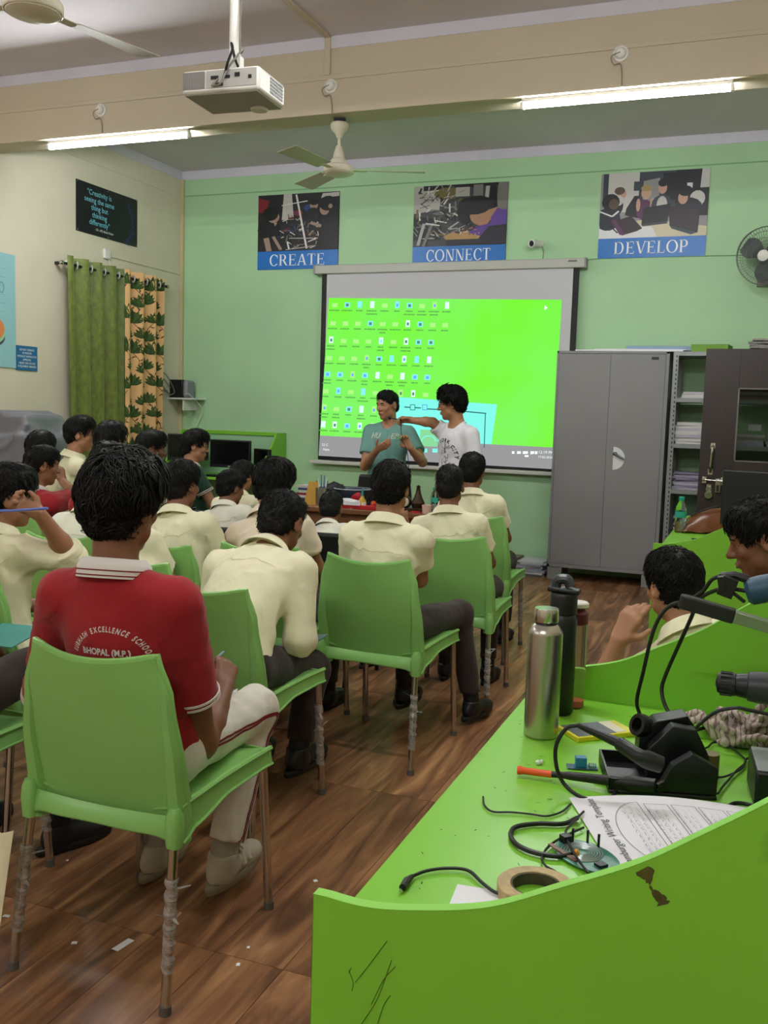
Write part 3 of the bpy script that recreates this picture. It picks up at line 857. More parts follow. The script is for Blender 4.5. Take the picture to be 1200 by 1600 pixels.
# ------------------------------------------------------------------ curtains on a rod
ROD_X, ROD_Z = WX0 + .085, 2.665
t = thing('curtain_rod', 'dark metal curtain rod on the cream wall', 'rod', (ROD_X, 7.78, ROD_Z))
MB().cyl((0, -.82, 0), (0, .80, 0), .012, n=12).build('rod', DARKMETAL, t)
for s in (-.82, .80):
    MB().ell((0, s, 0), (.02, .026, .02)).build('finial', CHROME, t)
for s in (-.80, .76):
    MB().b2(-.085, 0, s - .01, s + .01, -.012, .012).build('bracket', DARKMETAL, t)
def curtain(y0, y1, name, label, cmat, nw, seed, ztop=2.735, zbot=.3, inset=.0):
    r = random.Random(seed)
    ph = r.uniform(0, 6)
    t = thing(name, label, 'curtain', (ROD_X, (y0 + y1) / 2, zbot))
    W = y1 - y0
    def fn(u, v):
        flare = (1 - v)
        y = (u - .5) * W * (1 - .03 * flare) + inset * flare
        amp = .045 - .006 * flare
        x = amp * math.sin(u * nw * 2 * PI + .4) + .008 * math.sin(u * 13 + v * 4 + ph) * flare
        return Vector((x, y + .006 * math.sin(v * 5 + u * 9), v * (ztop - zbot)))
    m = MB(); m.slab(fn, nw * 16, 24, .0025); m.build('cloth', cmat, t, smooth=60)
    for i in range(nw * 2):
        u = (i + .5) / (nw * 2) - .02
        p = fn(u, 1)
        m = MB(); m.lathe([(.022, -.004), (.036, -.003), (.037, .003), (.022, .004), (.022, -.004)], c=(.0, p.y, ROD_Z - zbot), axis=(.55, 1 if i % 2 else -1, 0), n=18)
        m.build('grommet', mat('grommet white', '#d9d5cc', rough=.3), t)
    return t, fn
def velvet():
    m = mat('olive curtain', '#5e6c1c', rough=.5, var=.3, vscale=30, sheen=.3, stretch=(1, 1, .5))
    return m
curtain(7.02, 7.825, 'curtain', 'olive green eyelet curtain on the cream wall', velvet(), 4, 3, inset=.05)
t, cf = curtain(7.845, 8.5, 'curtain', 'peach floral eyelet curtain with green lotus print', mat('peach cloth', '#e2b27c', rough=.8, var=.05, vscale=3), 3, 9)
m = MB(); fr = random.Random(21)
FW, FH = .66, 2.435
def onc(a, b):      # a across (m), b up (m) -> point on the curtain front
    u, v = min(max(a / FW, 0), 1), min(max(b / FH, 0), 1)
    p = cf(u, v); e = 1e-3
    n = (cf(min(u + e, 1), v) - cf(max(u - e, 0), v)).cross(cf(u, min(v + e, 1)) - cf(u, max(v - e, 0)))
    n.normalize()
    if n.x < 0: n = -n
    return p + n * .0016
def strip(path, ws, mi):
    vs = []
    for i, (a, b) in enumerate(path):
        a2, b2 = path[min(i + 1, len(path) - 1)]; a1, b1 = path[max(i - 1, 0)]
        l = math.hypot(a2 - a1, b2 - b1) or 1
        nx_, ny_ = -(b2 - b1) / l, (a2 - a1) / l
        vs += [onc(a + nx_ * ws[i], b + ny_ * ws[i]), onc(a - nx_ * ws[i], b - ny_ * ws[i])]
    m.add(vs, [(2 * i, 2 * i + 1, 2 * i + 3, 2 * i + 2) for i in range(len(path) - 1)], mi)
for j in range(15):
    for i in range(5):
        a = .03 + i * .145 + (.085 if j % 2 else 0) + fr.uniform(-.02, .02)
        b = .05 + j * .16 + fr.uniform(-.025, .025)
        if a > FW - .02: continue
        sz = fr.uniform(1.2, 1.65)
        for k in range(9):
            an = (k - 4) * .3 + PI / 2 + fr.uniform(-.06, .06)
            L = (.085 - abs(k - 4) * .007) * sz
            pts = [(a + math.cos(an) * L * s + .0 * s, b + math.sin(an) * L * s) for s in (0, .25, .5, .75, 1)]
            strip(pts, [.004 * sz, .011 * sz, .012 * sz, .008 * sz, .0008], 0 if k % 2 else 1)
        c = fr.choice([-1, 1])
        st = [(a + c * .05 * math.sin(s * 2.2), b - s * .13) for s in (0, .25, .5, .75, 1)]
        strip(st, [.0025] * 5, 2)
        for s in (.3, .6, .85):
            x_, y_ = a + c * .05 * math.sin(s * 2.2), b - s * .13
            an = fr.uniform(0, 2 * PI)
            strip([(x_, y_), (x_ + .02 * math.cos(an), y_ + .02 * math.sin(an)), (x_ + .042 * math.cos(an + .3), y_ + .042 * math.sin(an + .3))], [.002, .006, .0008], 2)
tag(m.build('floral_print', [mat('print leaf', '#3f5a20', rough=.8), mat('print leaf dark', '#2b4218', rough=.8), mat('print stem', '#4a3412', rough=.8)], t, smooth=0, recalc=False))

# ------------------------------------------------------------------ corner shelf with network boxes
p = aY(302, 622, 8.72)
t = thing('wall_shelf', 'small white corner shelf under the black speaker box', 'shelf', (WX0, WY1, p.z))
MB().b2(.0, p.x - WX0, -.26, 0, -.018, 0).build('board', PVC, t, bevel=.003)
MB().b2(.18, .2, -.24, 0, -.13, -.018).build('bracket', PVC, t)
sz = p.z
a, b = aY(247, 600, 8.76), aY(268, 616, 8.76)
tag(MB().b2(-.055, .055, -.05, .05, 0, .1).build('router_box', PVC, loc=((a.x + b.x) / 2 + .01, 8.80, sz), bevel=.006), 'white cable box on the corner shelf', 'box')
a, b = aY(266, 586, 8.78), aY(306, 616, 8.78)
t = thing('speaker_box', 'black and silver box on the corner shelf', 'box', (a.x + .11, 8.83, sz))
MB().b2(-.1, .06, -.08, .08, 0, .19).build('case', BLACKPL, t, bevel=.006)
MB().b2(.06, .115, -.078, .078, .004, .186).build('front', mat('silver plastic', '#84868a', rough=.35), t, bevel=.02)
m = MB()
m.tube(bez([(WX0 + .03, 8.74, sz + .02), (WX0 + .02, 8.6, sz + .12), (WX0 + .05, 8.55, sz + .25), (WX0 + .09, 8.6, sz + .2), (WX0 + .1, 8.7, sz + .06), (WX0 + .06, 8.66, sz + .02)], 6), .006, 6)
m.tube(bez([(WX0 + .05, 8.7, sz + .03), (WX0 + .03, 8.56, sz + .1), (WX0 + .07, 8.53, sz + .19), (WX0 + .1, 8.62, sz + .1)], 6), .006, 6)
tag(m.build('cable_coil', mat('grey cable', '#6f6a60')), 'loop of grey cable hanging beside the floral curtain', 'cable')
tag(MB().tube(bez([(WX0 + .22, 8.72, sz + .04), (WX0 + .3, 8.69, sz + .03), (WX0 + .31, 8.9, sz - .12), (WX0 + .22, 8.94, sz - .3), (WX0 + .24, 8.95, sz - .45)], 6), .004, 6).build('cable', PVC), 'white cable hanging from the corner shelf down the green wall', 'cable')

# ------------------------------------------------------------------ surveillance camera, wall fan
p = aY(842, 380, 8.9)
t = thing('security_camera', 'small white bullet camera on the green wall above the screen', 'camera', (p.x, WY1, p.z))
MB().lathe([(0, .02), (.03, .02), (.035, 0)], axis=(0, -1, 0), n=18).build('base', PVC, t)
MB().cyl((0, -.02, 0), (-.015, -.06, 0), .012).build('arm', PVC, t)
MB().lathe([(0, 0), (.03, .0), (.032, .02), (.036, .12), (.038, .13), (.03, .132), (.028, .125), (0, .125)], c=(.0, -.03, .0), axis=(-.45, -1, -.12), n=20).build('body', PVC, t)
MB().lathe([(0, .002), (.024, .002), (.026, 0)], c=(-.0515, -.144, -.0138), axis=(-.45, -1, -.12), n=16).build('lens', BLACKPL, t)
MB().tube(bez([(.02, -.02, -.02), (.035, -.015, -.07), (.03, -.01, -.14), (.028, -.004, -.2)], 5), .004, 6).build('cable', WIREMAT, t)
p = aY(1197, 400, 8.72)
t = thing('wall_fan', 'grey wire-caged wall fan cut by the right edge', 'fan', (p.x, WY1, p.z))
tilt = Vector((-.28, -1, -.1)).normalized()
c0 = Vector((0, -.26, 0))
MB().b2(-.06, .06, -.03, 0, -.22, -.02).cyl((0, -.02, -.12), (0, -.17, -.04), .025).build('bracket', mat('fan grey', '#8b8b86', rough=.45), t, bevel=.004)
MB().lathe([(0, -.09), (.05, -.085), (.062, -.03), (.06, .02), (0, .03)], c=c0 + tilt * -.03, axis=tilt, n=20).build('motor', mat('fan grey', '#8b8b86'), t)
M0 = Matrix.Translation(c0) @ rot_to(tilt)
m = MB(); m.T = M0
for k, (r_, z_) in enumerate(((.235, -.0), (.235, .012), (.23, .05), (.19, .072), (.14, .082), (.09, .086), (.05, .088), (.21, -.06), (.13, -.075))):
    m.tube([(r_ * math.cos(2 * PI * i / 36), r_ * math.sin(2 * PI * i / 36), z_) for i in range(36)], .0016 if k > 1 else .004, 5, closed=True)
for i in range(60):
    a = 2 * PI * i / 60
    m.tube([(r_ * math.cos(a + .12 * (1 - r_ / .235)), r_ * math.sin(a + .12 * (1 - r_ / .235)), z_) for r_, z_ in ((.05, .087), (.12, .083), (.19, .07), (.228, .05), (.235, .0), (.21, -.06), (.06, -.078))], .0011, 4, caps=False)
m.build('cage', mat('cage wire', '#6f716d', rough=.4, metal=.5), t)
m = MB(); m.T = M0; m.lathe([(0, .094), (.03, .094), (.045, .086), (.046, .08)], n=24); m.build('hub_badge', PVC, t)
for i in range(3):
    m = MB(); m.T = M0 @ Matrix.Rotation(2 * PI * i / 3 + .5, 4, 'Z')
    m.slab(lambda u, v: Vector((.03 + u * .17, (v - .5) * (.05 + .12 * math.sin(u * 2.6)), .03 + (v - .5) * .05)), 8, 6, .003)
    m.build('blade', mat('fan blade grey', '#4f5353', rough=.4), t)
p = aY(905, 412, WY1)
tag(MB().tube(bez([(p.x, WY1 - .005, p.z), (aY(937, 403, WY1).x, WY1 - .005, aY(937, 404, WY1).z), (aY(1100, 399, WY1).x, WY1 - .005, aY(1100, 400, WY1).z), (aY(1170, 398, WY1).x, WY1 - .005, aY(1170, 399, WY1).z)], 6), .005, 6).build('cable', mat('green cable', '#7fb07a')), 'cable along the green wall from the screen to the wall fan', 'cable')

# ------------------------------------------------------------------ grey steel cabinet
CABG = mat('cabinet grey enamel', '#848283', rough=.42, var=.04, vscale=2.2)
CX0, CX1, CY0, CY1, CZ0, CZ1 = -1.69, -.735, 8.5, 8.85, .115, 2.03
t = thing('steel_cabinet', 'tall grey two-door steel cabinet beside the screen', 'cabinet', ((CX0 + CX1) / 2, (CY0 + CY1) / 2, 0))
w, dp = (CX1 - CX0) / 2, (CY1 - CY0) / 2
MB().b2(-w, w, -dp + .004, dp, CZ0, CZ1).build('body', CABG, t, bevel=.004)
m = MB()
for (a, b, c, d) in ((-w, -w + .02, CZ0, CZ1), (w - .03, w, CZ0, CZ1), (-w, w, CZ1 - .022, CZ1), (-w, w, CZ0, CZ0 + .03)):
    m.b2(a, b, -dp - .004, -dp + .006, c, d)
m.build('frame', CABG, t, bevel=.003)
for s in (-1, 1):
    x0_, x1_ = (-w + .0215, -.0015 - .01) if s < 0 else (.0015 - .01, w - .0315)
    d = MB().b2(x0_, x1_, -dp - .003, -dp + .004, CZ0 + .032, CZ1 - .024).build('door', CABG, t, bevel=.002)
    if s > 0:
        hp = aY(958, 716, CY0)
        hx, hz = hp.x - (CX0 + CX1) / 2, hp.z
        MB().add([(hx, -dp - .006, hz + .1 * math.sin(a)) if i == 0 else (hx + .1 * math.cos(a), -dp - .006, hz + .1 * math.sin(a)) for i, a in enumerate([-PI / 2] + [-PI / 2 + PI * k / 14 for k in range(15)])], [tuple(range(16))]).build('handle_plate', mat('plate white', '#dfdfe2', rough=.3), d, smooth=0)
        MB().tube([(hx + .02, -dp - .02, hz + .035), (hx + .05, -dp - .03, hz + .02), (hx + .1, -dp - .03, hz - .005)], [.012, .01, .007], 8).ell((hx + .015, -dp - .015, hz + .04), (.02, .014, .016)).build('handle', mat('handle grey', '#5d5d60', rough=.3, metal=.6), d)
        bp = aY(1024, 560, CY0)
        MB().b2(bp.x - (CX0 + CX1) / 2 - .03, bp.x - (CX0 + CX1) / 2 + .03, -dp - .005, -dp - .003, bp.z - .012, bp.z + .012).build('badge', BLACKPL, d)
for sx in (-1, 1):
    for sy in (-1, 1):
        MB().b2(sx * (w - .002), sx * (w - .13), sy * (dp - .002), sy * (dp - .1), 0, CZ0).build('leg', CABG, t, bevel=.004)
# things lying on the cabinet
a, b = aY(905, 545, 8.55), aY(1066, 545, 8.55)
tag(MB().b2(-.46, .44, -.2, .2, 0, .012).b2(-.3, .46, -.18, .22, .012, .02).build('cardboard_sheet', PAPER, loc=((a.x + b.x) / 2, 8.7, CZ1), rotz=.02), 'white card sheets lying on top of the grey cabinet', 'sheet')
a = aY(1035, 543, 8.8)
tag(MB().b2(-.3, .3, -.1, .1, 0, .04).build('blue_folder', mat('pale blue card', '#8fa6bf', rough=.6), loc=(a.x, 8.8, CZ1 + .02), rotz=.03, bevel=.003), 'pale blue folder on the card sheets over the grey cabinet', 'folder')

# ------------------------------------------------------------------ slotted angle rack with notebooks
RACKG = mat('rack grey', '#8a8d8c', rough=.45, metal=.4, var=.05)
RX0, RX1, RY0, RY1 = -.705, .5, 8.46, 8.9
t = thing('storage_rack', 'grey slotted angle rack with stacks of notebooks behind the dark door', 'rack', ((RX0 + RX1) / 2, (RY0 + RY1) / 2, 0))
rw, rd = (RX1 - RX0) / 2, (RY1 - RY0) / 2
for sx in (-1, 1):
    for sy in (-1, 1):
        xe, ye = sx * rw, sy * rd
        up = MB().b2(xe, xe - sx * .045, ye, ye - sy * .003, 0, 2.03).b2(xe, xe - sx * .003, ye, ye - sy * .045, 0, 2.03).build('upright', RACKG, t, smooth=0)
        if sy < 0 and sx < 0:
            m = MB()
            for k in range(52):
                z_ = .04 + k * .038
                m.b2(xe + .026, xe + .035, ye - .0008, ye, z_, z_ + .018)
            m.build('slot_row', mat('slot dark', '#1b1d1d', rough=.8), up, smooth=0)
SHZ = [aY(1075, y, RY0).z for y in (838, 766, 694, 622, 549)]
for z_ in SHZ:
    MB().b2(-rw + .003, rw - .003, -rd + .003, rd - .003, z_ - .035, z_ - .033).b2(-rw + .003, rw - .003, -rd + .001, -rd + .003, z_ - .035, z_ + .0).b2(-rw, rw, -rd + .003, rd - .003, z_ - .003, z_).build('shelf', RACKG, t, smooth=0)
br_ = random.Random(4)
ORD = ['topmost', 'second', 'third', 'fourth', 'fifth', 'sixth', 'seventh', 'eighth', 'ninth', 'tenth', 'eleventh', 'twelfth']
def paper_pile(cx, cy, z, w, d, n, label, name='notebook', cols=('#c9c6cc', '#bdb9c4', '#d4d0cc', '#a8a3b4'), th=(.008, .02), grp=None):
    for i in range(n):
        h = br_.uniform(*th)
        c = br_.choice(cols)
        o = MB().b2(-w / 2, w / 2, -d / 2, d / 2, 0, h).build(name, mat('paper ' + c, c, rough=.8, bump=.3, bscale=8, bdist=.003, stretch=(1, 1, 60)), loc=(cx + br_.uniform(-.02, .02), cy + br_.uniform(-.015, .015), z), rotz=br_.uniform(-.08, .08), smooth=0)
        k = n - 1 - i
        tag(o, (ORD[k] + ' ' if k == 0 else ORD[k] + ' from top, ') + label, 'notebook', grp or label)
        z += h + .0004
    return z
paper_pile(-.5, 8.62, SHZ[3], .26, .2, 4, 'notebook in the small stack on the top shelf of the rack')
paper_pile(-.52, 8.62, SHZ[2], .26, .22, 7, 'notebook in the tall stack on the middle rack shelf', th=(.02, .032))
paper_pile(-.5, 8.62, SHZ[1], .3, .22, 11, 'purplish notebook in the stack on the third rack shelf', cols=('#8f86a0', '#a59db0', '#b6b0bb'), th=(.01, .017))
paper_pile(-.47, 8.64, SHZ[0], .28, .22, 9, 'loose notebook on the lowest visible rack shelf', cols=('#b7b2c0', '#c9c6cc', '#9aa0b4'), th=(.014, .026))
paper_pile(-.05, 8.62, SHZ[3], .3, .2, 5, 'dark binder seen high through the door glass', cols=('#5d564e', '#4c463f', '#7b746a'), th=(.02, .035))
paper_pile(.28, 8.62, SHZ[3], .28, .2, 4, 'brown binder on the top rack shelf at the far right', cols=('#5d564e', '#7b746a'), th=(.02, .035))
paper_pile(-.08, 8.62, SHZ[2], .24, .22, 4, 'white notebook seen through the door glass', th=(.02, .03))
paper_pile(.2, 8.62, SHZ[2], .26, .22, 5, 'pale notebook at the right behind the door glass', th=(.018, .028))
tag(MB().b2(-.05, .05, -.003, .003, 0, .05).build('white_card', PAPER, loc=(-.03, 8.52, SHZ[2] + .13)), 'small white card propped on the notebooks behind the door glass', 'card')
# green box and newspapers on top of the rack
a = aY(1112, 542, 8.6)
GBX = mat('green card box', '#6f9a34', rough=.6)
tag(MB().b2(-.15, .15, -.12, .12, 0, .065).build('green_box', GBX, loc=(a.x, 8.66, SHZ[4]), rotz=-.12, bevel=.003), 'flat green box on top of the rack', 'box')
z_ = SHZ[4]
for i in range(5):
    h = .02
    c = br_.choice(['#8d8a84', '#a8a49c', '#75726d', '#b9b5ad'])
    tag(MB().slab(lambda u, v: Vector(((u - .5) * .32, (v - .5) * .3, h + .006 * math.sin(u * 5 + i) * math.sin(v * 4 + i))), 6, 6, h * .8).build('newspaper', mat('newsprint ' + c, c, rough=.85, var=.3, vscale=60), loc=(.05 + br_.uniform(-.03, .03), 8.64 + br_.uniform(-.03, .03), z_), rotz=br_.uniform(-.3, .3)), (ORD[4 - i] if i == 4 else ORD[4 - i] + ' from top,') + ' crumpled newspaper in the pile on the rack', 'newspaper', 'newspapers on the rack')
    z_ += h + .002

# ------------------------------------------------------------------ open dark wooden door leaning in front of the rack
def dark_wood():
    m = mat('dark wood laminate', '#2f2422', rough=.38, var=.25, vscale=3.0, stretch=(30, 30, .5))
    return m
DY = 8.2
dx0 = aY(1104, 547, DY).x
dz1 = aY(1150, 545, DY).z
DW = .92
d = bpy.data.objects.new('door_1', None); link(d); d.location = (dx0, DY, 0)
struct(d, 'dark brown wooden door with a glass pane, opened against the rack', 'door')
g = aY(1155, 607, DY); g2 = aY(1146, 720, DY)
gx0, gz1, gz0 = g.x - dx0, g.z, g2.z
gx1 = DW - gx0
DWM = dark_wood()
MB().b2(0, gx0, 0, .035, .01, dz1).build('stile', DWM, d, bevel=.002)
MB().b2(gx1, DW, 0, .035, .01, dz1).build('stile', DWM, d, bevel=.002)
MB().b2(gx0, gx1, 0, .035, gz1, dz1).build('rail', DWM, d)
MB().b2(gx0, gx1, 0, .035, .01, gz0).build('rail', DWM, d)
MB().b2(gx0, gx1, .012, .017, gz0, gz1).build('pane', mat('door glass', '#cfd8d2', rough=.02, trans=1.0, ior=1.1), d, smooth=0)
MB().b2(gx0 - .006, gx0 + .006, -.004, 0, gz0, gz1).b2(gx0, gx1, -.004, 0, gz0 - .006, gz0 + .006).b2(gx0, gx1, -.004, 0, gz1 - .006, gz1 + .006).build('glazing_bead', mat('bead grey', '#6c6560', rough=.4), d)
hp, hq = aY(1114, 698, DY), aY(1111, 736, DY)
hx = hp.x - dx0
MB().tube(bez([(hx, 0, hp.z), (hx, -.04, hp.z - .005), (hx - .004, -.045, (hp.z + hq.z) / 2), (hx - .008, -.04, hq.z + .005), (hx - .008, 0, hq.z)], 5), .011, 8).b2(hx - .018, hx + .018, -.006, 0, hp.z - .015, hp.z + .03).b2(hx - .026, hx + .01, -.006, 0, hq.z - .03, hq.z + .015).build('pull_handle', CHROME, d)
bp, bq = aY(1100, 749, DY), aY(1150, 753, DY)
bx0, bz = bp.x - dx0, bp.z
m = MB().cyl((bx0, -.03, bz), (bx0 + .32, -.03, bz - .012), .008).ell((bx0 - .003, -.03, bz), (.014, .014, .014))
m.b2(bx0 - .015, bx0 + .02, -.035, 0, bz - .03, bz + .025)
m.b2(bx0 + .13, bx0 + .155, -.036, 0, bz - .04, bz + .025)
m.b2(bx0 + .09, bx0 + .13, -.034, -.004, bz - .1, bz + .012)
m.build('tower_bolt', CHROME, d, bevel=.003)
m = MB().b2(bx0 + .1, bx0 + .12, -.0345, -.033, bz - .09, bz - .04); m.build('hasp_slot', BLACKPL, d)
lk = aY(1107, 773, DY); lx, lz = lk.x - dx0, lk.z
t = thing('padlock', 'round steel padlock hanging on the dark door', 'padlock', (dx0 + lx, DY - .02, lz))
MB().lathe([(0, -.012), (.03, -.012), (.034, -.006), (.034, .006), (.03, .012), (0, .012)], axis=(0, 1, 0), n=24).build('body', CHROME, t)
MB().tube(bez([(-.018, 0, .02), (-.018, 0, .05), (0, 0, .066), (.018, 0, .05), (.018, 0, .02)], 5), .005, 8).build('shackle', CHROME, t)
MB().b2(lx - .018, lx + .018, -.012, 0, lz + .03, lz + .085).build('staple', CHROME, d)
# books piled on the floor beside the cabinet
a = aZ(835, 900, 0)
paper_pile(-1.86, 8.72, 0, .24, .3, 8, 'notebook in the pile on the floor beside the cabinet', cols=('#b9bac4', '#a3a5b0', '#8f94a0', '#c9c6cc'), th=(.012, .02))
paper_pile(-2.1, 8.74, 0, .2, .28, 7, 'old book in the floor pile by the green wall', cols=('#9a8770', '#857660', '#a89a88'), th=(.016, .026))
# ------------------------------------------------------------------ green plastic chairs with chrome legs
CHAIRG = mat('green chair plastic', '#86bd68', rough=.33, var=.05, vscale=5, spec=.5, bump=.03, bscale=300, dirt='#5a8a42', dscale=7, dlo=.66, dhi=.8)
CAPM = mat('chair foot rubber', '#5b5652', rough=.6)
WRAP = mat('torn packing film', '#c9c4c0', rough=.3, alpha=.4, var=.2, vscale=40)
def interp(x, xs, ys):
    if x <= xs[0]: return ys[0]
    for i in range(len(xs) - 1):
        if x <= xs[i + 1]:
            t = (x - xs[i]) / (xs[i + 1] - xs[i])
            t = t * t * (3 - 2 * t)
            return ys[i] + (ys[i + 1] - ys[i]) * t
    return ys[-1]
def back_hw(v): return interp(v, [0, .35, .75, 1], [.229, .226, .208, .178])
def back_pt(u, v):
    s = (u - .5) * 2
    z = .445 + v * .392 + .024 * abs(s) ** 2.0 * v
    y = -.178 - .062 * v ** 1.3 - .012 * math.sin(v * PI) - (.02 + .016 * v) * (1 - abs(s) ** 2.0)
    return Vector((s * back_hw(v), y, z))
def make_chair_meshes():
    M = {}
    m = MB()
    m.slab(lambda u, v: back_pt(1 - u, v), 22, 18, .006)
    # rolled rim along both sides and the top
    path = [back_pt(0, v / 14) for v in range(0, 15)] + [back_pt(u / 20, 1) for u in range(1, 20)] + [back_pt(1, v / 14) for v in range(14, -1, -1)]
    path = [p + Vector((0, .006, 0)) for p in path]
    m.tube(path, .0095, 8)
    # side ribs that run down into the rear leg sockets
    for s in (-1, 1):
        rings = []
        for k in range(19):
            v = k / 18
            z = .392 + v * .43
            p = back_pt(.5 + s * .5, max(0, (z - .445) / .405))
            w = .02 * (1 - v ** 1.6) + .006
            dd = .022 * (1 - v ** 2) + .006
            y0 = p.y if z > .445 else p.y - (.445 - z) * .2
            cx = p.x - s * (w - .006) if z > .445 else s * (.229 - w + .006)
            cy = y0 - .0 
            rings.append([Vector((cx + a * w, cy + b * dd, z)) for a, b in ((-1, -.6), (-.6, -1), (.6, -1), (1, -.6), (1, .7), (-1, .7))])
        m.loft(rings)
        m.loft([[Vector((s * .217 + a * w, -.213 + b * w, z)) for a, b in ((-1, -.6), (-.6, -1), (.6, -1), (1, -.6), (1, .6), (.6, 1), (-.6, 1), (-1, .6))] for z, w in ((.49, .012), (.47, .019), (.44, .021), (.392, .018))])
    M['backrest'] = m.mesh('backrest', CHAIRG, smooth=45)
    m = MB()
    def seat(u, v):
        s = (u - .5) * 2
        y = -.2 + v * .445
        w = interp(v, [0, .2, 1], [.22, .223, .224])
        z = .468 + .022 * abs(s) ** 3 - .018 * math.sin(min(v * 1.15, 1) * PI) + .012 * v - .02 * max(0, v - .9) * 10 * .4
        return Vector((s * w, y, z))
    m.slab(seat, 18, 16, .006)
    # side panels with an arched lower edge, rear and front panels
    for s in (-1, 1):
        def side(u, v):
            y = -.205 + u * .452
            w = interp(u, [0, .2, 1], [.222, .224, .225])
            top = .492 + .006 * math.sin(u * PI)
            low = interp(u, [0, .14, .5, .86, 1], [.40, .425, .452, .452, .448])
            z = low + (top - low) * v
            return Vector((s * (w + .006 + .006 * (1 - v)), y, z))
        m.slab(side if s > 0 else (lambda u, v: side(1 - u, v)), 18, 4, .007)
        m.tube([side(u / 18, 1) for u in range(19)], .0075, 6)
        m.tube([side(u / 18, 0) for u in range(19)], .0045, 6)
        m.tube([(s * .214, .232, .45), (s * .214, .232, .486)], .021, 10)
    def rear(u, v):
        s = (u - .5) * 2
        z = interp(abs(s), [0, .7, 1], [.428, .422, .398]) + v * (.462 - interp(abs(s), [0, .7, 1], [.428, .422, .398]))
        return Vector((s * .228, -.2 - .024 * (1 - abs(s) ** 2) - .018 * (1 - v ** 2) * (1 - abs(s) ** 6), z))
    m.slab(lambda u, v: rear(1 - u, v), 18, 4, .006)
    m.tube([rear(u / 18, 0) for u in range(19)], .0045, 6)
    def front(u, v):
        s = (u - .5) * 2
        return Vector((s * .222, .246 + .012 * (1 - s * s), .452 + v * .034))
    m.slab(front, 14, 3, .006)
    M['seat'] = m.mesh('seat', CHAIRG, smooth=45)
    for n_, (a, b) in dict(leg_rr=((.214, -.212, .42), (.23, -.268, .012)), leg_rl=((-.214, -.212, .42), (-.23, -.268, .012)), leg_fr=((.213, .232, .465), (.222, .27, .012)), leg_fl=((-.213, .232, .465), (-.222, .27, .012))).items():
        M[n_] = MB().cyl(a, b, .0125, n=12).mesh('leg', CHROME)
        bb = Vector(b)
        M['cap' + n_[3:]] = MB().cyl((bb.x, bb.y, .022), (bb.x, bb.y, 0), .0145, .0155, n=12).mesh('foot_cap', CAPM)
    return M
CH = make_chair_meshes()
def film(p0, p1, r0, seed):
    """torn plastic film wound around a chair leg"""
    r = random.Random(seed)
    m = MB()
    n, k = 40, 10
    a, b = Vector(p0), Vector(p1)
    rings = []
    for i in range(n + 1):
        c = a.lerp(b, i / n)
        rr = r0 + .0016 + .0012 * math.sin(i * .9 + seed) + r.uniform(-.0004, .0012)
        rings.append([c + Vector((math.cos(2 * PI * j / k + i * .5), math.sin(2 * PI * j / k + i * .5), 0)) * (rr + .002 * max(0, math.sin(2 * PI * j / k - i * .55)) + r.uniform(-.0005, .001)) for j in range(k)])
    m.loft(rings, True, False)
    for q_ in range(6):
        c = a.lerp(b, r.uniform(.0, .5)); an = r.uniform(0, 6.28)
        d = Vector((math.cos(an), math.sin(an), r.uniform(-.4, .5))) * r.uniform(.02, .05)
        s_ = Vector((-d.y, d.x, .01)).normalized() * .006
        m.add([c + s_, c - s_, c + d - s_ * .4, c + d * 1.1 + s_ * .3], [(0, 1, 2, 3)])
    return m
CHAIRS = []
def chair(x, y, rot, label, wraps=(), vis=True):
    t = thing('plastic_chair', label, 'chair', (x, y, 0), rot, 'green plastic chairs with chrome legs')
    for part in ('backrest', 'seat'):
        link(bpy.data.objects.new(part, CH[part]), t)
    for k in ('rr', 'rl', 'fr', 'fl'):
        lg = link(bpy.data.objects.new('leg', CH['leg_' + k]), t)
        link(bpy.data.objects.new('foot_cap', CH['cap_' + k]), lg)
        if k in wraps:
            sx = 1 if k[1] == 'r' else -1
            a, b = ((sx * .218, -.226, .32), (sx * .2265, -.255, .1)) if k[0] == 'r' else ((sx * .215, .24, .36), (sx * .219, .26, .12))
            film(a, b, .0125, len(CHAIRS) + ord(k[0])).build('packing_film', WRAP, lg, smooth=30, recalc=False)
    CHAIRS.append(t)
    return t
chair(-1.462, 2.11, .0, 'green plastic chair of the boy in the red polo shirt, nearest to the viewer', ('rr', 'rl'))
chair(-2.2, 2.05, .03, 'green plastic chair cut by the left edge beside the red polo boy', ('fr', 'rr'))
chair(-2.47, 2.66, .04, 'green plastic chair of the boy with a pen in his raised hand')
chair(-1.685, 2.945, -.03, 'green plastic chair of the bent-over boy in cream', ('fr',))
chair(-2.2, 3.24, .02, 'green plastic chair directly in front of the red polo boy, mostly hidden')
chair(-1.432, 3.815, -.045, 'green plastic chair standing alone in the middle of the aisle side', ('rr',))
chair(-1.97, 3.86, .02, 'green plastic chair half hidden behind the bent-over boy')
chair(-2.37, 3.68, -.02, 'green plastic chair back showing right of the red polo boy')
chair(-2.88, 3.68, .03, 'green plastic chair showing left of the red polo boy’s neck')
chair(-1.385, 4.68, .05, 'green plastic chair third from the front along the aisle', ('rr',))
chair(-1.54, 5.65, .03, 'green plastic chair farthest along the aisle, next to the green wall', ('fr',))
for (x, y, r_, lb) in ((-3.14, 4.2, .0, 'hidden green chair under the far boy in red behind the dark hair'), (-3.74, 4.3, .05, 'hidden green chair under the boy in red with printed back'),
                       (-4.05, 4.75, 0, 'hidden green chair by the cream wall, under the boy seen only by his hair'), (-3.72, 5.0, 0, 'hidden green chair in the left rows under the boy with thick hair'),
                       (-3.92, 5.6, -.3, 'hidden green chair under the boy in profile by the curtains'), (-4.75, 5.9, -.2, 'hidden green chair under the boy with glasses by the curtains')):
    chair(x, y, r_, lb)

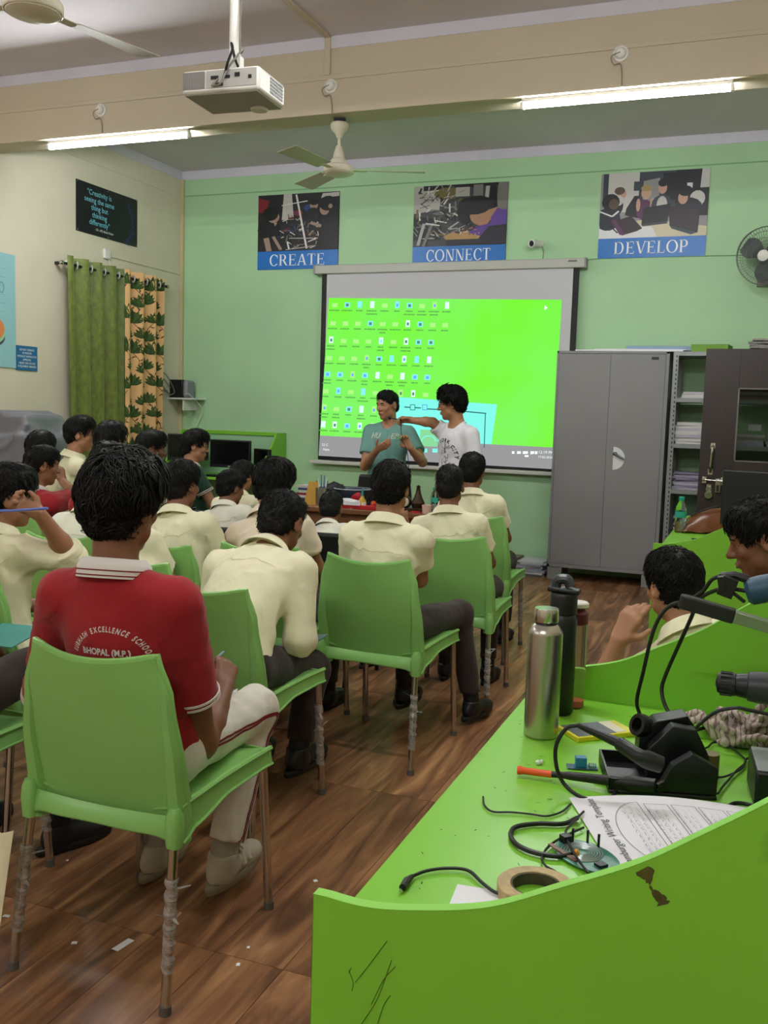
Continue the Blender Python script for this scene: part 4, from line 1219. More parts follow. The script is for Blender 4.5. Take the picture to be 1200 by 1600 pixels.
# black visitor chairs
def black_chair(x, y, rot, label, post=False):
    t = thing('visitor_chair', label, 'chair', (x, y, 0), rot, 'black visitor chairs')
    BF = mat('black upholstery', '#121316', rough=.6, bump=.15, bscale=90)
    MB().slab(lambda u, v: Vector(((u - .5) * .44, -.2 + v * .42, .46 + .012 * math.sin(u * PI) * math.sin(v * PI))), 8, 8, .05).build('seat', BF, t, bevel=.012)
    MB().slab(lambda u, v: Vector(((.5 - u) * .42, -.21 - .05 * v - .02 * (1 - (2 * u - 1) ** 2), .56 + v * .27)), 8, 8, .04).build('backrest', BF, t, bevel=.012)
    for s in (-1, 1):
        MB().tube(bez([(s * .2, .22, 0), (s * .2, .2, .44), (s * .2, -.17, .44), (s * .2, -.22, .56), (s * .2, -.27, .84)], 6), .012, 8).build('frame_tube', CHROME if post else DARKMETAL, t)
        MB().tube([(s * .2, -.15, .44), (s * .2, -.24, 0)], .012, 8).build('leg', CHROME if post else DARKMETAL, t)
    return t
black_chair(-2.12, 4.72, 0, 'black visitor chair under the short-haired boy in front of the table')
black_chair(-2.66, 4.62, 0, 'black visitor chair in the second row before the monitors')
black_chair(-2.95, 5.25, 0, 'black visitor chair behind the two boys near the monitors')
black_chair(-3.96, 6.33, -.5, 'black visitor chair with a bright steel post under the boy in dark green', True)

# ------------------------------------------------------------------ green workstation desks on the right
DESKG = mat('lime laminate', '#80c43a', rough=.32, var=.03, vscale=2, dirt='#5f9a2a', dscale=9, dlo=.68, dhi=.78)
EDGEG = mat('lime edge band', '#92d65c', rough=.35)
PROF = [(-.562, .79), (-.46, .783), (-.37, .797), (-.28, .822), (-.19, .868), (-.10, .917), (-.03, .967), (.04, 1.02), (.15, 1.11), (.3, 1.2), (.42, 1.24), (.548, 1.25)]
def profile(n=60, dz=0.0):
    pts = bez([(x, z + dz, 0) for x, z in PROF], 6)
    return [(p.x, p.y) for p in pts]
def desk_unit(y0, y1, label, dz0=0.0, dz1=0.0, front=-.5, xa=-.53, xb=-.497):
    t = thing('workstation_desk', label, 'desk', (0, y0, 0))
    L = y1 - y0
    MB().b2(front, .545, .018, L - .018, .725, .75).build('desk_top', DESKG, t)
    MB().b2(front, front + .002, .018, L - .018, .726, .749).build('edge_band', EDGEG, t)
    MB().b2(.52, .545, .018, L - .018, 0, .725).build('back_panel', DESKG, t)
    for yy, dz, xe in ((0, dz0, xa), (L - .018, dz1, xb)):
        pts = [q for q in profile(dz=dz) if q[0] > xe + .004]
        pts = [(xe, pts[0][1])] + pts
        poly = pts + [(.548, 0), (xe, 0)]
        M = Matrix(((1, 0, 0, 0), (0, 0, 1, yy), (0, 1, 0, 0), (0, 0, 0, 1)))
        p_ = MB().prism(poly, 0, .018, M).build('partition', DESKG, t, smooth=20)
        # pvc edge band on the curved top and the front edge
        vs, fs = [], []
        band = [(xe, 0)] + pts
        for (x, z) in band:
            vs += [(x, yy - .0004, z + .0006), (x, yy + .0184, z + .0006)]
        vs = [(x - .0006 if i < 2 * len(band) and abs(x - xe) < 1e-6 else x, y, z) for i, (x, y, z) in enumerate(vs)]
        fs = [(2 * i, 2 * i + 1, 2 * i + 3, 2 * i + 2) for i in range(len(band) - 1)]
        MB().add(vs, fs).build('edge_strip', EDGEG, p_, smooth=30)
    return t
d1 = desk_unit(1.15, 2.393, 'lime green workstation desk in the foreground covered with tools', 0, .034)
d3 = desk_unit(5.45, 7.05, 'lime green workstation desk farther along with the handbag on it', -.01, 0, -.47, -.5, -.5)
# old tape residue and pencil scratches on the near partition
rr_ = random.Random(8)
m = MB()
def np_(px, py): 
    p = aY(px, py, 1.15); return Vector((p.x, -.0006, p.z))
lft, rgt_ = [], []
for k in range(19):
    s = k / 18
    cx, cy = 1003 + 33 * s + 3 * math.sin(s * 9), 1358 + 56 * s
    wd = (7 + 5 * math.sin(s * 7 + 1)) * (1 - .3 * s) + rr_.uniform(-2.5, 2.5)
    lft.append(np_(cx - wd, cy + wd * .35 + rr_.uniform(-2, 2))); rgt_.append(np_(cx + wd, cy - wd * .35 + rr_.uniform(-2, 2)))
m.add([p for a, b in zip(lft, rgt_) for p in (a, b)], [(2 * i, 2 * i + 1, 2 * i + 3, 2 * i + 2) for i in range(18)])
tag(m.build('tape_residue', mat('brown tape residue', '#4d4a1c', rough=.7, var=.3, vscale=60), d1, smooth=0, recalc=False), 'brown tape residue')
m = MB()
for pts in (((555, 1535), (575, 1510), (605, 1470)), ((565, 1600), (590, 1560), (612, 1500)), ((580, 1570), (600, 1530), (618, 1510)), ((545, 1515), (552, 1535), (550, 1548)), ((545, 1520), (549, 1512)), ((590, 1600), (600, 1570), (610, 1555))):
    m.tube([np_(*p) for p in bez([(a, b, 0) for a, b in pts], 5) for p in [(p.x, p.y)]], .0005, 4)
m.build('scratches', mat('scratch dark', '#3f6a12', rough=.7), d1, recalc=False)
# crumbs and dark flecks on the desk top
m = MB()
for k in range(70):
    x, y = rr_.uniform(-.47, -.05), rr_.uniform(1.25, 2.3)
    a = rr_.uniform(0, 3.14); l = rr_.uniform(.002, .009)
    m.add([(x + u, y + v - 1.15, .7503 + .0002 * (k % 3)) for u, v in line(0, 0, l * math.cos(a), l * math.sin(a), rr_.uniform(.001, .0025))], [(0, 1, 2, 3)])
tag(m.build('crumbs', mat('dark fleck', '#2d4a12', rough=.8), d1, smooth=0, recalc=False), kind='stuff')

# ------------------------------------------------------------------ workstation in the far left corner with monitors
BX0, BX1, BYF = -5.72, -4.57, 8.33
t = thing('workstation_desk', 'green workstation with monitors against the far wall', 'desk', (BX0, WY1, 0))
L = BX1 - BX0
MB().b2(0, L, BYF - WY1, -.005, .725, .75).build('desk_top', DESKG, t)
MB().b2(0, L - .018, -.03, -.005, 1.165, 1.2).build('top_rail', DESKG, t)
MB().b2(0, L - .018, -.012, -.006, .75, 1.165).build('back_panel', mat('frosted panel', '#9fc8a0', rough=.3), t)
pf = [(-.64, .78), (-.55, .8), (-.447, .941), (-.36, 1.02), (-.27, 1.12), (-.21, 1.19), (-.19, 1.2), (-.005, 1.2)]
for xx in (L - .018, 0):
    poly = [(p.x, p.y) for p in bez([(a, b, 0) for a, b in pf], 4)] + [(-.005, 0), (-.64, 0)]
    M = Matrix(((0, 0, 1, xx), (1, 0, 0, 0), (0, 1, 0, 0), (0, 0, 0, 1)))
    MB().prism(poly, 0, .018, M).build('partition', DESKG, t, smooth=20)
SCR = mat('dark monitor glass', '#0a0b0d', rough=.12)
def monitor(x, y, rot, w, h, zb, label):
    t = thing('monitor', label, 'monitor', (x, y, .75), rot)
    MB().b2(-w / 2, w / 2, -.02, .025, zb, zb + h).build('case', BLACKPL, t, bevel=.006)
    MB().b2(-w / 2 + .014, w / 2 - .014, -.0215, -.02, zb + .03, zb + h - .014).build('screen', SCR, t, smooth=0)
    MB().b2(-.02, .02, -.0225, -.0213, zb + .01, zb + .017).build('logo_strip', PVC, t)
    MB().cyl((0, .03, .01), (0, .03, zb + .08), .02).build('neck', BLACKPL, t)
    MB().lathe([(0, .016), (.03, .015), (.1, .008), (.11, 0), (0, 0)], c=(0, .02, 0), n=24).build('base', BLACKPL, t)
a = aY(357, 735, 8.5)
monitor(-4.97, 8.52, .1, .44, .28, .09, 'large black monitor behind the boy in dark green')
monitor(-4.66, 8.62, -.45, .25, .17, .12, 'small black screen next to the green partition of the far desk')
monitor(-5.52, 8.6, .5, .42, .27, .14, 'black monitor standing near the floral curtain')
tag(MB().b2(-.2, .2, -.07, .07, 0, .02).build('keyboard', BLACKPL, loc=(-4.97, 8.41, .75), bevel=.004), 'black keyboard before the large far monitor', 'keyboard')
monitor(.07, 5.95, PI - .25, .5, .32, .1, 'black monitor turned away on the desk with the handbag')

# ------------------------------------------------------------------ presenter's table
TWOOD = mat('table wood', '#7a5234', rough=.35, var=.18, vscale=4, stretch=(2, 14, 14))
TX0, TX1, TY0, TY1 = -3.42, -2.0, 6.3, 6.9
t = thing('demo_table', 'brown wooden table crowded with kits before the presenters', 'table', ((TX0 + TX1) / 2, (TY0 + TY1) / 2, 0))
tw, td = (TX1 - TX0) / 2, (TY1 - TY0) / 2
MB().b2(-tw, tw, -td, td, .712, .75).build('table_top', TWOOD, t, bevel=.006)
for sx in (-1, 1):
    for sy in (-1, 1):
        MB().b2(sx * (tw - .04), sx * (tw - .09), sy * (td - .04), sy * (td - .09), 0, .712).build('leg', DARKMETAL, t, bevel=.003)
MB().b2(-tw + .06, tw - .06, td - .08, td - .06, .25, .712).build('modesty_panel', mat('dark panel', '#241812', rough=.5), t)
MB().b2(-tw + .05, tw - .05, -td + .05, -td + .07, .62, .712).build('apron', TWOOD, t)
def ontable(px, py, dy=0.0):
    p = aY(px, py, TY0 + .05 + dy); return p.x, TY0 + .05 + dy, .75
# things on the table
def T(px, dy): 
    p = aZ(px, 780, .75); q_ = aY(px, 780, TY0 + dy); return (q_.x, TY0 + dy, .75)
c = T(485, .12)
tag(MB().add([(-.05, 0, 0), (.05, 0, 0), (.05, .03, .17), (-.03, .03, .17), (-.05, .006, 0), (.05, .006, 0), (.05, .036, .17), (-.03, .036, .17)], [(0, 1, 2, 3), (7, 6, 5, 4), (0, 4, 5, 1), (1, 5, 6, 2), (2, 6, 7, 3), (3, 7, 4, 0)]).build('folder', mat('mustard card', '#b98f38', rough=.7), loc=c), 'mustard yellow folder standing at the end of the table', 'folder')
z_ = .75
for i, cc in enumerate(['#c9c5c4', '#3c4f87', '#d8d4cf', '#8a2f34', '#c4c0ba', '#34406b', '#b7b3b0']):
    h = .018
    q_ = T(488, .3)
    tag(MB().b2(-.1, .1, -.07, .07, 0, h).build('book', mat('book ' + cc, cc, rough=.6), loc=(q_[0] + br_.uniform(-.01, .02), q_[1], z_), rotz=br_.uniform(-.1, .1), smooth=0), ['pale book at the bottom of the table stack', 'blue book second from the bottom of the table stack', 'white book third in the table stack', 'maroon book in the table stack', 'pale grey book fifth in the table stack', 'dark blue book near the top of the table stack', 'grey book on top of the table stack'][i], 'book', 'books on the table')
    z_ += h + .0005
c = T(503, .16)
t = thing('pen_holder', 'steel pen holder full of pens on the table', 'pen holder', c)
MB().lathe([(.048, 0), (.05, .002), (.05, .13), (.047, .13), (.046, .006), (0, .006)], n=24).build('cup', STEEL, t)
for i in range(6):
    a = i * 1.1
    MB().cyl((.02 * math.cos(a), .02 * math.sin(a), .02), (.045 * math.cos(a), .045 * math.sin(a), .18 + .02 * (i % 3)), .0055, .003, n=8).build('pen', [BLACKPL, PVC, mat('pen blue', '#2d4f9a')][i % 3], t)
c = T(526, .3)
m = MB()
m.slab(lambda u, v: Vector(((u - .5) * .26, (v - .5) * .14, .02 + .17 * math.sin(u * PI) ** .6 * math.sin(v * PI) ** .5 * (1 - .35 * u) + .012 * math.sin(u * 21) * math.sin(v * 13))), 18, 12, .02)
tag(m.build('soft_bag', mat('black bag cloth', '#111216', rough=.6), loc=c), 'crumpled black cloth bag on the table', 'bag')
c = T(552, .3)
t = thing('plastic_tray', 'dark blue plastic tub with coloured bits on the table', 'tub', c)
MB().lathe([(0, .0), (.08, 0), (.14, .11), (.145, .12), (.135, .12), (.075, .012), (0, .012)], n=28).build('tub', mat('tub blue black', '#26313f', rough=.35), t)
MB().lathe([(.142, .119), (.15, .123), (.142, .127)], n=28).build('rim', mat('rim grey', '#a7b0b6', rough=.4), t)
MB().ell((.06, -.1, .08), (.045, .02, .04)).build('red_cap', mat('red plastic', '#b3202c', rough=.4), t)
c = T(548, .08)
tag(MB().slab(lambda u, v: Vector(((u - .5) * .18, (v - .5) * .12, .06 + .006 * math.sin(u * 7))), 6, 4, .055).build('white_box', PAPER, loc=c, bevel=.004), 'white carton below the dark blue tub', 'box')
c = T(566, .06)
t = thing('glue_bottle', 'yellow squeeze bottle with a teal nozzle on the table', 'bottle', c)
MB().lathe([(0, 0), (.026, 0), (.028, .01), (.028, .06), (.012, .085), (.01, .095), (0, .095)], n=18).build('body', mat('yellow plastic', '#c4a13a', rough=.4), t)
MB().lathe([(.01, .09), (.009, .12), (.004, .15), (0, .15)], n=12).build('nozzle', mat('teal plastic', '#2f8a8a', rough=.4), t)
# red component kit in the middle
c = aY(556, 790, TY0 + .07)
t = thing('component_kit', 'long red tray of parts along the front of the table', 'tray', (c.x, TY0 + .07, .75))
MB().b2(-.18, .2, -.05, .05, 0, .03).build('tray', mat('red plastic', '#b3202c'), t, bevel=.004)
for i in range(14):
    x, y = -.16 + i * .026, -.03 + (i % 3) * .03
    MB().box((x, y, .035 + .004 * (i % 4)), (.02, .024, .022), rot=(0, 0, i)).build('component', [mat('red plastic', '#b3202c'), PVC, BLACKPL, mat('part orange', '#d26a30', rough=.4)][i % 4], t)
m = MB(); cr_ = random.Random(2)
c = T(535, .14)
for i in range(14):
    m.tube(bez([(cr_.uniform(-.09, .09), cr_.uniform(-.04, .04), cr_.uniform(0.004, .06)) for _ in range(4)], 5), .003, 5)
tag(m.build('wire_tangle', mat('clear wire', '#9b938c', rough=.4), loc=c, recalc=False), 'tangle of thin wires on the table behind the red tray', 'wire')
# motor model, brown figures, bottle, paper cup
c = T(645, .16)
t = thing('brass_model', 'dark brown brass model on a plinth at the right of the table', 'model', c)
BRS = mat('aged brass', '#3b2a1c', rough=.35, metal=.5)
MB().b2(-.1, .1, -.06, .06, 0, .025).build('plinth', BRS, t, bevel=.004)
MB().lathe([(0, .025), (.04, .025), (.05, .06), (.03, .1), (.02, .13), (.012, .17), (.016, .18), (0, .19)], c=(.04, 0, 0), n=20).build('urn', BRS, t)
MB().ell((-.045, -.01, .065), (.04, .04, .042)).cyl((-.045, -.01, .1), (-.045, -.01, .14), .012).build('globe', BRS, t)
MB().lathe([(.0, .012), (.03, .012), (.034, 0)], c=(-.045, -.05, .065), axis=(0, -1, 0), n=18).build('dial', mat('dial cream', '#c9bda0', rough=.4), t)
c = T(679, .14)
t = thing('water_bottle', 'small clear water bottle with teal label on the table', 'bottle', c)
CLEAR = mat('clear plastic', '#e6f2ee', rough=.05, trans=1.0, ior=1.25)
def pet_bottle(t, k=1.0):
    MB().lathe([(0, 0), (.026 * k, 0), (.03 * k, .008 * k), (.03 * k, .06 * k), (.028 * k, .066 * k), (.03 * k, .07 * k), (.03 * k, .13 * k), (.026 * k, .15 * k), (.013 * k, .175 * k), (.012 * k, .19 * k), (0, .19 * k)], n=24).build('body', CLEAR, t)
    MB().lathe([(.0305 * k, .085 * k), (.0308 * k, .088 * k), (.0308 * k, .118 * k), (.0305 * k, .12 * k)], n=24).build('label_band', mat('teal label', '#2fa08e', rough=.4), t)
    MB().lathe([(.0145 * k, .18 * k), (.0155 * k, .182 * k), (.0155 * k, .2 * k), (.013 * k, .203 * k), (0, .203 * k)], n=20).build('cap', mat('teal cap', '#1fa58f', rough=.35), t)
pet_bottle(t, .9)
c = T(667, .06)
tag(MB().lathe([(0, 0), (.028, 0), (.034, .06), (.032, .06), (.027, .004), (0, .004)], n=18).build('paper_cup', mat('pink paper', '#d8b7a8', rough=.7), loc=c), 'pale pink paper cup beside the small water bottle', 'cup')
c = T(650, .05)
tag(MB().b2(-.03, .03, -.012, .012, 0, .012).cyl((.03, 0, .006), (.05, 0, .006), .004).build('red_clip', mat('red plastic', '#b3202c'), loc=c, rotz=.3), 'small red clip at the front edge of the table', 'clip')
# office chair behind the table
t = thing('office_chair', 'black office chair back between the table and the presenter', 'chair', (aY(612, 745, 7.2).x, 7.22, 0), PI)
BF = mat('black upholstery', '#121316')
MB().slab(lambda u, v: Vector(((.5 - u) * (.40 + .04 * math.sin(v * PI)), .19 + .03 * v - .03 * (1 - (2 * u - 1) ** 2), .55 + v * .40)), 10, 10, .05).build('backrest', BF, t, bevel=.015)
MB().slab(lambda u, v: Vector(((u - .5) * .46, -.24 + v * .44, .48)), 6, 6, .07).build('seat', BF, t, bevel=.02)
MB().cyl((0, 0, .08), (0, 0, .41), .028).build('gas_lift', DARKMETAL, t)
MB().tube([(0, .12, .43), (0, .26, .46), (0, .25, .6)], .015).build('back_bar', DARKMETAL, t)
for i in range(5):
    a = 2 * PI * i / 5
    lg = MB().tube([(0, 0, .1), (.27 * math.cos(a), .27 * math.sin(a), .06)], [.024, .016], 8).build('base_leg', BLACKPL, t)
    MB().lathe([(0, -.012), (.026, -.012), (.028, 0), (.026, .012), (0, .012)], c=(.27 * math.cos(a), .27 * math.sin(a), .028), axis=(-math.sin(a), math.cos(a), 0), n=14).build('castor', BLACKPL, lg)

# ------------------------------------------------------------------ things on the far right desk
c = aZ(1062, 832, .75)
t = thing('water_bottle', 'clear water bottle with teal cap on the right desk before the rack', 'bottle', (c.x, c.y, .75))
pet_bottle(t, 1.12)
c = aZ(1112, 832, .75)
t = thing('handbag', 'brown leather handbag lying on the right desk', 'bag', (c.x, c.y, .75), .18)
LEA = mat('brown leather', '#6a3a1c', rough=.32, var=.15, vscale=12, bump=.2, bscale=30)
MB().slab(lambda u, v: Vector(((u - .5) * .4, (v - .5) * .24 + .03 * (u - .5), .012 + .15 * (math.sin(u * PI) ** .5) * (math.sin(v * PI) ** .5) * (.75 + .35 * u) + .004 * math.sin(u * 17 + v * 9))), 22, 14, .02).build('body', LEA, t)
MB().tube(bez([(-.14, -.04, .1), (-.05, -.05, .15), (.06, -.045, .175), (.15, -.03, .14)], 6), .005, 6).build('zip', mat('dark leather', '#26140c', rough=.5), t)
MB().tube(bez([(.13, .0, .08), (.2, -.03, .07), (.22, -.08, .03), (.15, -.1, .01), (.05, -.11, .012), (-.06, -.1, .015)], 6), .008, 6).build('strap', LEA, t)
MB().slab(lambda u, v: Vector((-.12 + u * .24, -.09 - .012 * math.sin(v * PI), .012 + v * .05)), 6, 4, .006).build('pocket', LEA, t)
c = aZ(1090, 847, .75)
tag(MB().tube([(-.06, 0, .005), (.06, .01, .005)], .005, 8).build('pen', BLACKPL, loc=(c.x + .02, c.y + .1, .75)), 'black pen on the right desk before the handbag', 'pen')
# ------------------------------------------------------------------ bottles on the foreground desk
DT = .75
c = Vector((-.404, 2.052, DT))
t = thing('steel_bottle', 'brushed steel water bottle standing on the foreground desk', 'bottle', c)
STB = mat('steel bottle', '#b5b0a8', rough=.25, metal=1.0, bump=.08, bscale=40, stretch=(50, 50, .5))
MB().lathe([(0, 0), (.034, 0), (.0375, .004), (.0378, .23), (.0365, .237), (.03, .246), (.026, .25), (.024, .252), (0, .252)], n=48).build('body', STB, t)
MB().lathe([(.0225, .25), (.0225, .256), (.0265, .257), (.027, .26), (.027, .282), (.0255, .286), (0, .286)], n=40).build('cap', mat('steel cap', '#c4c0b8', rough=.2, metal=1.0), t)
MB().lathe([(.0235, .249), (.0255, .2525), (.0235, .256)], n=32).build('gasket', BLACKPL, t)
c = aZ(863, 1118, DT); c = Vector((c.x + .008, c.y + .03, DT))
t = thing('sipper_bottle', 'black sipper bottle behind the steel bottle', 'bottle', c)
MB().lathe([(0, 0), (.03, 0), (.034, .006), (.034, .225), (.031, .235), (.028, .24), (0, .24)], n=36).build('body', mat('matt black steel', '#17191b', rough=.4), t)
MB().lathe([(.029, .24), (.032, .242), (.032, .285), (.03, .29), (0, .29)], n=32).build('lid', BLACKPL, t)
m = MB(); m.box((.0, 0, .296), (.075, .036, .012), rot=(0, .06, 0)); m.build('lid_flap', BLACKPL, t, bevel=.004)
MB().tube(bez([(-.02, 0, .3), (-.018, 0, .318), (.005, 0, .322), (.014, 0, .306)], 5), .012, 10).build('spout', mat('spout grey', '#33363c', rough=.3), t)
c = aZ(891, 1108, DT); c = Vector((c.x, c.y + .028, DT))
t = thing('plastic_bottle', 'clear plastic bottle with maroon cap and pink drink', 'bottle', c)
MB().lathe([(0, .0), (.025, 0), (.027, .004), (.027, .205), (.024, .215), (0, .215)], n=32).build('body', mat('cloudy clear plastic', '#e4dcc8', rough=.12, trans=.92, ior=1.12), t)
MB().lathe([(0, .003), (.0245, .003), (.0255, .006), (.0255, .018), (0, .018)], n=28).build('drink', mat('pink drink', '#e8706a', rough=.3), t)
MB().lathe([(.026, .205), (.0285, .207), (.0285, .232), (.02, .24), (.019, .25), (0, .25)], n=28).build('cap', mat('maroon plastic', '#5c1f26', rough=.35), t)
MB().lathe([(.024, .246), (.0275, .248), (.0275, .256), (.024, .259), (0, .26)], n=28).build('cap_top', mat('cap white', '#ded8cf', rough=.4), t)

def pz(px, py, h=0.0):
    p = aZ(px, py, DT + h); return p
# booklet
A_, B_, C_ = pz(876, 1138), pz(897, 1164), pz(990, 1154)
t = thing('sensor_box', 'flat yellow and grey booklet on the desk behind the relay', 'booklet', (A_ + (C_ - B_) * .5 + (B_ - A_) * .5))
u_, v_ = (C_ - B_), (A_ - B_)
ang = math.atan2(u_.y, u_.x)
t.rotation_euler = (0, 0, ang)
w_, h_ = u_.length, .085
MB().b2(-w_ / 2, w_ / 2, -h_ / 2, h_ / 2, 0, .011).build('cover', mat('booklet yellow', '#d8d02a', rough=.4), t, bevel=.002)
MB().b2(-w_ / 2 + .006, w_ * .18, -h_ / 2 + .006, h_ / 2 - .002, .011, .0116).build('grey_print', mat('booklet slate', '#4a5058', rough=.45), t, smooth=0)
MB().b2(w_ * .18, w_ / 2 - .02, -h_ / 2 + .01, h_ / 2 - .004, .011, .0115).build('pale_print', mat('booklet pale', '#d8d3b8', rough=.5), t, smooth=0)
# relay module
c = pz(908, 1203)
t = thing('relay_module', 'small blue relay module on the desk', 'circuit', (c.x, c.y + .01, DT), .3)
MB().b2(-.03, .03, -.013, .013, .002, .0036).build('board', mat('relay board blue', '#3f5f78', rough=.4), t)
MB().b2(-.014, .008, -.009, .009, .0036, .024).build('relay', mat('relay blue', '#1f6f9a', rough=.35), t, bevel=.001)
MB().b2(.014, .026, -.01, .01, .0036, .009).build('terminal', mat('terminal green', '#5f8f7a', rough=.4), t)
for i in range(4):
    MB().cyl((.013 + .004 * i, -.006, .003), (.013 + .004 * i, -.006, .014), .0008, n=6).build('pin', CHROME, t)
# soldering iron with the orange end, lying into the stand
a, b = pz(809, 1203, .012), pz(862, 1210, .014)
t = thing('desoldering_pump', 'black tool with a bright orange end lying across the desk', 'tool', (a.x, a.y, DT))
def rel(p, o=None): return Vector(p) - (o if o is not None else t.location)
ORG = mat('orange plastic', '#e8561e', rough=.4)
MB().tube([rel(a), rel(a.lerp(b, .1)), rel(a.lerp(b, .16)), rel(b)], [.0085, .0085, .0068, .0066], 12).build('plunger', ORG, t)
p1, p2, p3, p4 = pz(862, 1210, .014), pz(880, 1211, .016), pz(972, 1222, .022), pz(1025, 1228, .03)
MB().tube([rel(p1), rel(p2), rel(p2.lerp(p3, .1)), rel(p3), rel(p3.lerp(p4, .2)), rel(p4)], [.006, .0065, .008, .0105, .014, .013], 14).build('barrel', BLACKPL, t)
p5 = pz(1036, 1222, .03)
MB().tube([rel(p4), rel(p5)], [.005, .004], 8).build('tip', STEEL, t)
# soldering iron stand: tray with faceted blocks
a, b, c_ = pz(950, 1240), pz(1120, 1252), pz(960, 1192)
t = thing('soldering_stand', 'black faceted soldering iron stand on the desk', 'tool stand', (a.x, a.y, DT), math.atan2(b.y - a.y, b.x - a.x))
BST = mat('stand black', '#0f1011', rough=.38)
L_ = (b - a).length
MB().b2(0, L_, 0, .16, 0, .008).build('tray', BST, t, bevel=.002)
m = MB()
for (x0_, x1_, y0_, y1_) in ((0, .004, 0, .16), (0, L_ * .5, .156, .16), (0, L_ * .5, 0, .004)):
    m.b2(x0_, x1_, y0_, y1_, .008, .03)
m.build('tray_wall', BST, t)
def block(y0_, y1_, pts, nm):
    M = Matrix(((1, 0, 0, 0), (0, 0, 1, 0), (0, 1, 0, 0), (0, 0, 0, 1)))
    MB().prism(pts, y0_, y1_, M).build(nm, BST, t, smooth=0, bevel=.002)
block(.004, .028, [(.09, .008), (L_, .008), (L_, .06), (.15, .085), (.115, .06)], 'side_plate')
block(.07, .1, [(.08, .008), (L_ - .002, .008), (L_ - .002, .06), (.17, .11), (.125, .115), (.085, .07)], 'side_plate')
block(.028, .07, [(.13, .008), (L_ - .004, .008), (L_ - .004, .045), (.15, .05)], 'sponge_well')
block(.11, .16, [(.07, .008), (L_ * .9, .008), (L_ * .9, .1), (.16, .125), (.1, .11), (.07, .08)], 'rear_block')
MB().lathe([(.014, -.012), (.022, -.012), (.024, 0), (.022, .012), (.014, .012), (.014, -.012)], c=(.075, .125, .095), axis=(-.9, -.5, .35), n=22).build('holder_ring', BST, t)
MB().cyl((L_ + .012, .12, 0), (L_ + .012, .12, .05), .018, n=16).build('flux_tin', mat('tin brass', '#7a6a42', rough=.4, metal=.4), t)
# second soldering iron resting in the stand, with its looping lead
def at_h(px, py, h): return aZ(px, py, DT + h)
q0, q1, q2, q3 = at_h(904, 1133, .135), at_h(965, 1160, .12), at_h(1000, 1183, .112), at_h(1033, 1195, .10)
t = thing('soldering_iron', 'black soldering iron resting in the stand with a looping lead', 'soldering iron', (q3.x, q3.y, DT))
MB().tube([rel(q0), rel(q0.lerp(q1, .15)), rel(q1), rel(q1.lerp(q2, .1)), rel(q2), rel(q2.lerp(q3, .3)), rel(q3)], [.0055, .0065, .0095, .0125, .0135, .0165, .015], 16).build('handle', BLACKPL, t)
lead = [q0, at_h(885, 1138, .125), at_h(869, 1165, .09), at_h(870, 1200, .05), at_h(884, 1228, .02), at_h(912, 1247, .008), at_h(945, 1250, .006), at_h(962, 1238, .006), at_h(955, 1225, .006), at_h(930, 1218, .006)]
MB().tube(bez([rel(p) for p in lead], 8), .0038, 8).build('lead', BLACKPL, t)
# thick black cable loop and thin leads
def cable(pts, r, label, name='cable', matr=BLACKPL):
    o = pts[0].copy(); o.z = DT
    ob = MB().tube(bez([p - o for p in pts], 8), r, 8).build(name, matr, loc=o)
    return tag(ob, label, 'cable')
cable([pz(x, y, .006) for x, y in ((902, 1278), (880, 1287), (840, 1287), (806, 1292), (798, 1305), (808, 1320), (835, 1332), (872, 1338), (895, 1335))], .0042, 'thick black cable loop beside the round circuit board')
cable([pz(x, y, .004) for x, y in ((755, 1245), (757, 1258), (770, 1268), (800, 1269), (830, 1272), (855, 1275), (878, 1268), (892, 1256))], .0018, 'thin black wire lying across the empty part of the desk')
t = thing('power_lead', 'thin black lead with a silver barrel plug at the desk edge', 'cable', pz(628, 1388))
MB().tube([rel(pz(*p, .006)) for p in ((626, 1392), (629, 1386))], .0026, 8).build('barrel', CHROME, t)
MB().tube([rel(pz(*p, .007)) for p in ((629, 1387), (636, 1376), (644, 1369))], [.0055, .006, .0035], 10).build('plug', BLACKPL, t)
MB().tube(bez([rel(pz(*p, .006)) for p in ((644, 1369), (665, 1361), (690, 1357), (718, 1357), (735, 1362), (752, 1378), (770, 1392), (785, 1398))], 6), .0026, 8).build('lead', BLACKPL, t)
# masking tape roll and scrap paper
c = pz(838, 1398)
t = thing('tape_roll', 'tan roll of tape lying on the desk by the near partition', 'tape', (c.x, c.y - .005, DT))
MB().lathe([(.038, 0), (.056, 0), (.057, .001), (.057, .018), (.056, .019), (.038, .019), (.0375, .018), (.0375, .001), (.038, 0)], n=48).build('roll', mat('tan tape', '#b39a6a', rough=.5, var=.15, vscale=80), t)
MB().lathe([(.0345, .001), (.0375, .001), (.0375, .018), (.0345, .018), (.0345, .001)], n=40).build('core', mat('tape core', '#4a4032', rough=.7, var=.3, vscale=60), t)
A_, B_, C_ = pz(715, 1382), pz(710, 1416), pz(782, 1390)
t = MB().b2(0, .075, -.075, 0, 0, .0006).build('scrap_paper', PAPER, loc=(A_.x, A_.y, DT), rotz=.1)
tag(t, 'blank white scrap of paper under the thin lead', 'paper')
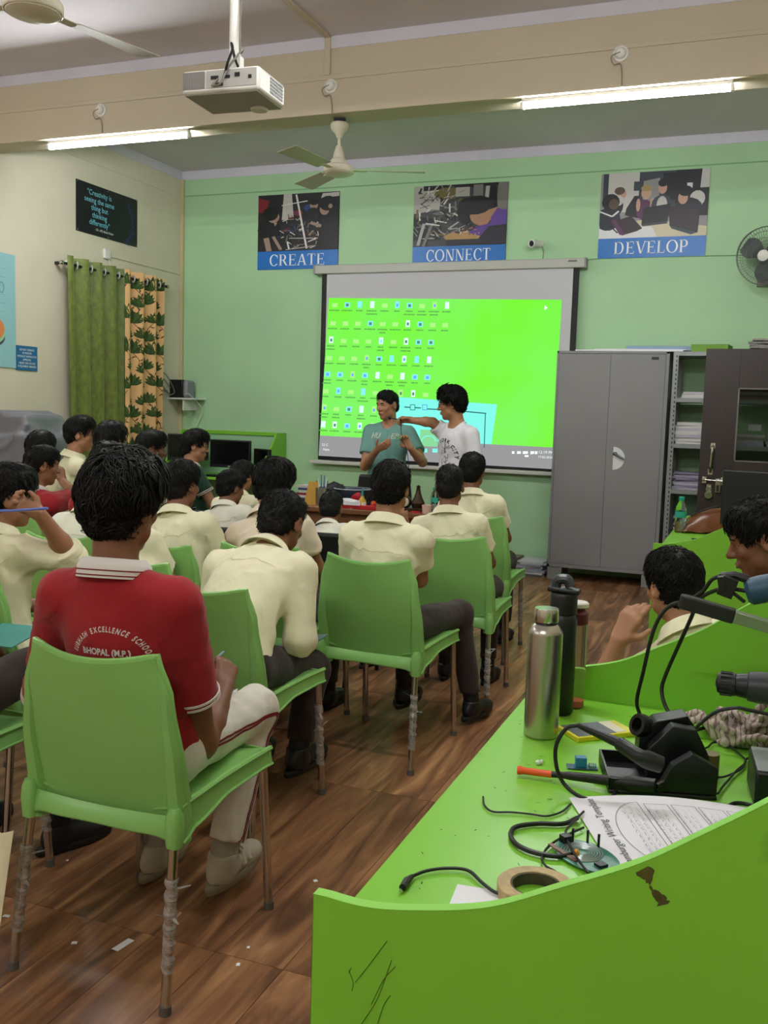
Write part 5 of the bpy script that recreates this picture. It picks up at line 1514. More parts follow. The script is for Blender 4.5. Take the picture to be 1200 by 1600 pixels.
# printed worksheet
A_, B_, C_ = pz(889, 1246, .004), pz(964, 1368, .002), pz(1168, 1262, .03)
D_ = B_ + (C_ - A_)
t = thing('worksheet', 'printed worksheet titled Hamburger Writing Template lying by the stand', 'paper', (A_.x, A_.y, DT))
def sheet(u, v, dz=0.0):
    """u along the title edge, v across the page"""
    p = A_.lerp(B_, u).lerp(C_.lerp(D_, u), v)
    p.z += .012 * math.sin(v * PI) * (1 - u) + dz
    return rel(p)
MB().slab(lambda u, v: sheet(u, v), 16, 16, .0004).build('sheet', PAPER, t)
m = MB()
def on_sheet(pts2, mi=0):
    m.add([sheet(u, v, .0012) for u, v in pts2], [tuple(range(len(pts2)))], mi)
def sline(path, w=.003, mi=0):
    for (a0, b0), (a1, b1) in zip(path, path[1:]):
        on_sheet(line(a0, b0, a1, b1, w), mi)
vs, fs = glyphs('Hamburger Writing Template', .085, align='CENTER')
m.add([sheet(.47 - x * .83, .125 - y * .75, .0012) for x, y in vs], fs, 0)
# bun outline, then three boxes
bun = [(.9, .36)] + [(.5 + .4 * math.cos(a), .36 - .2 * math.sin(a)) for a in [PI * i / 16 for i in range(17)]] + [(.1, .36), (.9, .36)]
sline(bun)
for k in range(4):
    v0 = .39 + k * .15
    sline([(.12, v0), (.88, v0), (.88, v0 + .13), (.12, v0 + .13), (.12, v0)])
hw = random.Random(3)
for k in range(5):
    for ln in range(3):
        v0 = .25 + k * .145 + ln * .036
        u = .8
        while u > .24:
            d = hw.uniform(.015, .05)
            sline([(u - i * d / 4, v0 + hw.uniform(-.007, .007)) for i in range(5)], .0028, 1)
            u -= d + .02
        sline([(.84, v0 + .012), (.16, v0 + .012)], .0008, 0)
m.build('print', [mat('print grey', '#4a4a52', rough=.7), mat('handwriting violet', '#8d88b4', rough=.7)], t, smooth=0, recalc=False)
# round circuit board with coil
c = pz(917, 1338, .004)
t = thing('circuit_board', 'green circuit board with a round coil and pins on the desk', 'circuit', (c.x, c.y, DT), -.7)
poly = [(.062 * math.cos(a), .042 * math.sin(a)) for a in [2 * PI * i / 28 for i in range(28)]]
MB().prism(poly, .004, .0056).build('board', mat('board green', '#2f6f5c', rough=.35, var=.25, vscale=90), t)
for i in range(6):
    r_ = .012 + i * .0042
    MB().tube([(-.012 + r_ * math.cos(2 * PI * k / 32), .0 + r_ * math.sin(2 * PI * k / 32), .0062) for k in range(32)], .0012, 5, closed=True).build('coil_turn', mat('coil silver', '#a9b3b2', rough=.3, metal=.7), t)
for (x, y) in ((-.05, .012), (-.034, .03), (-.014, .036)):
    MB().cyl((x, y, .0056), (x, y, .028), .0022, n=8).build('header_pin', BLACKPL, t)
MB().b2(-.06, -.045, -.008, .008, .0056, .018).build('connector', BLACKPL, t)
MB().b2(.03, .045, -.012, .004, .0056, .01).build('chip', BLACKPL, t)
MB().ell((-.005, -.018, .012), (.0048, .0048, .0055)).cyl((-.005, -.018, .0056), (-.005, -.018, .012), .0045).build('led', mat('amber led', '#e0962a', rough=.3), t)
MB().b2(-.056, .01, -.034, -.026, .0056, .008).build('resistor_strip', mat('resistor brown', '#7a5a4c', rough=.5), t)
cable([pz(x, y, h) for x, y, h in ((912, 1268, .01), (895, 1285, .012), (884, 1300, .012), (890, 1320, .014), (905, 1345, .012), (920, 1365, .008))], .0022, 'thin black lead crossing the green circuit board')
cable([pz(x, y, .006) for x, y in ((912, 1293), (885, 1305), (860, 1320), (847, 1338), (852, 1352), (868, 1362), (878, 1372), (872, 1378), (880, 1368))], .002, 'knotted thin black lead below the thick cable loop')

# ------------------------------------------------------------------ right end of the foreground desk
# tool chest standing outside the right edge carries the blue hot-air handle and the file
t = thing('tool_chest', 'black tool chest at the wall end of the desk, outside the picture', 'tool chest', (.33, 1.98, DT))
MB().b2(-.19, .19, -.2, .2, 0, .29).build('chest', BLACKPL, t, bevel=.006)
for i in range(3):
    d = MB().b2(-.196, -.19, -.18, .18, .02 + i * .09, .1 + i * .09).build('drawer', mat('drawer grey', '#44484c', rough=.4), t)
    MB().b2(-.206, -.196, -.03, .03, .055 + i * .09, .065 + i * .09).build('handle', CHROME, d)
# flat file with a black grip: rests on the chest
g0, g1, g2 = aY(1062, 928, 1.86), aY(1148, 953, 1.86), aY(1215, 972, 1.86)
dv = (g1 - g0).normalized()
t = thing('hand_file', 'flat steel blade with a black grip jutting in from the right edge', 'tool', (g0.x, g0.y, g0.z))
M_ = frame((0, 0, -.012), dv, Vector((0, 1, 0)) - dv * dv.y)
Lg = (g1 - g0).length
def mt():
    m = MB(); m.T = M_; return m
m = mt(); m.prism([(.012 * (1 - math.cos(a)), .013 * math.sin(a)) for a in [PI / 2 * i / 5 for i in range(6)]] + [(Lg, .014), (Lg, -.014)] + [(.012 * (1 - math.cos(a)), -.013 * math.sin(a)) for a in [PI / 2 * i / 5 for i in range(5, 0, -1)]], -.013, .013)
m.build('grip', BLACKPL, t, bevel=.003)
m = mt(); m.b2(Lg, Lg + .36, -.0125, .0125, -.0105, .0105); m.build('blade', mat('grey green steel', '#7d8a72', rough=.4, metal=.5), t, bevel=.001)
# blue hot-air handle
h0, h1 = aY(1166, 926, 2.02), aY(1260, 905, 2.02)
t = thing('heat_gun', 'blue heat gun handle with black cable clip at the right edge', 'tool', (h0.x, h0.y, h0.z))
dv = (h1 - h0).normalized()
BLU = mat('dusty blue plastic', '#274a63', rough=.5, var=.15, vscale=30)
MB().lathe([(0, -.002), (.02, 0), (.027, .008), (.028, .03), (.026, .06), (.029, .1), (.033, .2), (.03, .24), (0, .245)], axis=dv, n=24).build('handle', BLU, t)
MB().ell(dv * .03 + Vector((0, -.02, .004)), (.004, .004, .004)).build('screw', BLACKPL, t)
MB().lathe([(.029, .075), (.032, .078), (.033, .1), (.03, .104)], c=Vector((0, 0, -.012)), axis=dv, n=20).build('red_collar', mat('red plastic', '#b3202c'), t)
k0, k1, k2 = aY(1168, 905, 2.02), aY(1148, 899, 2.02), aY(1126, 900, 2.02)
MB().tube([rel(k0), rel(k1), rel(k2)], [.009, .0085, .008], 10).build('strain_relief', BLACKPL, t)
m = MB()
ce_ = aY(1137, 917, 2.0)
m.box(rel(ce_), (.03, .02, .04), rot=(0, .3, 0)); m.box(rel(aY(1128, 912, 2.0)), (.014, .024, .03), rot=(0, -.2, 0)); m.tube([rel(aY(1145, 926, 2.0)), rel(aY(1164, 941, 2.0))], .004, 8)
m.build('cable_clip', BLACKPL, t, bevel=.003)
def hang(pts, label):
    P = [aY(x, y, d) for x, y, d in pts]
    o = P[0].copy()
    tag(MB().tube(bez([p - o for p in P], 8), .0042, 8).build('cable', BLACKPL, loc=o), label, 'cable')
hang([(1126, 900, 2.02), (1112, 906, 2.03), (1097, 925, 2.05), (1075, 938, 2.08), (1050, 945, 2.1), (1032, 962, 2.1), (1018, 995, 2.1), (1005, 1050, 2.1), (995, 1095, 2.1), (1000, 1118, 2.1), (1002, 1140, 2.08), (996, 1160, 2.06)], 'left black cable hanging from the heat gun to the desk')
hang([(1170, 924, 2.02), (1150, 921, 2.02), (1128, 920, 2.02), (1105, 928, 2.04), (1090, 940, 2.06), (1080, 965, 2.08), (1062, 1005, 2.1), (1040, 1055, 2.12), (1034, 1080, 2.12), (1042, 1108, 2.1), (1060, 1130, 2.08), (1076, 1146, 2.05)], 'right black cable hanging from the heat gun to the stand')
# cordless drill standing on its battery
d0, d1 = aY(1118, 1066, 1.95), aY(1200, 1076, 1.95)
dv = (d1 - d0).normalized()
t = thing('cordless_drill', 'black and orange cordless drill pointing in from the right edge', 'drill', (d0.x, d0.y, DT))
o_ = rel(d0)
MB().lathe([(0, 0), (.006, 0), (.007, .001), (.0185, .004), (.021, .01), (.0225, .03), (.0225, .036), (.021, .037), (.022, .04), (.024, .055), (.0245, .058)], c=o_, axis=dv, n=24).build('chuck', BLACKPL, t)
m = MB()
Mx = Matrix.Translation(o_) @ rot_to(dv)
m.T = Mx
for i in range(14):
    a = 2 * PI * i / 14
    m.box((.0225 * math.cos(a), .0225 * math.sin(a), .02), (.0025, .0025, .022), rot=(0, 0, a))
m.build('chuck_ribs', mat('chuck grey', '#2a2c2f', rough=.5), t)
MB().lathe([(.0245, .058), (.028, .06), (.03, .075), (.031, .1), (.031, .112), (.028, .116)], c=o_, axis=dv, n=24).build('gear_collar', mat('collar grey', '#2a2c30', rough=.45), t)
MB().lathe([(.03, .112), (.033, .116), (.036, .17), (.035, .23), (.026, .26), (0, .265)], c=o_, axis=dv, n=24).build('motor_housing', ORG, t)
gp = o_ + dv * .19
MB().tube([gp, Vector((gp.x + .02, gp.y, .11)), Vector((gp.x + .025, gp.y, .06))], [.024, .022, .026], 12).build('grip', ORG, t)
MB().b2(gp.x - .03, gp.x + .08, gp.y - .04, gp.y + .04, 0, .065).build('battery', BLACKPL, t, bevel=.006)
# charger lead with plug
cable([aY(x, y, 2.12) for x, y in ((1076, 1150), (1095, 1130), (1120, 1112), (1150, 1106), (1172, 1110), (1220, 1120))], .004, 'black lead rising from the stand to the charger plug')
cable([pz(x, y, .012) for x, y in ((1090, 1140), (1120, 1133), (1160, 1135), (1220, 1140))], .0042, 'black cable running behind the striped cloth')
cable([pz(x, y, .008) for x, y in ((1090, 1170), (1105, 1168), (1115, 1160), (1135, 1162), (1155, 1178), (1165, 1190), (1150, 1205), (1130, 1228), (1120, 1240), (1110, 1225), (1105, 1212), (1130, 1214), (1160, 1200), (1168, 1185), (1200, 1180))], .0022, 'tangled thin black wire right of the stand')
cable([pz(x, y, .006) for x, y in ((1130, 1270), (1145, 1256), (1165, 1256), (1185, 1262))], .004, 'short black cable behind the worksheet')
t = thing('adapter_box', 'grey topped black adapter box at the right edge of the desk', 'adapter', (.075, 1.9, DT), .1)
MB().b2(-.045, .06, -.07, .07, 0, .07).build('case', BLACKPL, t, bevel=.005)
MB().b2(-.042, .058, -.066, .066, .07, .073).build('lid', mat('adapter grey', '#8a8f90', rough=.4), t, bevel=.002)
# white plastic bit beside the orange tool
c = pz(841, 1195)
tag(MB().ell((0, 0, .005), (.006, .005, .005), n=10, m=6).ell((.006, .004, .006), (.004, .004, .005), n=8, m=6).build('plastic_bit', mat('milky plastic', '#dfe6da', rough=.3), loc=(c.x, c.y, DT)), 'tiny milky plastic bit above the orange tool end', 'scrap')
# litter on the floor
def litter(px, py, w, l, rot, label, mt_=PAPER):
    p = aZ(px, py, 0)
    return tag(MB().slab(lambda u, v: Vector(((u - .5) * w, (v - .5) * l, .0016 + .001 * math.sin(u * 3))), 3, 3, .0008).build('paper_scrap', mt_, loc=(p.x, p.y, 0), rotz=rot), label, 'scrap')
litter(192, 1477, .022, .062, -.15, 'white paper strip with a dark line on the floor under the near chair')
p = aZ(192, 1477, 0)
litter(116, 1474, .015, .012, .4, 'tiny white scrap on the floor left of the paper strip')
litter(372, 1508, .01, .014, .4, 'tiny white scrap on the floor right of the wrapped chair leg')
litter(388, 1481, .008, .01, .4, 'tiny white crumb on the floor near the desk edge')
litter(493, 1377, .012, .014, .8, 'tiny white scrap on the floor by the near partition')
litter(10, 1432, .02, .012, .2, 'small white scrap on the floor at the left edge')
litter(105, 1345, .008, .008, .2, 'white crumb on the floor under the red polo boy’s chair')
# ------------------------------------------------------------------ implicit-surface modelling used for bodies, clothes and hair
BIG = 9.0
class Prim:
    __slots__ = ('f', 'lo', 'hi', 'k', 'op')
    def __init__(s, f, lo, hi, k=.02, op='u'):
        s.f, s.lo, s.hi, s.k, s.op = f, lo, hi, k, op
def A3(p): return np.array((p[0], p[1], p[2]), dtype=np.float32)
def rc(a, b, r1, r2, k=.02, op='u', sq=None, cap=False):
    """tapered capsule; cap=True cuts the far end flat"""
    a, b = A3(a), A3(b)
    ba = b - a
    L2 = float(ba @ ba) + 1e-9
    L = math.sqrt(L2)
    r = max(r1, r2)
    def f(X, Y, Z):
        px, py, pz_ = X - a[0], Y - a[1], Z - a[2]
        h0 = (px * ba[0] + py * ba[1] + pz_ * ba[2]) / L2
        h = np.clip(h0, 0, 1)
        d = np.sqrt((px - ba[0] * h) ** 2 + (py - ba[1] * h) ** 2 + (pz_ - ba[2] * h) ** 2) - (r1 + (r2 - r1) * h)
        if cap:
            d = np.maximum(d, (h0 - 1) * L)
        return d
    return Prim(f, np.minimum(a, b) - r, np.maximum(a, b) + r, k, op)
def el(c, r, R=None, k=.02, op='u'):
    c = A3(c); r = np.array(r, dtype=np.float32)
    if R is not None:
        R = np.array(R, dtype=np.float32)           # columns: local axes
        ext = np.sqrt(((R * r) ** 2).sum(axis=1))
    else:
        ext = r
    def f(X, Y, Z):
        px, py, pz_ = X - c[0], Y - c[1], Z - c[2]
        if R is not None:
            px, py, pz_ = (R[0, 0] * px + R[1, 0] * py + R[2, 0] * pz_, R[0, 1] * px + R[1, 1] * py + R[2, 1] * pz_, R[0, 2] * px + R[1, 2] * py + R[2, 2] * pz_)
        k0 = np.sqrt((px / r[0]) ** 2 + (py / r[1]) ** 2 + (pz_ / r[2]) ** 2)
        k1 = np.sqrt((px / r[0] ** 2) ** 2 + (py / r[1] ** 2) ** 2 + (pz_ / r[2] ** 2) ** 2) + 1e-6
        return k0 * (k0 - 1) / k1
    return Prim(f, c - ext, c + ext, k, op)
def half(c, n, k=.004):
    """keep the side the normal points away from"""
    c = A3(c); n = A3(Vector(n).normalized())
    return Prim(lambda X, Y, Z: (X - c[0]) * n[0] + (Y - c[1]) * n[1] + (Z - c[2]) * n[2], None, None, k, 'i')
def axis_pts(lo, hi, h, fines):
    out = [lo]
    while out[-1] < hi:
        x = out[-1]
        step = h
        for a, b, hf in fines:
            if a - hf <= x <= b: step = min(step, hf)
            elif x < a < x + step: step = max(min(step, a - x), hf)
        out.append(x + step)
    return np.array(out, dtype=np.float32)
def sdf_mesh(prims, h, fines=(), post=None, pad=.03):
    us = [p for p in prims if p.op == 'u']
    lo = np.min([p.lo for p in us], axis=0) - pad
    hi = np.max([p.hi for p in us], axis=0) + pad
    ax = [axis_pts(lo[i], hi[i], h, [(f[0][i], f[1][i], f[2]) for f in fines]) for i in range(3)]
    xs, ys, zs = ax
    D = np.full((len(xs), len(ys), len(zs)), .25, dtype=np.float32)
    for p in prims:
        if p.lo is None:
            sl = (slice(None),) * 3
        else:
            mg = .035 + p.k
            sl = tuple(slice(max(int(np.searchsorted(ax[i], p.lo[i] - mg)) - 1, 0), int(np.searchsorted(ax[i], p.hi[i] + mg)) + 1) for i in range(3))
        X, Y, Z = xs[sl[0]][:, None, None], ys[sl[1]][None, :, None], zs[sl[2]][None, None, :]
        d = p.f(X, Y, Z).astype(np.float32)
        a = D[sl]
        k = p.k
        if p.op == 'u':
            hh = np.clip(.5 + .5 * (a - d) / k, 0, 1)
            D[sl] = a * (1 - hh) + d * hh - k * hh * (1 - hh)
        else:
            if p.op == 's': d = -d
            hh = np.clip(.5 - .5 * (a - d) / k, 0, 1)
            D[sl] = a * (1 - hh) + d * hh + k * hh * (1 - hh)
    if post is not None:
        m = np.abs(D) < .04
        i, j, k = np.nonzero(m)
        D[m] += post(xs[i], ys[j], zs[k])
    return surface_nets(D, xs, ys, zs)
_E = [(0, 1), (2, 3), (4, 5), (6, 7), (0, 2), (1, 3), (4, 6), (5, 7), (0, 4), (1, 5), (2, 6), (3, 7)]
def surface_nets(D, xs, ys, zs):
    S = D < 0
    nx_, ny_, nz_ = D.shape
    c = np.zeros((nx_ - 1, ny_ - 1, nz_ - 1), dtype=np.uint8)
    for b in range(8):
        i, j, k = b >> 2 & 1, b >> 1 & 1, b & 1
        c += S[i:nx_ - 1 + i, j:ny_ - 1 + j, k:nz_ - 1 + k]
    act = (c > 0) & (c < 8)
    I, J, K = np.nonzero(act)
    idx = np.full(act.shape, -1, dtype=np.int32)
    idx[act] = np.arange(len(I), dtype=np.int32)
    vals = [D[I + (b >> 2 & 1), J + (b >> 1 & 1), K + (b & 1)] for b in range(8)]
    P = np.zeros((len(I), 3), dtype=np.float32)
    n = np.zeros(len(I), dtype=np.float32)
    for a, b in _E:
        va, vb = vals[a], vals[b]
        m = (va < 0) != (vb < 0)
        t = np.where(m, va / np.where(m, va - vb, 1), 0)
        pa = np.array([a >> 2 & 1, a >> 1 & 1, a & 1], dtype=np.float32)
        pb = np.array([b >> 2 & 1, b >> 1 & 1, b & 1], dtype=np.float32)
        P += np.where(m[:, None], pa + t[:, None] * (pb - pa), 0)
        n += m
    P /= n[:, None]
    V = np.stack([xs[I] + P[:, 0] * (xs[I + 1] - xs[I]), ys[J] + P[:, 1] * (ys[J + 1] - ys[J]), zs[K] + P[:, 2] * (zs[K + 1] - zs[K])], axis=1)
    Q = []
    ch = S[:-1, 1:-1, 1:-1] != S[1:, 1:-1, 1:-1]
    i, j, k = np.nonzero(ch); j = j + 1; k = k + 1
    q_ = np.stack([idx[i, j - 1, k - 1], idx[i, j, k - 1], idx[i, j, k], idx[i, j - 1, k]], axis=1)
    f = S[i, j, k]; q_[~f] = q_[~f][:, ::-1]; Q.append(q_)
    ch = S[1:-1, :-1, 1:-1] != S[1:-1, 1:, 1:-1]
    i, j, k = np.nonzero(ch); i = i + 1; k = k + 1
    q_ = np.stack([idx[i - 1, j, k - 1], idx[i - 1, j, k], idx[i, j, k], idx[i, j, k - 1]], axis=1)
    f = S[i, j, k]; q_[~f] = q_[~f][:, ::-1]; Q.append(q_)
    ch = S[1:-1, 1:-1, :-1] != S[1:-1, 1:-1, 1:]
    i, j, k = np.nonzero(ch); i = i + 1; j = j + 1
    q_ = np.stack([idx[i - 1, j - 1, k], idx[i, j - 1, k], idx[i, j, k], idx[i - 1, j, k]], axis=1)
    f = S[i, j, k]; q_[~f] = q_[~f][:, ::-1]; Q.append(q_)
    return V, np.concatenate(Q)
def obj_np(name, VQ, matr, parent, extra=None):
    me = raw_mesh(name, VQ[0], VQ[1])
    me.materials.append(matr)
    o = bpy.data.objects.new(name, me)
    link(o, parent)
    return o
def waves(seed, n, kmin, kmax, zs=.6):
    g = np.random.RandomState(seed)
    W = []
    for _ in range(n):
        d = g.normal(size=3); d[2] *= zs; d /= np.linalg.norm(d)
        W.append((d * g.uniform(kmin, kmax), g.uniform(0, 6.28)))
    def f(x, y, z):
        s = 0
        for i, (k, p) in enumerate(W):
            s = s + np.sin(k[0] * x + k[1] * y + k[2] * z + p + 1.3 * np.sin(W[i - 1][0][0] * .5 * x + W[i - 1][0][2] * .5 * z + p))
        return s / n
    return f

# ------------------------------------------------------------------ people
SKIN = [mat('skin brown', '#96694c', rough=.5, var=.06, vscale=30, sss=.06), mat('skin dark brown', '#7d523a', rough=.5, var=.06, vscale=30, sss=.06), mat('skin tan', '#ab7b5c', rough=.5, var=.06, vscale=30, sss=.06), mat('skin deep brown', '#6a4431', rough=.48, var=.06, vscale=30, sss=.06)]
HAIRM = mat('black hair', '#0e0c0c', rough=.55, spec=.28)
def cloth(name, c, **k): return mat(name, c, rough=.85, var=.04, vscale=9, bump=.5, bscale=24, bdist=.007, sheen=.1, **k)
SHIRT = dict(cream=cloth('cream shirt cloth', '#ebe6c4'), pale=cloth('pale cream shirt cloth', '#e9e7d6'), ivory=cloth('ivory shirt cloth', '#e6e2c8'), white=cloth('white shirt cloth', '#dcdcd6'), pink=cloth('pinkish shirt cloth', '#ead9c2'), red=cloth('red polo cloth', '#95101b'), green=cloth('dark green polo cloth', '#123a2a'), teal=cloth('teal tee cloth', '#6d9a92'), tee=cloth('white tee cloth', '#e2e0e6'), purple=cloth('dark purple cloth', '#3a2a44'))
PANTS = dict(brown=cloth('dark brown trouser cloth', '#2e211f'), white=cloth('white trouser cloth', '#dcd7cc', dirt='#b9ad98', dscale=6), navy=cloth('dark navy trouser cloth', '#1c1f2a'), grey=cloth('grey trouser cloth', '#5a5a5e'))
SHOEW = mat('scuffed white leather', '#b3a898', rough=.55, var=.12, vscale=14, bump=.2, bscale=30)
SHOEB = mat('black shoe leather', '#17171a', rough=.4, var=.1)
SOLEW = mat('dirty sole', '#8a7d6a', rough=.8)
SOLEB = mat('black sole', '#141416', rough=.6)
EYEW = mat('eye white', '#d8d2c8', rough=.25)
EYED = mat('eye iris', '#1a0f0a', rough=.15)
LIP = mat('lips', '#7a4a42', rough=.5)

def RX(a): return Matrix.Rotation(a, 3, 'X')
def RY(a): return Matrix.Rotation(a, 3, 'Y')
def RZ(a): return Matrix.Rotation(a, 3, 'Z')

def hand_prims(W, d, th, right, curls, s=1.0, thumb_in=.3, k=.006):
    d = Vector(d).normalized()
    th = Vector(th); th = (th - d * th.dot(d)).normalized()
    n = th.cross(d) if right else d.cross(th)
    P = []
    offs, lens = (.027, .0095, -.009, -.026), (.066, .075, .069, .054)
    W = Vector(W)
    bases = [W + d * (.088 if 0 < i < 3 else .082) * s + th * offs[i] * s for i in range(4)]
    for i, (b, rr1, rr2) in enumerate(((bases[0], .016, .0115), (bases[1], .017, .0115), (bases[2], .016, .011), (bases[3], .015, .0105))):
        P.append(rc(W + d * .012 * s + th * offs[i] * .55 * s, b, rr1 * s, rr2 * s, .012))
    for i in range(4):
        p = bases[i]; a = 0.0
        for j, fr in enumerate((.45, .31, .24)):
            a += curls[i] * (.75 if j == 0 else 1.0)
            dd = d * math.cos(a) + n * math.sin(a)
            q_ = p + dd * lens[i] * fr * s
            P.append(rc(p, q_, (.0098 - .0008 * j) * s, (.009 - .0009 * j) * s, k))
            p = q_
    b = W + d * .022 * s + th * .022 * s
    d1 = (d * .6 + th * (.85 - thumb_in) + n * (.2 + thumb_in)).normalized()
    d2 = (d * .9 + th * (.35 - thumb_in) + n * (.3 + thumb_in * .6)).normalized()
    m1 = b + d1 * .042 * s; m2 = m1 + d2 * .034 * s
    P += [rc(b, m1, .0145 * s, .0115 * s, .01), rc(m1, m2, .011 * s, .0085 * s, k)]
    return P

def head_prims(C, R, s):
    """skull, face, ears; C centre, R rotation, local y forward"""
    def L(x, y, z): return C + R @ (Vector((x, y, z)) * s)
    Rn = [[R[i][j] for j in range(3)] for i in range(3)]
    P = [el(L(0, -.008, .028), (.074 * s, .092 * s, .085 * s), Rn, .02), el(L(0, .024, -.028), (.057 * s, .063 * s, .083 * s), Rn, .03),
         rc(L(0, .03, -.07), L(0, .06, -.092), .043 * s, .023 * s, .02), rc(L(-.04, .02, -.06), L(.04, .02, -.06), .024 * s, .024 * s, .02),
         el(L(.036, .058, -.022), (.024 * s, .02 * s, .02 * s), Rn, .014), el(L(-.036, .058, -.022), (.024 * s, .02 * s, .02 * s), Rn, .014),
         rc(L(-.032, .078, .024), L(.032, .078, .024), .011 * s, .011 * s, .014)]
    for sx in (-1, 1):
        P.append(el(L(sx * .031, .096, .002), (.0155 * s, .016 * s, .0105 * s), Rn, .010, 's'))
        P.append(rc(L(sx * .019, .0775, .0085), L(sx * .043, .0735, .007), .0052 * s, .0046 * s, .004))
    P += [rc(L(0, .082, .012), L(0, .105, -.026), .0075 * s, .012 * s, .01), rc(L(-.013, .093, -.03), L(.013, .093, -.03), .0085 * s, .0085 * s, .007),
          rc(L(-.016, .083, -.055), L(.016, .083, -.055), .009 * s, .009 * s, .007), rc(L(-.013, .082, -.066), L(.013, .082, -.066), .009 * s, .009 * s, .006),
          rc(L(-.022, .097, -.0605), L(.022, .097, -.0605), .0035 * s, .0035 * s, .004, 's')]
    for sx in (-1, 1):
        Re = R @ RZ(sx * -.35)
        Rm = [[Re[i][j] for j in range(3)] for i in range(3)]
        P.append(el(L(sx * .077, -.012, -.004), (.009 * s, .021 * s, .032 * s), Rm, .008))
        P.append(el(L(sx * .086, -.006, .0), (.006 * s, .011 * s, .017 * s), Rm, .006, 's'))
    return P, L

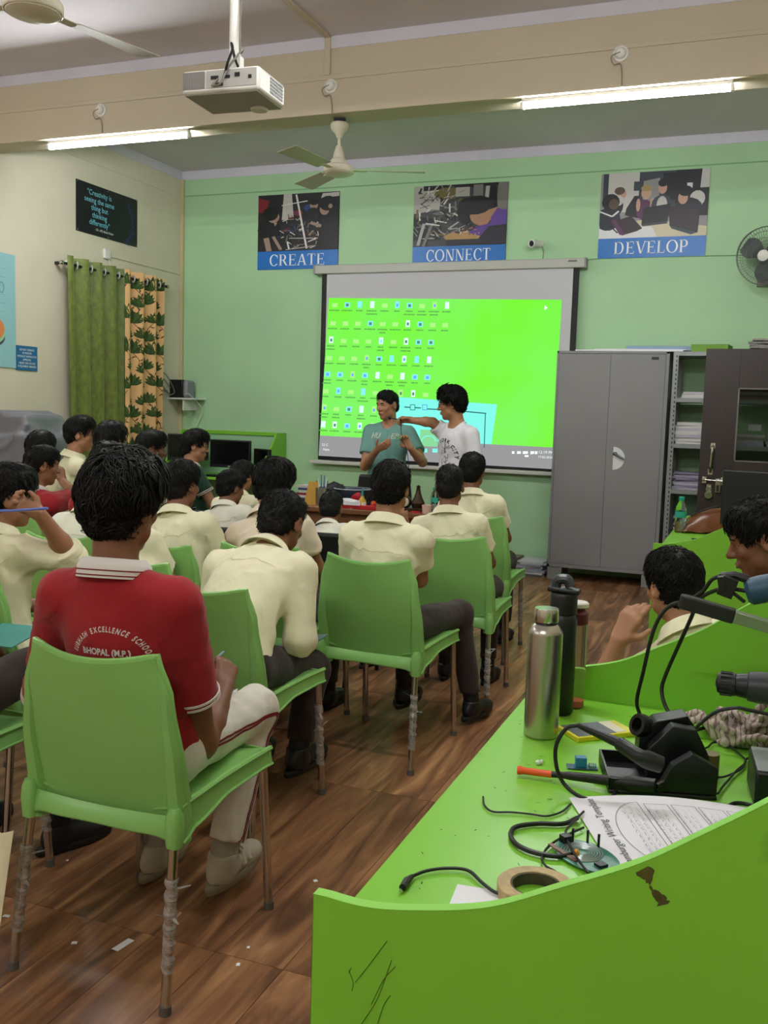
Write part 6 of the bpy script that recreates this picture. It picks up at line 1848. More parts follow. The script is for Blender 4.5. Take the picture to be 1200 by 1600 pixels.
def hair_mesh(C, R, s, style, vox, nstr, seed, post_amp=.004):
    """returns V,Q of a hair shell with grown tufts"""
    st = dict(short=(.079, .098, .089, .0, .018, .0011, .5), normal=(.084, .103, .095, .004, .034, .0013, .9), full=(.09, .108, .102, .008, .056, .0017, 1.25), curly=(.094, .108, .105, .012, .03, .0016, 1.6), side=(.085, .106, .097, .006, .04, .0013, .8))[style]
    rx, ry, rz, top, slen, srad, lift = st
    c0 = Vector((0, -.012, .036))
    def L(p): return C + R @ (Vector(p) * s)
    Rn = [[R[i][j] for j in range(3)] for i in range(3)]
    Ri = np.array(Rn, dtype=np.float32).T
    Cn = A3(C)
    P = [el(L(c0), (rx * s, ry * s, rz * s), Rn, .01), el(L((0, .03, .085)), (.06 * s, .055 * s, (.035 + top) * s), Rn, .03)]
    if style in ('full', 'curly', 'side'):
        P.append(el(L((.015, .02, .095)), (.068 * s, .07 * s, (.036 + top) * s), Rn, .03))
    P.append(el(L((0, -.06, -.02)), (.062 * s, .045 * s, .055 * s), Rn, .03))
    ysn = np.array([-.12, -.07, -.045, -.02, -.008, .012, .03, .045, .06, .085, .14], dtype=np.float32)
    low = -.082 if style != 'short' else -.07
    hl = np.array([low, low, low + .018, -.028, .032, .03, -.004, .012, .045, .06, .062], dtype=np.float32)
    def cutf(X, Y, Z):
        px, py, pz_ = (X - Cn[0]) / s, (Y - Cn[1]) / s, (Z - Cn[2]) / s
        ly = Ri[1, 0] * px + Ri[1, 1] * py + Ri[1, 2] * pz_
        lz = Ri[2, 0] * px + Ri[2, 1] * py + Ri[2, 2] * pz_
        return (np.interp(ly, ysn, hl).astype(np.float32) - lz) * s * .85
    P.append(Prim(cutf, None, None, .006, 'i'))
    w1 = waves(seed, 6, 60, 130, 1.0)
    w2 = waves(seed + 5, 5, 160, 260, 1.0)
    amp = post_amp * (1.9 if style == 'curly' else 1.7 if style == 'full' else 1.0)
    V, Q = sdf_mesh(P, vox, post=lambda x, y, z: -amp * s * (w1(x, y, z) * 1.2 + .5 * w2(x, y, z)))
    # tufts
    g = np.random.RandomState(seed)
    if nstr and len(V):
        pl = (V - Cn) @ np.array(Rn, dtype=np.float32) / s
        ok = np.nonzero(np.interp(pl[:, 1], ysn, hl) < pl[:, 2] - .001)[0]
        sel = ok[g.randint(0, len(ok), nstr)]
        p = pl[sel] + g.normal(scale=.002, size=(nstr, 3))
        cc = np.array(c0, dtype=np.float32); rr = np.array((rx, ry, rz), dtype=np.float32)
        nrm = (p - cc) / rr ** 2; nrm /= np.linalg.norm(nrm, axis=1)[:, None]
        whorl = np.array((.012, -.055, .13), dtype=np.float32)
        flow = p - whorl
        if style == 'side': flow = flow + np.array((.0, .05, 0)) + .06 * np.sign(p[:, :1] + .02) * np.array((1, .2, 0))
        flow += np.array((0, 0, -.02))
        flow += g.normal(scale=.035 if style != 'curly' else .08, size=flow.shape)
        flow -= nrm * (flow * nrm).sum(1)[:, None]
        flow /= np.linalg.norm(flow, axis=1)[:, None] + 1e-6
        side = np.cross(flow, nrm)
        ln = slen * g.uniform(.55, 1.25, nstr)
        # shorter hair at the nape and around the ears
        ln *= np.clip(.35 + (p[:, 2] + .08) * 6, .3, 1.15)
        kk = np.sqrt((((p - cc) / rr) ** 2).sum(1))
        nseg = 4
        rings, q3 = [], []
        crv = g.normal(scale=.012 if style != 'curly' else .03, size=nstr)
        for i in range(nseg + 1):
            u = i / nseg
            q_ = p + flow * (ln * u)[:, None] + side * (crv * math.sin(u * PI * .8) * (1 if style != 'curly' else math.cos(u * 6)))[:, None]
            k2 = np.sqrt((((q_ - cc) / rr) ** 2).sum(1))
            tgt = kk + (.012 + .06 * lift * u * (1.2 - u)) * g.uniform(.3, 1.0, nstr) if i else kk - .02
            q_ = cc + (q_ - cc) * (tgt / k2)[:, None]
            w_ = srad * (1.5 if nstr < 900 else 1.0) * (1 - u) ** .6 * g.uniform(.8, 1.3, nstr) + .00012
            for a in range(3):
                an = 2 * PI * a / 3
                rings.append(q_ + side * (w_ * math.cos(an) * 1.8)[:, None] + nrm * (w_ * math.sin(an))[:, None])
        T = np.stack(rings, axis=1)                              # nstr x (nseg+1)*3 x 3
        T = (T * s).astype(np.float32) @ np.array(Rn, dtype=np.float32).T + Cn
        base = len(V) + np.arange(nstr)[:, None] * ((nseg + 1) * 3)
        for i in range(nseg):
            for a in range(3):
                b_ = (a + 1) % 3
                q3.append(np.concatenate([base + i * 3 + a, base + i * 3 + b_, base + (i + 1) * 3 + b_, base + (i + 1) * 3 + a], axis=1))
        V = np.concatenate([V, T.reshape(-1, 3)])
        Q = np.concatenate([Q, np.concatenate(q3)]).astype(np.int32)
    return V, Q

def ribbon_on(VQ, pts, w, parent, name, matr, off=.0015):
    bv = BVHTree.FromPolygons([Vector(v) for v in VQ[0]], [tuple(q_) for q_ in VQ[1].tolist()])
    P, Nn = [], []
    for p in bez(pts, 10):
        h, n, _, _ = bv.find_nearest(p)
        if n.dot(p - h) < 0 and (p - h).length > .002: n = -n
        P.append(h); Nn.append(n)
    vs = []
    for i, p in enumerate(P):
        tdir = (P[min(i + 1, len(P) - 1)] - P[max(i - 1, 0)]).normalized()
        sd = Nn[i].cross(tdir).normalized()
        for k_ in (-1, 1):
            q_ = p + sd * k_ * w / 2 + Nn[i] * .01
            h, n, _, _ = bv.find_nearest(q_)
            vs.append(h + Nn[i] * off)
    return MB().add(vs, [(2 * i, 2 * i + 1, 2 * i + 3, 2 * i + 2) for i in range(len(P) - 1)]).build(name, matr, parent, smooth=60, recalc=False)

PEOPLE = {}
def person(key, label, x, y, rot, head_px=None, hy=None, s=.95, lean=.0, roll=.0, hunch=.1, twist=.0, head=(0, 0, 0), shirt='cream', pants='brown', sleeve=.62, roll_to=None,
           armR=None, armL=None, handR=None, handL=None, legR=None, legL=None, hair='normal', nstr=700, vox=.011, hvox=.0065, skin=0, shoes='black', collar='shirt', seat=.475, stand=False, seed=1, glasses=False, fat=1.0, buttons=False, shirt_hem=-.06):
    """arm = (elbow, wrist), leg = (knee, ankle) as world points; head_px = top of the hair in the photograph, hy its distance"""
    loc = Vector((x, y, 0))
    Ri = RZ(-rot)
    def w2l(p): return Ri @ (Vector(p) - loc)
    hyaw, hpit, hrol = head
    Rhead = RZ(hyaw) @ RX(-hpit) @ RY(hrol)
    piv = Vector((0, -.015, .22))
    def kin(ln, rl, sc):
        pel = Vector((0, 0, (seat + .085 * sc) if not stand else .86 * sc))
        Ru = RZ(twist) @ RY(rl) @ RX(-ln)
        Rh = Ru @ RX(-hunch)
        def U(px, py, pz_): return pel + Ru @ (Vector((px, py, pz_)) * sc)
        def Vf(px, py, pz_): return U(*piv) + Rh @ ((Vector((px, py, pz_)) - piv) * sc)
        Hc = Vf(0, .006, .525) + Rhead @ (Vector((0, .022, .088)) * sc)
        return pel, Ru, Rh, U, Vf, Hc
    if head_px is not None:
        top = aY(head_px[0], head_px[1], hy)
        T0 = w2l(top)
        pr_ = [lean, roll, s]
        def res(q_):
            Hc = kin(*q_)[5]
            return Hc - (T0 - Vector((0, 0, .132 * q_[2])))
        for _ in range(40):
            r0 = res(pr_)
            J = []
            for i in range(3):
                q_ = list(pr_); q_[i] += 1e-4
                J.append((res(q_) - r0) / 1e-4)
            Jm = Matrix(((J[0].x, J[1].x, J[2].x), (J[0].y, J[1].y, J[2].y), (J[0].z, J[1].z, J[2].z)))
            try: dq = Jm.inverted() @ (-r0)
            except ValueError: break
            pr_ = [pr_[i] + max(-.15, min(.15, dq[i])) for i in range(3)]
            pr_[2] = max(.8, min(1.14, pr_[2]))
        lean, roll, s = pr_
        print('PERSON', key, 'lean %.2f roll %.2f s %.2f err %.3f' % (lean, roll, s, res(pr_).length))
    pel, Ru, Rh, U, Vf, Hc = kin(lean, roll, s)
    hs = s if s < 1.05 else 1.05
    t = thing('person', label, 'person', loc, rot, None)
    Rn = [[Ru[i][j] for j in range(3)] for i in range(3)]
    Rv = [[Rh[i][j] for j in range(3)] for i in range(3)]
    f = fat * s
    # ---- joints
    sh = {k_: Vf(sx * .166 * min(fat, 1.12), -.004, .386) for k_, sx in (('R', 1), ('L', -1))}
    arms = {}
    for k_, sx, a in (('R', 1, armR), ('L', -1, armL)):
        if a is None:
            e_ = sh[k_] + Vector((sx * .05, .12, -.23)) * s
            w_ = Vector((sx * .10, .36 * s, seat + .2 * s)) if not stand else sh[k_] + Vector((sx * .05, .06, -.47)) * s
            if stand: e_ = sh[k_] + Vector((sx * .05, -.01, -.26)) * s
        else:
            e_, w_ = w2l(a[0]), w2l(a[1])
        arms[k_] = (e_, w_)
    legs = {}
    for k_, sx, a in (('R', 1, legR), ('L', -1, legL)):
        hip = Vector((sx * .085 * s, .0, pel.z - .01 * s))
        if stand:
            kn, an = Vector((sx * .1, .02, .46 * s)), Vector((sx * .105, -.01, .085 * s))
        else:
            kn, an = Vector((sx * .125, .41 * s, seat + .055)), Vector((sx * .12, .40 * s, .085))
        if a is not None:
            kn, an = w2l(a[0]), w2l(a[1])
        legs[k_] = (hip, kn, an)
    # ---- body
    B = [el(U(0, 0, 0), (.15 * f, .11 * f, .105 * s), Rn, .03), el(U(0, .002, .12), (.125 * f, .09 * f, .13 * s), Rn, .05), el(Vf(0, .0, .285), (.148 * f, .1 * f, .165 * s), Rv, .05),
         rc(Vf(0, -.008, .425), Vf(.145, -.005, .388), .044 * s, .048 * s, .04), rc(Vf(0, -.008, .425), Vf(-.145, -.005, .388), .044 * s, .048 * s, .04)]
    N = [rc(Vf(-.1, -.012, .415), Vf(0, -.014, .46), .03 * s, .042 * s, .03), rc(Vf(.1, -.012, .415), Vf(0, -.014, .46), .03 * s, .042 * s, .03)]
    neck_top = Hc + Rhead @ (Vector((0, -.02, -.045)) * hs)
    NK = [rc(Vf(0, -.01, .43), neck_top, .056 * s, .053 * s, .02)]
    body = list(B) + N + NK
    hp, HL = head_prims(Hc, Rhead, hs)
    fines = [(np.array(Hc) - .13 * hs, np.array(Hc) + .13 * hs, hvox)]
    for k_, sx in (('R', 1), ('L', -1)):
        e_, w_ = arms[k_]
        body += [rc(sh[k_], e_, .047 * s, .037 * s, .03), rc(e_, e_.lerp(w_, .35), .037 * s, .036 * s, .02), rc(e_.lerp(w_, .35), w_, .036 * s, .0255 * s, .02)]
        hd = handR if k_ == 'R' else handL
        if hd is None:
            d = (w_ - e_).normalized()
            hp2 = hand_prims(w_, d + Vector((-sx * .3, .3, -.15)), Vector((-sx * .8, 0, .6)), k_ == 'R', (.5, .5, .5, .5), .92 * s)
            body += hp2
        else:
            dirw, thw, curls = hd[:3]
            hk = hd[3] if len(hd) > 3 else {}
            body += hand_prims(w_, Ri @ Vector(dirw), Ri @ Vector(thw), k_ == 'R', curls, hk.get('s', .95) * s, hk.get('thumb', .3))
            hv = hk.get('vox', .0055)
            fines.append((np.array(w_) - .05, np.array(w_) + .05, hv * 1.2))
            hc_ = w_ + (Ri @ Vector(dirw)).normalized() * .09
            fines.append((np.array(hc_) - .085, np.array(hc_) + .085, hv))
        hip, kn, an = legs[k_]
        body += [rc(hip, kn, .075 * s, .052 * s, .03), rc(kn, an, .05 * s, .034 * s, .02), rc(an, an + Vector((0, .13 * s, -.05)), .035 * s, .026 * s, .02)]
    body += hp
    bo = obj_np('body', sdf_mesh(body, vox, fines), SKIN[skin], t)
    # ---- face details
    for sx in (-1, 1):
        e_ = MB(); e_.ell((0, 0, 0), (.0125 * hs,) * 3, n=12, m=8)
        eo = e_.build('eye', EYEW, t); eo.location = HL(sx * .031, .0665, .002)
        eo.rotation_euler = Rhead.to_euler()
        i_ = MB(); i_.ell((0, .0085 * hs, 0), (.0055 * hs, .0045 * hs, .0055 * hs), n=10, m=6); i_.build('iris', EYED, eo)
        MB().tube([HL(sx * .014, .0905, .021), HL(sx * .03, .0895, .0265), HL(sx * .047, .079, .022)], [.0028 * hs, .0036 * hs, .0016 * hs], 6).build('eyebrow', HAIRM, t)
    MB().tube([HL(-.02, .0865, -.058), HL(-.008, .0925, -.0555), HL(0, .0925, -.0565), HL(.008, .0925, -.0555), HL(.02, .0865, -.058)], [.001, .0042 * hs, .0042 * hs, .0042 * hs, .001], 8).tube([HL(-.018, .086, -.0635), HL(0, .0918, -.0665), HL(.018, .086, -.0635)], [.001, .0052 * hs, .001], 8).build('lips', LIP, t)
    # ---- hair
    HV = hair_mesh(Hc, Rhead, hs, hair, hvox * 1.05, nstr, seed)
    obj_np('hair', HV, HAIRM, t)
    # ---- shirt
    g = .013
    S = [el(U(0, 0, .0), (.158 * f + g, .117 * f + g, .12 * s), Rn, .03), el(U(0, .002, .12), (.138 * f + g, .1 * f + g, .14 * s), Rn, .06), el(Vf(0, .0, .285), (.15 * f + g, .102 * f + g, .165 * s + g), Rv, .05),
         rc(Vf(0, -.008, .422), Vf(.145, -.005, .386), .044 * s + g, .048 * s + g, .04), rc(Vf(0, -.008, .422), Vf(-.145, -.005, .386), .044 * s + g, .048 * s + g, .04),
         rc(Vf(-.1, -.012, .415), Vf(0, -.014, .45), .03 * s + g * .8, .04 * s + g * .6, .03), rc(Vf(.1, -.012, .415), Vf(0, -.014, .45), .03 * s + g * .8, .04 * s + g * .6, .03)]
    rolled = roll_to
    for k_, sx in (('R', 1), ('L', -1)):
        e_, w_ = arms[k_]
        if rolled is None:
            S.append(rc(sh[k_], sh[k_].lerp(e_, sleeve), .05 * s + g + .002, .046 * s + g + .006, .035, cap=True))
        else:
            S.append(rc(sh[k_], e_, .05 * s + g, .044 * s + g, .035))
            S.append(rc(e_, e_.lerp(w_, rolled), .044 * s + g, .038 * s + g, .025, cap=True))
    S.append(half(U(0, 0, shirt_hem), -(Ru @ Vector((0, 0, 1)))))
    S.append(rc(Vf(0, .01, .425), Vf(0, .03, .60), .054 * s, .062 * s, .008, 's'))
    w1 = waves(seed + 50, 3, 26, 60, .55); w2 = waves(seed + 80, 4, 60, 120, .55)
    amp = .007 if shirt not in ('red', 'green', 'teal', 'tee') else .0038
    def fold(X, Y, Z):
        a = w1(X, Y, Z); b = w2(X, Y, Z)
        return amp * (.55 - 1.15 * np.exp(-(a / .17) ** 2) * np.clip(.5 + 1.2 * b, 0, 1)) + amp * .45 * a
    SV = sdf_mesh(S, vox * .9, post=fold)
    so = obj_np('shirt', SV, SHIRT[shirt], t)
    # cuffs of rolled sleeves
    for k_ in ('R', 'L'):
        e_, w_ = arms[k_]
        if rolled is not None and vox < .012:
            a, b = e_.lerp(w_, rolled - .16), e_.lerp(w_, rolled)
            d = (b - a).normalized()
            a2, b2 = (a, b)
            CV = sdf_mesh([rc(a2, b2, .047 * s + g, .047 * s + g, .01, cap=True), Prim(lambda X, Y, Z, a2=A3(a2), d=A3(d): -((X - a2[0]) * d[0] + (Y - a2[1]) * d[1] + (Z - a2[2]) * d[2]), None, None, .003, 'i')], .006)
            obj_np('cuff', CV, SHIRT[shirt], so)
    # ---- collar
    nax = (neck_top - Vf(0, -.01, .43)).normalized()
    cb = Vf(0, -.008, .466)
    rgt = (Rh @ Vector((1, 0, 0))).normalized()
    fwd = nax.cross(rgt).normalized() * -1
    fwd = rgt.cross(nax) * -1
    fwd = nax.cross(rgt)
    def ring(th, r, z): return cb + (rgt * math.sin(th) * r * 1.06 + fwd * math.cos(th) * r) * s + nax * z * s
    if collar in ('shirt', 'polo'):
        wt = 1.0 if collar == 'shirt' else .85
        pf_ = [(.0605, -.012), (.0595, .012), (.0615, .027), (.068, .031), (.08, .014), (.096 * wt + .014 * (1 - wt), -.016)]
        def cf_(u, v):
            th = -PI + .32 + .0 + (2 * PI - .64) * u
            th = PI + (u - .5) * (2 * PI - .64)
            k_ = v * (len(pf_) - 1); i_ = min(int(k_), len(pf_) - 2); fr_ = k_ - i_
            r_ = pf_[i_][0] + (pf_[i_ + 1][0] - pf_[i_][0]) * fr_
            z_ = pf_[i_][1] + (pf_[i_ + 1][1] - pf_[i_][1]) * fr_
            fdrop = .5 + .5 * math.cos(th)
            return ring(th, r_ + .008 * fdrop, z_ - .02 * fdrop + .004)
        co = MB().slab(cf_, 40, 15, .003).build('collar', SHIRT[shirt] if collar == 'shirt' else mat('white knit collar', '#dedad6', rough=.8, bump=.2, bscale=200), so, smooth=60)
        if collar == 'polo':
            for v_ in (.88, .96):
                MB().tube([cf_(u / 40, v_) + nax * .0008 + (cf_(u / 40, v_) - cb).normalized() * .001 for u in range(41)], .0016, 5).build('collar_stripe', mat('maroon stripe', '#7a1420', rough=.8), co)
    else:
        MB().tube([ring(2 * PI * i / 36, .064 + .006 * (.5 + .5 * math.cos(2 * PI * i / 36)), -.004 - .03 * (.5 + .5 * math.cos(2 * PI * i / 36))) for i in range(36)], .006, 6, closed=True).build('neckband', SHIRT[shirt], so)
    # ---- trousers and shoes
    T_ = [el(U(0, -.004, -.02), (.157 * f, .118 * f, .105 * s), Rn, .03), half(U(0, 0, .06), Ru @ Vector((0, 0, 1)))]
    for k_, sx in (('R', 1), ('L', -1)):
        hip, kn, an = legs[k_]
        lo_ = an + (kn - an) * .0 + Vector((0, 0, .0))
        T_ += [rc(hip, kn, .09 * s, .068 * s, .045), rc(kn, an.lerp(kn, .1), .066 * s, .054 * s, .03, cap=True)]
    w3 = waves(seed + 20, 7, 22, 50, .6)
    TV = sdf_mesh(T_, vox, post=lambda X, Y, Z: .005 * (1 - 2.2 * np.abs(w3(X, Y, Z))))
    to = obj_np('trousers', TV, PANTS[pants], t)
    for k_ in ('R', 'L'):
        hip, kn, an = legs[k_]
        gz = max(an.z - .085, 0)
        fdir = Vector((kn.x - hip.x, kn.y - hip.y, 0)).normalized()
        if stand: fdir = Vector((.12 if k_ == 'R' else -.12, 1, 0)).normalized()
        sd = Vector((fdir.y, -fdir.x, 0))
        c0 = Vector((an.x, an.y, gz))
        RM = [[sd[i], fdir[i], (0, 0, 1)[i]] for i in range(3)]
        def K(a_, b_, c_): return c0 + sd * a_ * s + fdir * b_ * s + Vector((0, 0, c_ * s))
        SP = [el(K(0, .115, .036), (.042 * s, .085 * s, .036 * s), RM, .02), el(K(0, -.005, .045), (.038 * s, .06 * s, .05 * s), RM, .03), rc(K(0, .0, .05), K(0, -.004, .098), .041 * s, .043 * s, .02, cap=True), rc(K(0, .03, .06), K(0, .11, .045), .034 * s, .03 * s, .02), half(K(0, 0, .014), (0, 0, -1))]
        MB().tube([an + (kn - an).normalized() * z_ for z_ in (-.02, .03, .1)], [.041 * s, .04 * s, .043 * s], 14).build('sock', mat('grey sock', '#9a938a', rough=.9) if shoes == 'white' else SOLEB, t)
        up = obj_np('shoe', sdf_mesh(SP, .0075), SHOEW if shoes == 'white' else SHOEB, t)
        n_ = 28
        so_ = []
        for i in range(n_):
            a = 2 * PI * i / n_
            yy = math.sin(a); xx = math.cos(a)
            so_.append(K(xx * (.043 if yy > 0 else .038) * (1 - .12 * abs(yy)), .06 + yy * .146, 0))
        b = MB()
        b.loft([[p + Vector((0, 0, z_ * s)) + (p - K(0, .06, 0)) * e2 for p in so_] for z_, e2 in ((0, -.04), (.004, 0), (.02, .02), (.024, -.02))])
        b.build('sole', SOLEW if shoes == 'white' else SOLEB, up, smooth=50)
        if shoes == 'white':
            for yb in (.05, .085):
                MB().tube([K(-.04, yb, .045), K(-.025, yb + .005, .078 - (yb - .05) * .35), K(0, yb + .008, .09 - (yb - .05) * .45), K(.025, yb + .005, .078 - (yb - .05) * .35), K(.04, yb, .045)], .008 * s, 6).build('strap', SHOEW, up)
    if glasses:
        gm = MB()
        for sx in (-1, 1):
            gm.tube([HL(sx * (.032 + .021 * math.cos(a)), .098 - .004 * abs(math.cos(a)), .001 + .017 * math.sin(a)) for a in [2 * PI * i / 18 for i in range(18)]], .0016, 6, closed=True)
            gm.tube([HL(sx * .053, .094, .004), HL(sx * .074, .06, .006), HL(sx * .08, -.01, .008)], .0016, 6)
        gm.tube([HL(-.011, .1, .004), HL(0, .103, .006), HL(.011, .1, .004)], .0016, 6)
        gm.build('spectacles', mat('spectacle frame', '#1a1a1c', rough=.3), t)
    if vox < .0112 and collar == 'shirt' and shirt in ('cream', 'ivory', 'pink', 'pale'):
        sm = mat('shirt seam', '#cfc9a4', rough=.9)
        ribbon_on(SV, [Vf(sx_ * .15, -.14, .335 + .006 * abs(sx_)) for sx_ in (-1, -.5, 0, .5, 1)], .004, so, 'yoke_seam', sm, .0012)
    PEOPLE[key] = dict(t=t, shirt=so, SV=SV, TV=TV, trousers=to, w2l=w2l, arms=arms, legs=legs, s=s, Hc=Hc, sh=sh, U=U, Vf=Vf, HL=HL, Ri=Ri, g=g)
    return t

def wrap_print(VQ, tris2d, place, ray, parent, name, matr, off=.0015):
    """press flat lettering onto a garment along a ray"""
    bv = BVHTree.FromPolygons([Vector(v) for v in VQ[0]], [tuple(q_) for q_ in VQ[1].tolist()])
    vs, fs = tris2d
    out, ok = [], []
    for p in vs:
        o = place(p)
        h, n, _, _ = bv.ray_cast(o - ray * .25, ray)
        if h is None:
            h, n, _, _ = bv.find_nearest(o)
        if n.dot(ray) > 0: n = -n
        out.append(h + n * off)
    return MB().add(out, fs).build(name, matr, parent, smooth=0, recalc=False)

def arc_text(words, R0, h, fx=1.0, span=None):
    """letters set on an arc: returns 2D verts and faces, arc centre at the origin"""
    V2, F2 = [], []
    tot = 0
    adv = []
    for ch in words:
        vs, fs = glyphs(ch, h, align='LEFT', bold=.035, font_x=fx)
        w = (max(v[0] for v in vs) - min(v[0] for v in vs)) if vs else h * .32
        adv.append(w + h * .12)
    tot = sum(adv)
    if span is not None:
        return arc_text(words, R0, h, fx * span * R0 / tot * 1.0) if abs(span * R0 / tot - 1) > .03 else arc_text(words, R0, h, fx)
    a = tot / 2 / R0
    for ch, w in zip(words, adv):
        a -= w / 2 / R0
        vs, fs = glyphs(ch, h, align='LEFT', bold=.035, font_x=fx)
        if vs:
            mx = min(v[0] for v in vs)
            b = len(V2)
            for (x_, y_) in vs:
                xx = x_ - mx - (w - h * .12) / 2
                r_ = R0 + y_
                V2.append((-math.sin(a) * r_ + math.cos(a) * xx, math.cos(a) * r_ + math.sin(a) * xx))
            F2 += [tuple(b + i for i in f_) for f_ in fs]
        a -= w / 2 / R0
    return V2, F2

# ------------------------------------------------------------------ the class
# boy in the red polo, nearest
person('red', 'boy in a red school polo and white trousers sitting nearest with his back to us', -1.462, 2.06, 0, (190, 707), 2.0, lean=-.06, hunch=.05, head=(.0, .05, .0), shirt='red', pants='white', sleeve=.66,
       armR=(aY(316, 1160, 2.13), aY(350, 1075, 2.34)), handR=((-.25, .6, .45), (-.6, -.2, .6), (.75, .8, .85, .9), dict(vox=.0055)),
       armL=(aY(60, 1160, 2.18), aY(150, 1120, 2.42)),
       legR=(aY(398, 1108, 2.52), aY(349, 1338, 2.36)), legL=(aY(300, 1120, 2.54), aY(243, 1322, 2.42)), hair='full', nstr=5200, vox=.0085, hvox=.005, skin=1, shoes='white', collar='polo', seed=3, seat=.48)
d = PEOPLE['red']
WP = mat('white shirt print', '#d8d0cc', rough=.7)
V2, F2 = arc_text('SUBHASH EXCELLENCE SCHOOL', .094, .0215, .72, 2.45)
c_ = d['w2l'](aY(147, 1046, 1.84))
wrap_print(d['SV'], (V2, F2), lambda p: Vector((c_.x + p[0], -.3, c_.z + p[1] * .86)), Vector((0, 1, 0)), d['shirt'], 'back_print', WP)
vs, fs = glyphs('BHOPAL (M.P.)', .022, bold=.035, font_x=.9)
c2 = d['w2l'](aY(144, 1031, 1.84))
wrap_print(d['SV'], (vs, fs), lambda p: Vector((c2.x + p[0], -.3, c2.z + p[1])), Vector((0, 1, 0)), d['shirt'], 'back_print', WP)
# sleeve bands
STRW = mat('white knit band', '#d9cfca', rough=.85)
def sleeve_band(key, sl, which='RL', f0=.0, wd=.006, gap=.012, m_=STRW):
    d = PEOPLE[key]
    for k_ in which:
        a, b = d['sh'][k_], d['arms'][k_][0]
        dv = (b - a).normalized()
        for q_ in range(2):
            c0 = a.lerp(b, sl) - dv * (.005 + q_ * gap)
            R_ = .046 * d['s'] + d['g'] + .0085
            M = rot_to(dv)
            MB().loft([[c0 + dv * z_ + (M @ Vector((math.cos(2 * PI * i / 28), math.sin(2 * PI * i / 28), 0))) * r_ for i in range(28)] for z_, r_ in ((-wd / 2, R_ - .003), (-wd / 2, R_), (wd / 2, R_), (wd / 2, R_ - .003))], True, False).build('sleeve_stripe', m_, d['shirt'], smooth=50)
sleeve_band('red', .66)
# maroon stripes down the white trousers
hip, kn, an = d['legs']['R']
MRN = mat('maroon stripe', '#7a1420')
for o_ in (0, .016):
    ribbon_on(d['TV'], [hip + Vector((.14, .1, -.01 + o_)), hip.lerp(kn, .6) + Vector((.12, 0, -.01 + o_)), kn + Vector((.1, -.0 + o_, -.01)), kn.lerp(an, .3) + Vector((.1, -.01 + o_, 0)), kn.lerp(an, .7) + Vector((.09, -.01 + o_, 0)), an + Vector((.08, -.01 + o_, .03))], .008, d['trousers'], 'side_stripe', MRN)
# paper and pen in his lap
pw = d['arms']['R'][1]
tw_ = Matrix.Translation(d['t'].location) @ Matrix.Rotation(0, 4, 'Z')
o = tag(MB().tube([aY(334, 1032, 2.4), aY(350, 1018, 2.43)], .0035, 8).build('pen', mat('pen pale blue', '#8fb4c4', rough=.3)), 'pale blue pen in the hand of the red polo boy', 'pen')
o = tag(MB().slab(lambda u, v: aY(345, 1088, 2.42).lerp(aY(372, 1076, 2.46), u).lerp(aY(338, 1100, 2.36).lerp(aY(366, 1088, 2.4), u), v), 2, 2, .001).build('note_paper', PAPER), 'folded note paper on the lap of the red polo boy', 'paper')

# neighbour cut by the left edge: only a knee shows
person('left', 'boy cut off by the left edge, only his dark trousered knee shows', -2.22, 1.99, .0, s=.95, lean=.1, shirt='cream', armR=(Vector((-2.12, 1.9, .74)), Vector((-2.25, 2.08, .7))), legR=(Vector((-1.985, 2.42, .665)), Vector((-2.03, 2.42, .09))), legL=(Vector((-2.33, 2.44, .58)), Vector((-2.35, 2.38, .09))), seed=5, nstr=300, vox=.012)
o = tag(MB().slab(lambda u, v: Vector((-2.25 + u * .18, 2.26 + v * .16, .70 + .03 * v + .005 * u)), 2, 2, .004).build('exercise_book', mat('teal book cover', '#4f9a92', rough=.5)), 'teal covered exercise book on the knee at the left edge', 'book')
p0, p1 = aY(-60, 1278, 1.81), aY(24, 1300, 1.81)
o = MB().slab(lambda u, v: Vector((p0.x + (p1.x - p0.x) * u - .03 * v * u, 1.81 - .012 * math.sin(u * 9) - .02 * v, p0.z + (p1.z - p0.z) * u - v * (.2 + .06 * u) + .01 * math.sin(u * 7))), 14, 10, .003).build('hanging_cloth', SHIRT['cream'])
tag(o, 'yellowish cloth hanging from the chair at the left edge', 'cloth')
# boy with raised hand and pen
person('pen', 'boy in a cream shirt resting his head on a raised hand holding a blue pen', -2.47, 2.62, -.1, (14, 722), 2.72, hunch=.12, head=(-.6, .12, .1), shirt='cream', roll_to=.22,
       armR=(aY(112, 872, 2.74), aY(62, 803, 2.62)), handR=((-.8, -.1, .3), (-.1, .75, .5), (.9, 1.0, 1.05, 1.1), dict(vox=.0055, thumb=.35)), hair='normal', nstr=2200, vox=.0095, hvox=.0055, skin=0, seed=8)
tag(MB().tube([aY(-14, 798, 2.57), aY(20, 798, 2.57), aY(75, 794, 2.58)], .0045, 8).build('pen', mat('pen blue violet', '#5b6fc4', rough=.35)), 'blue pen held in the raised hand at the left', 'pen')
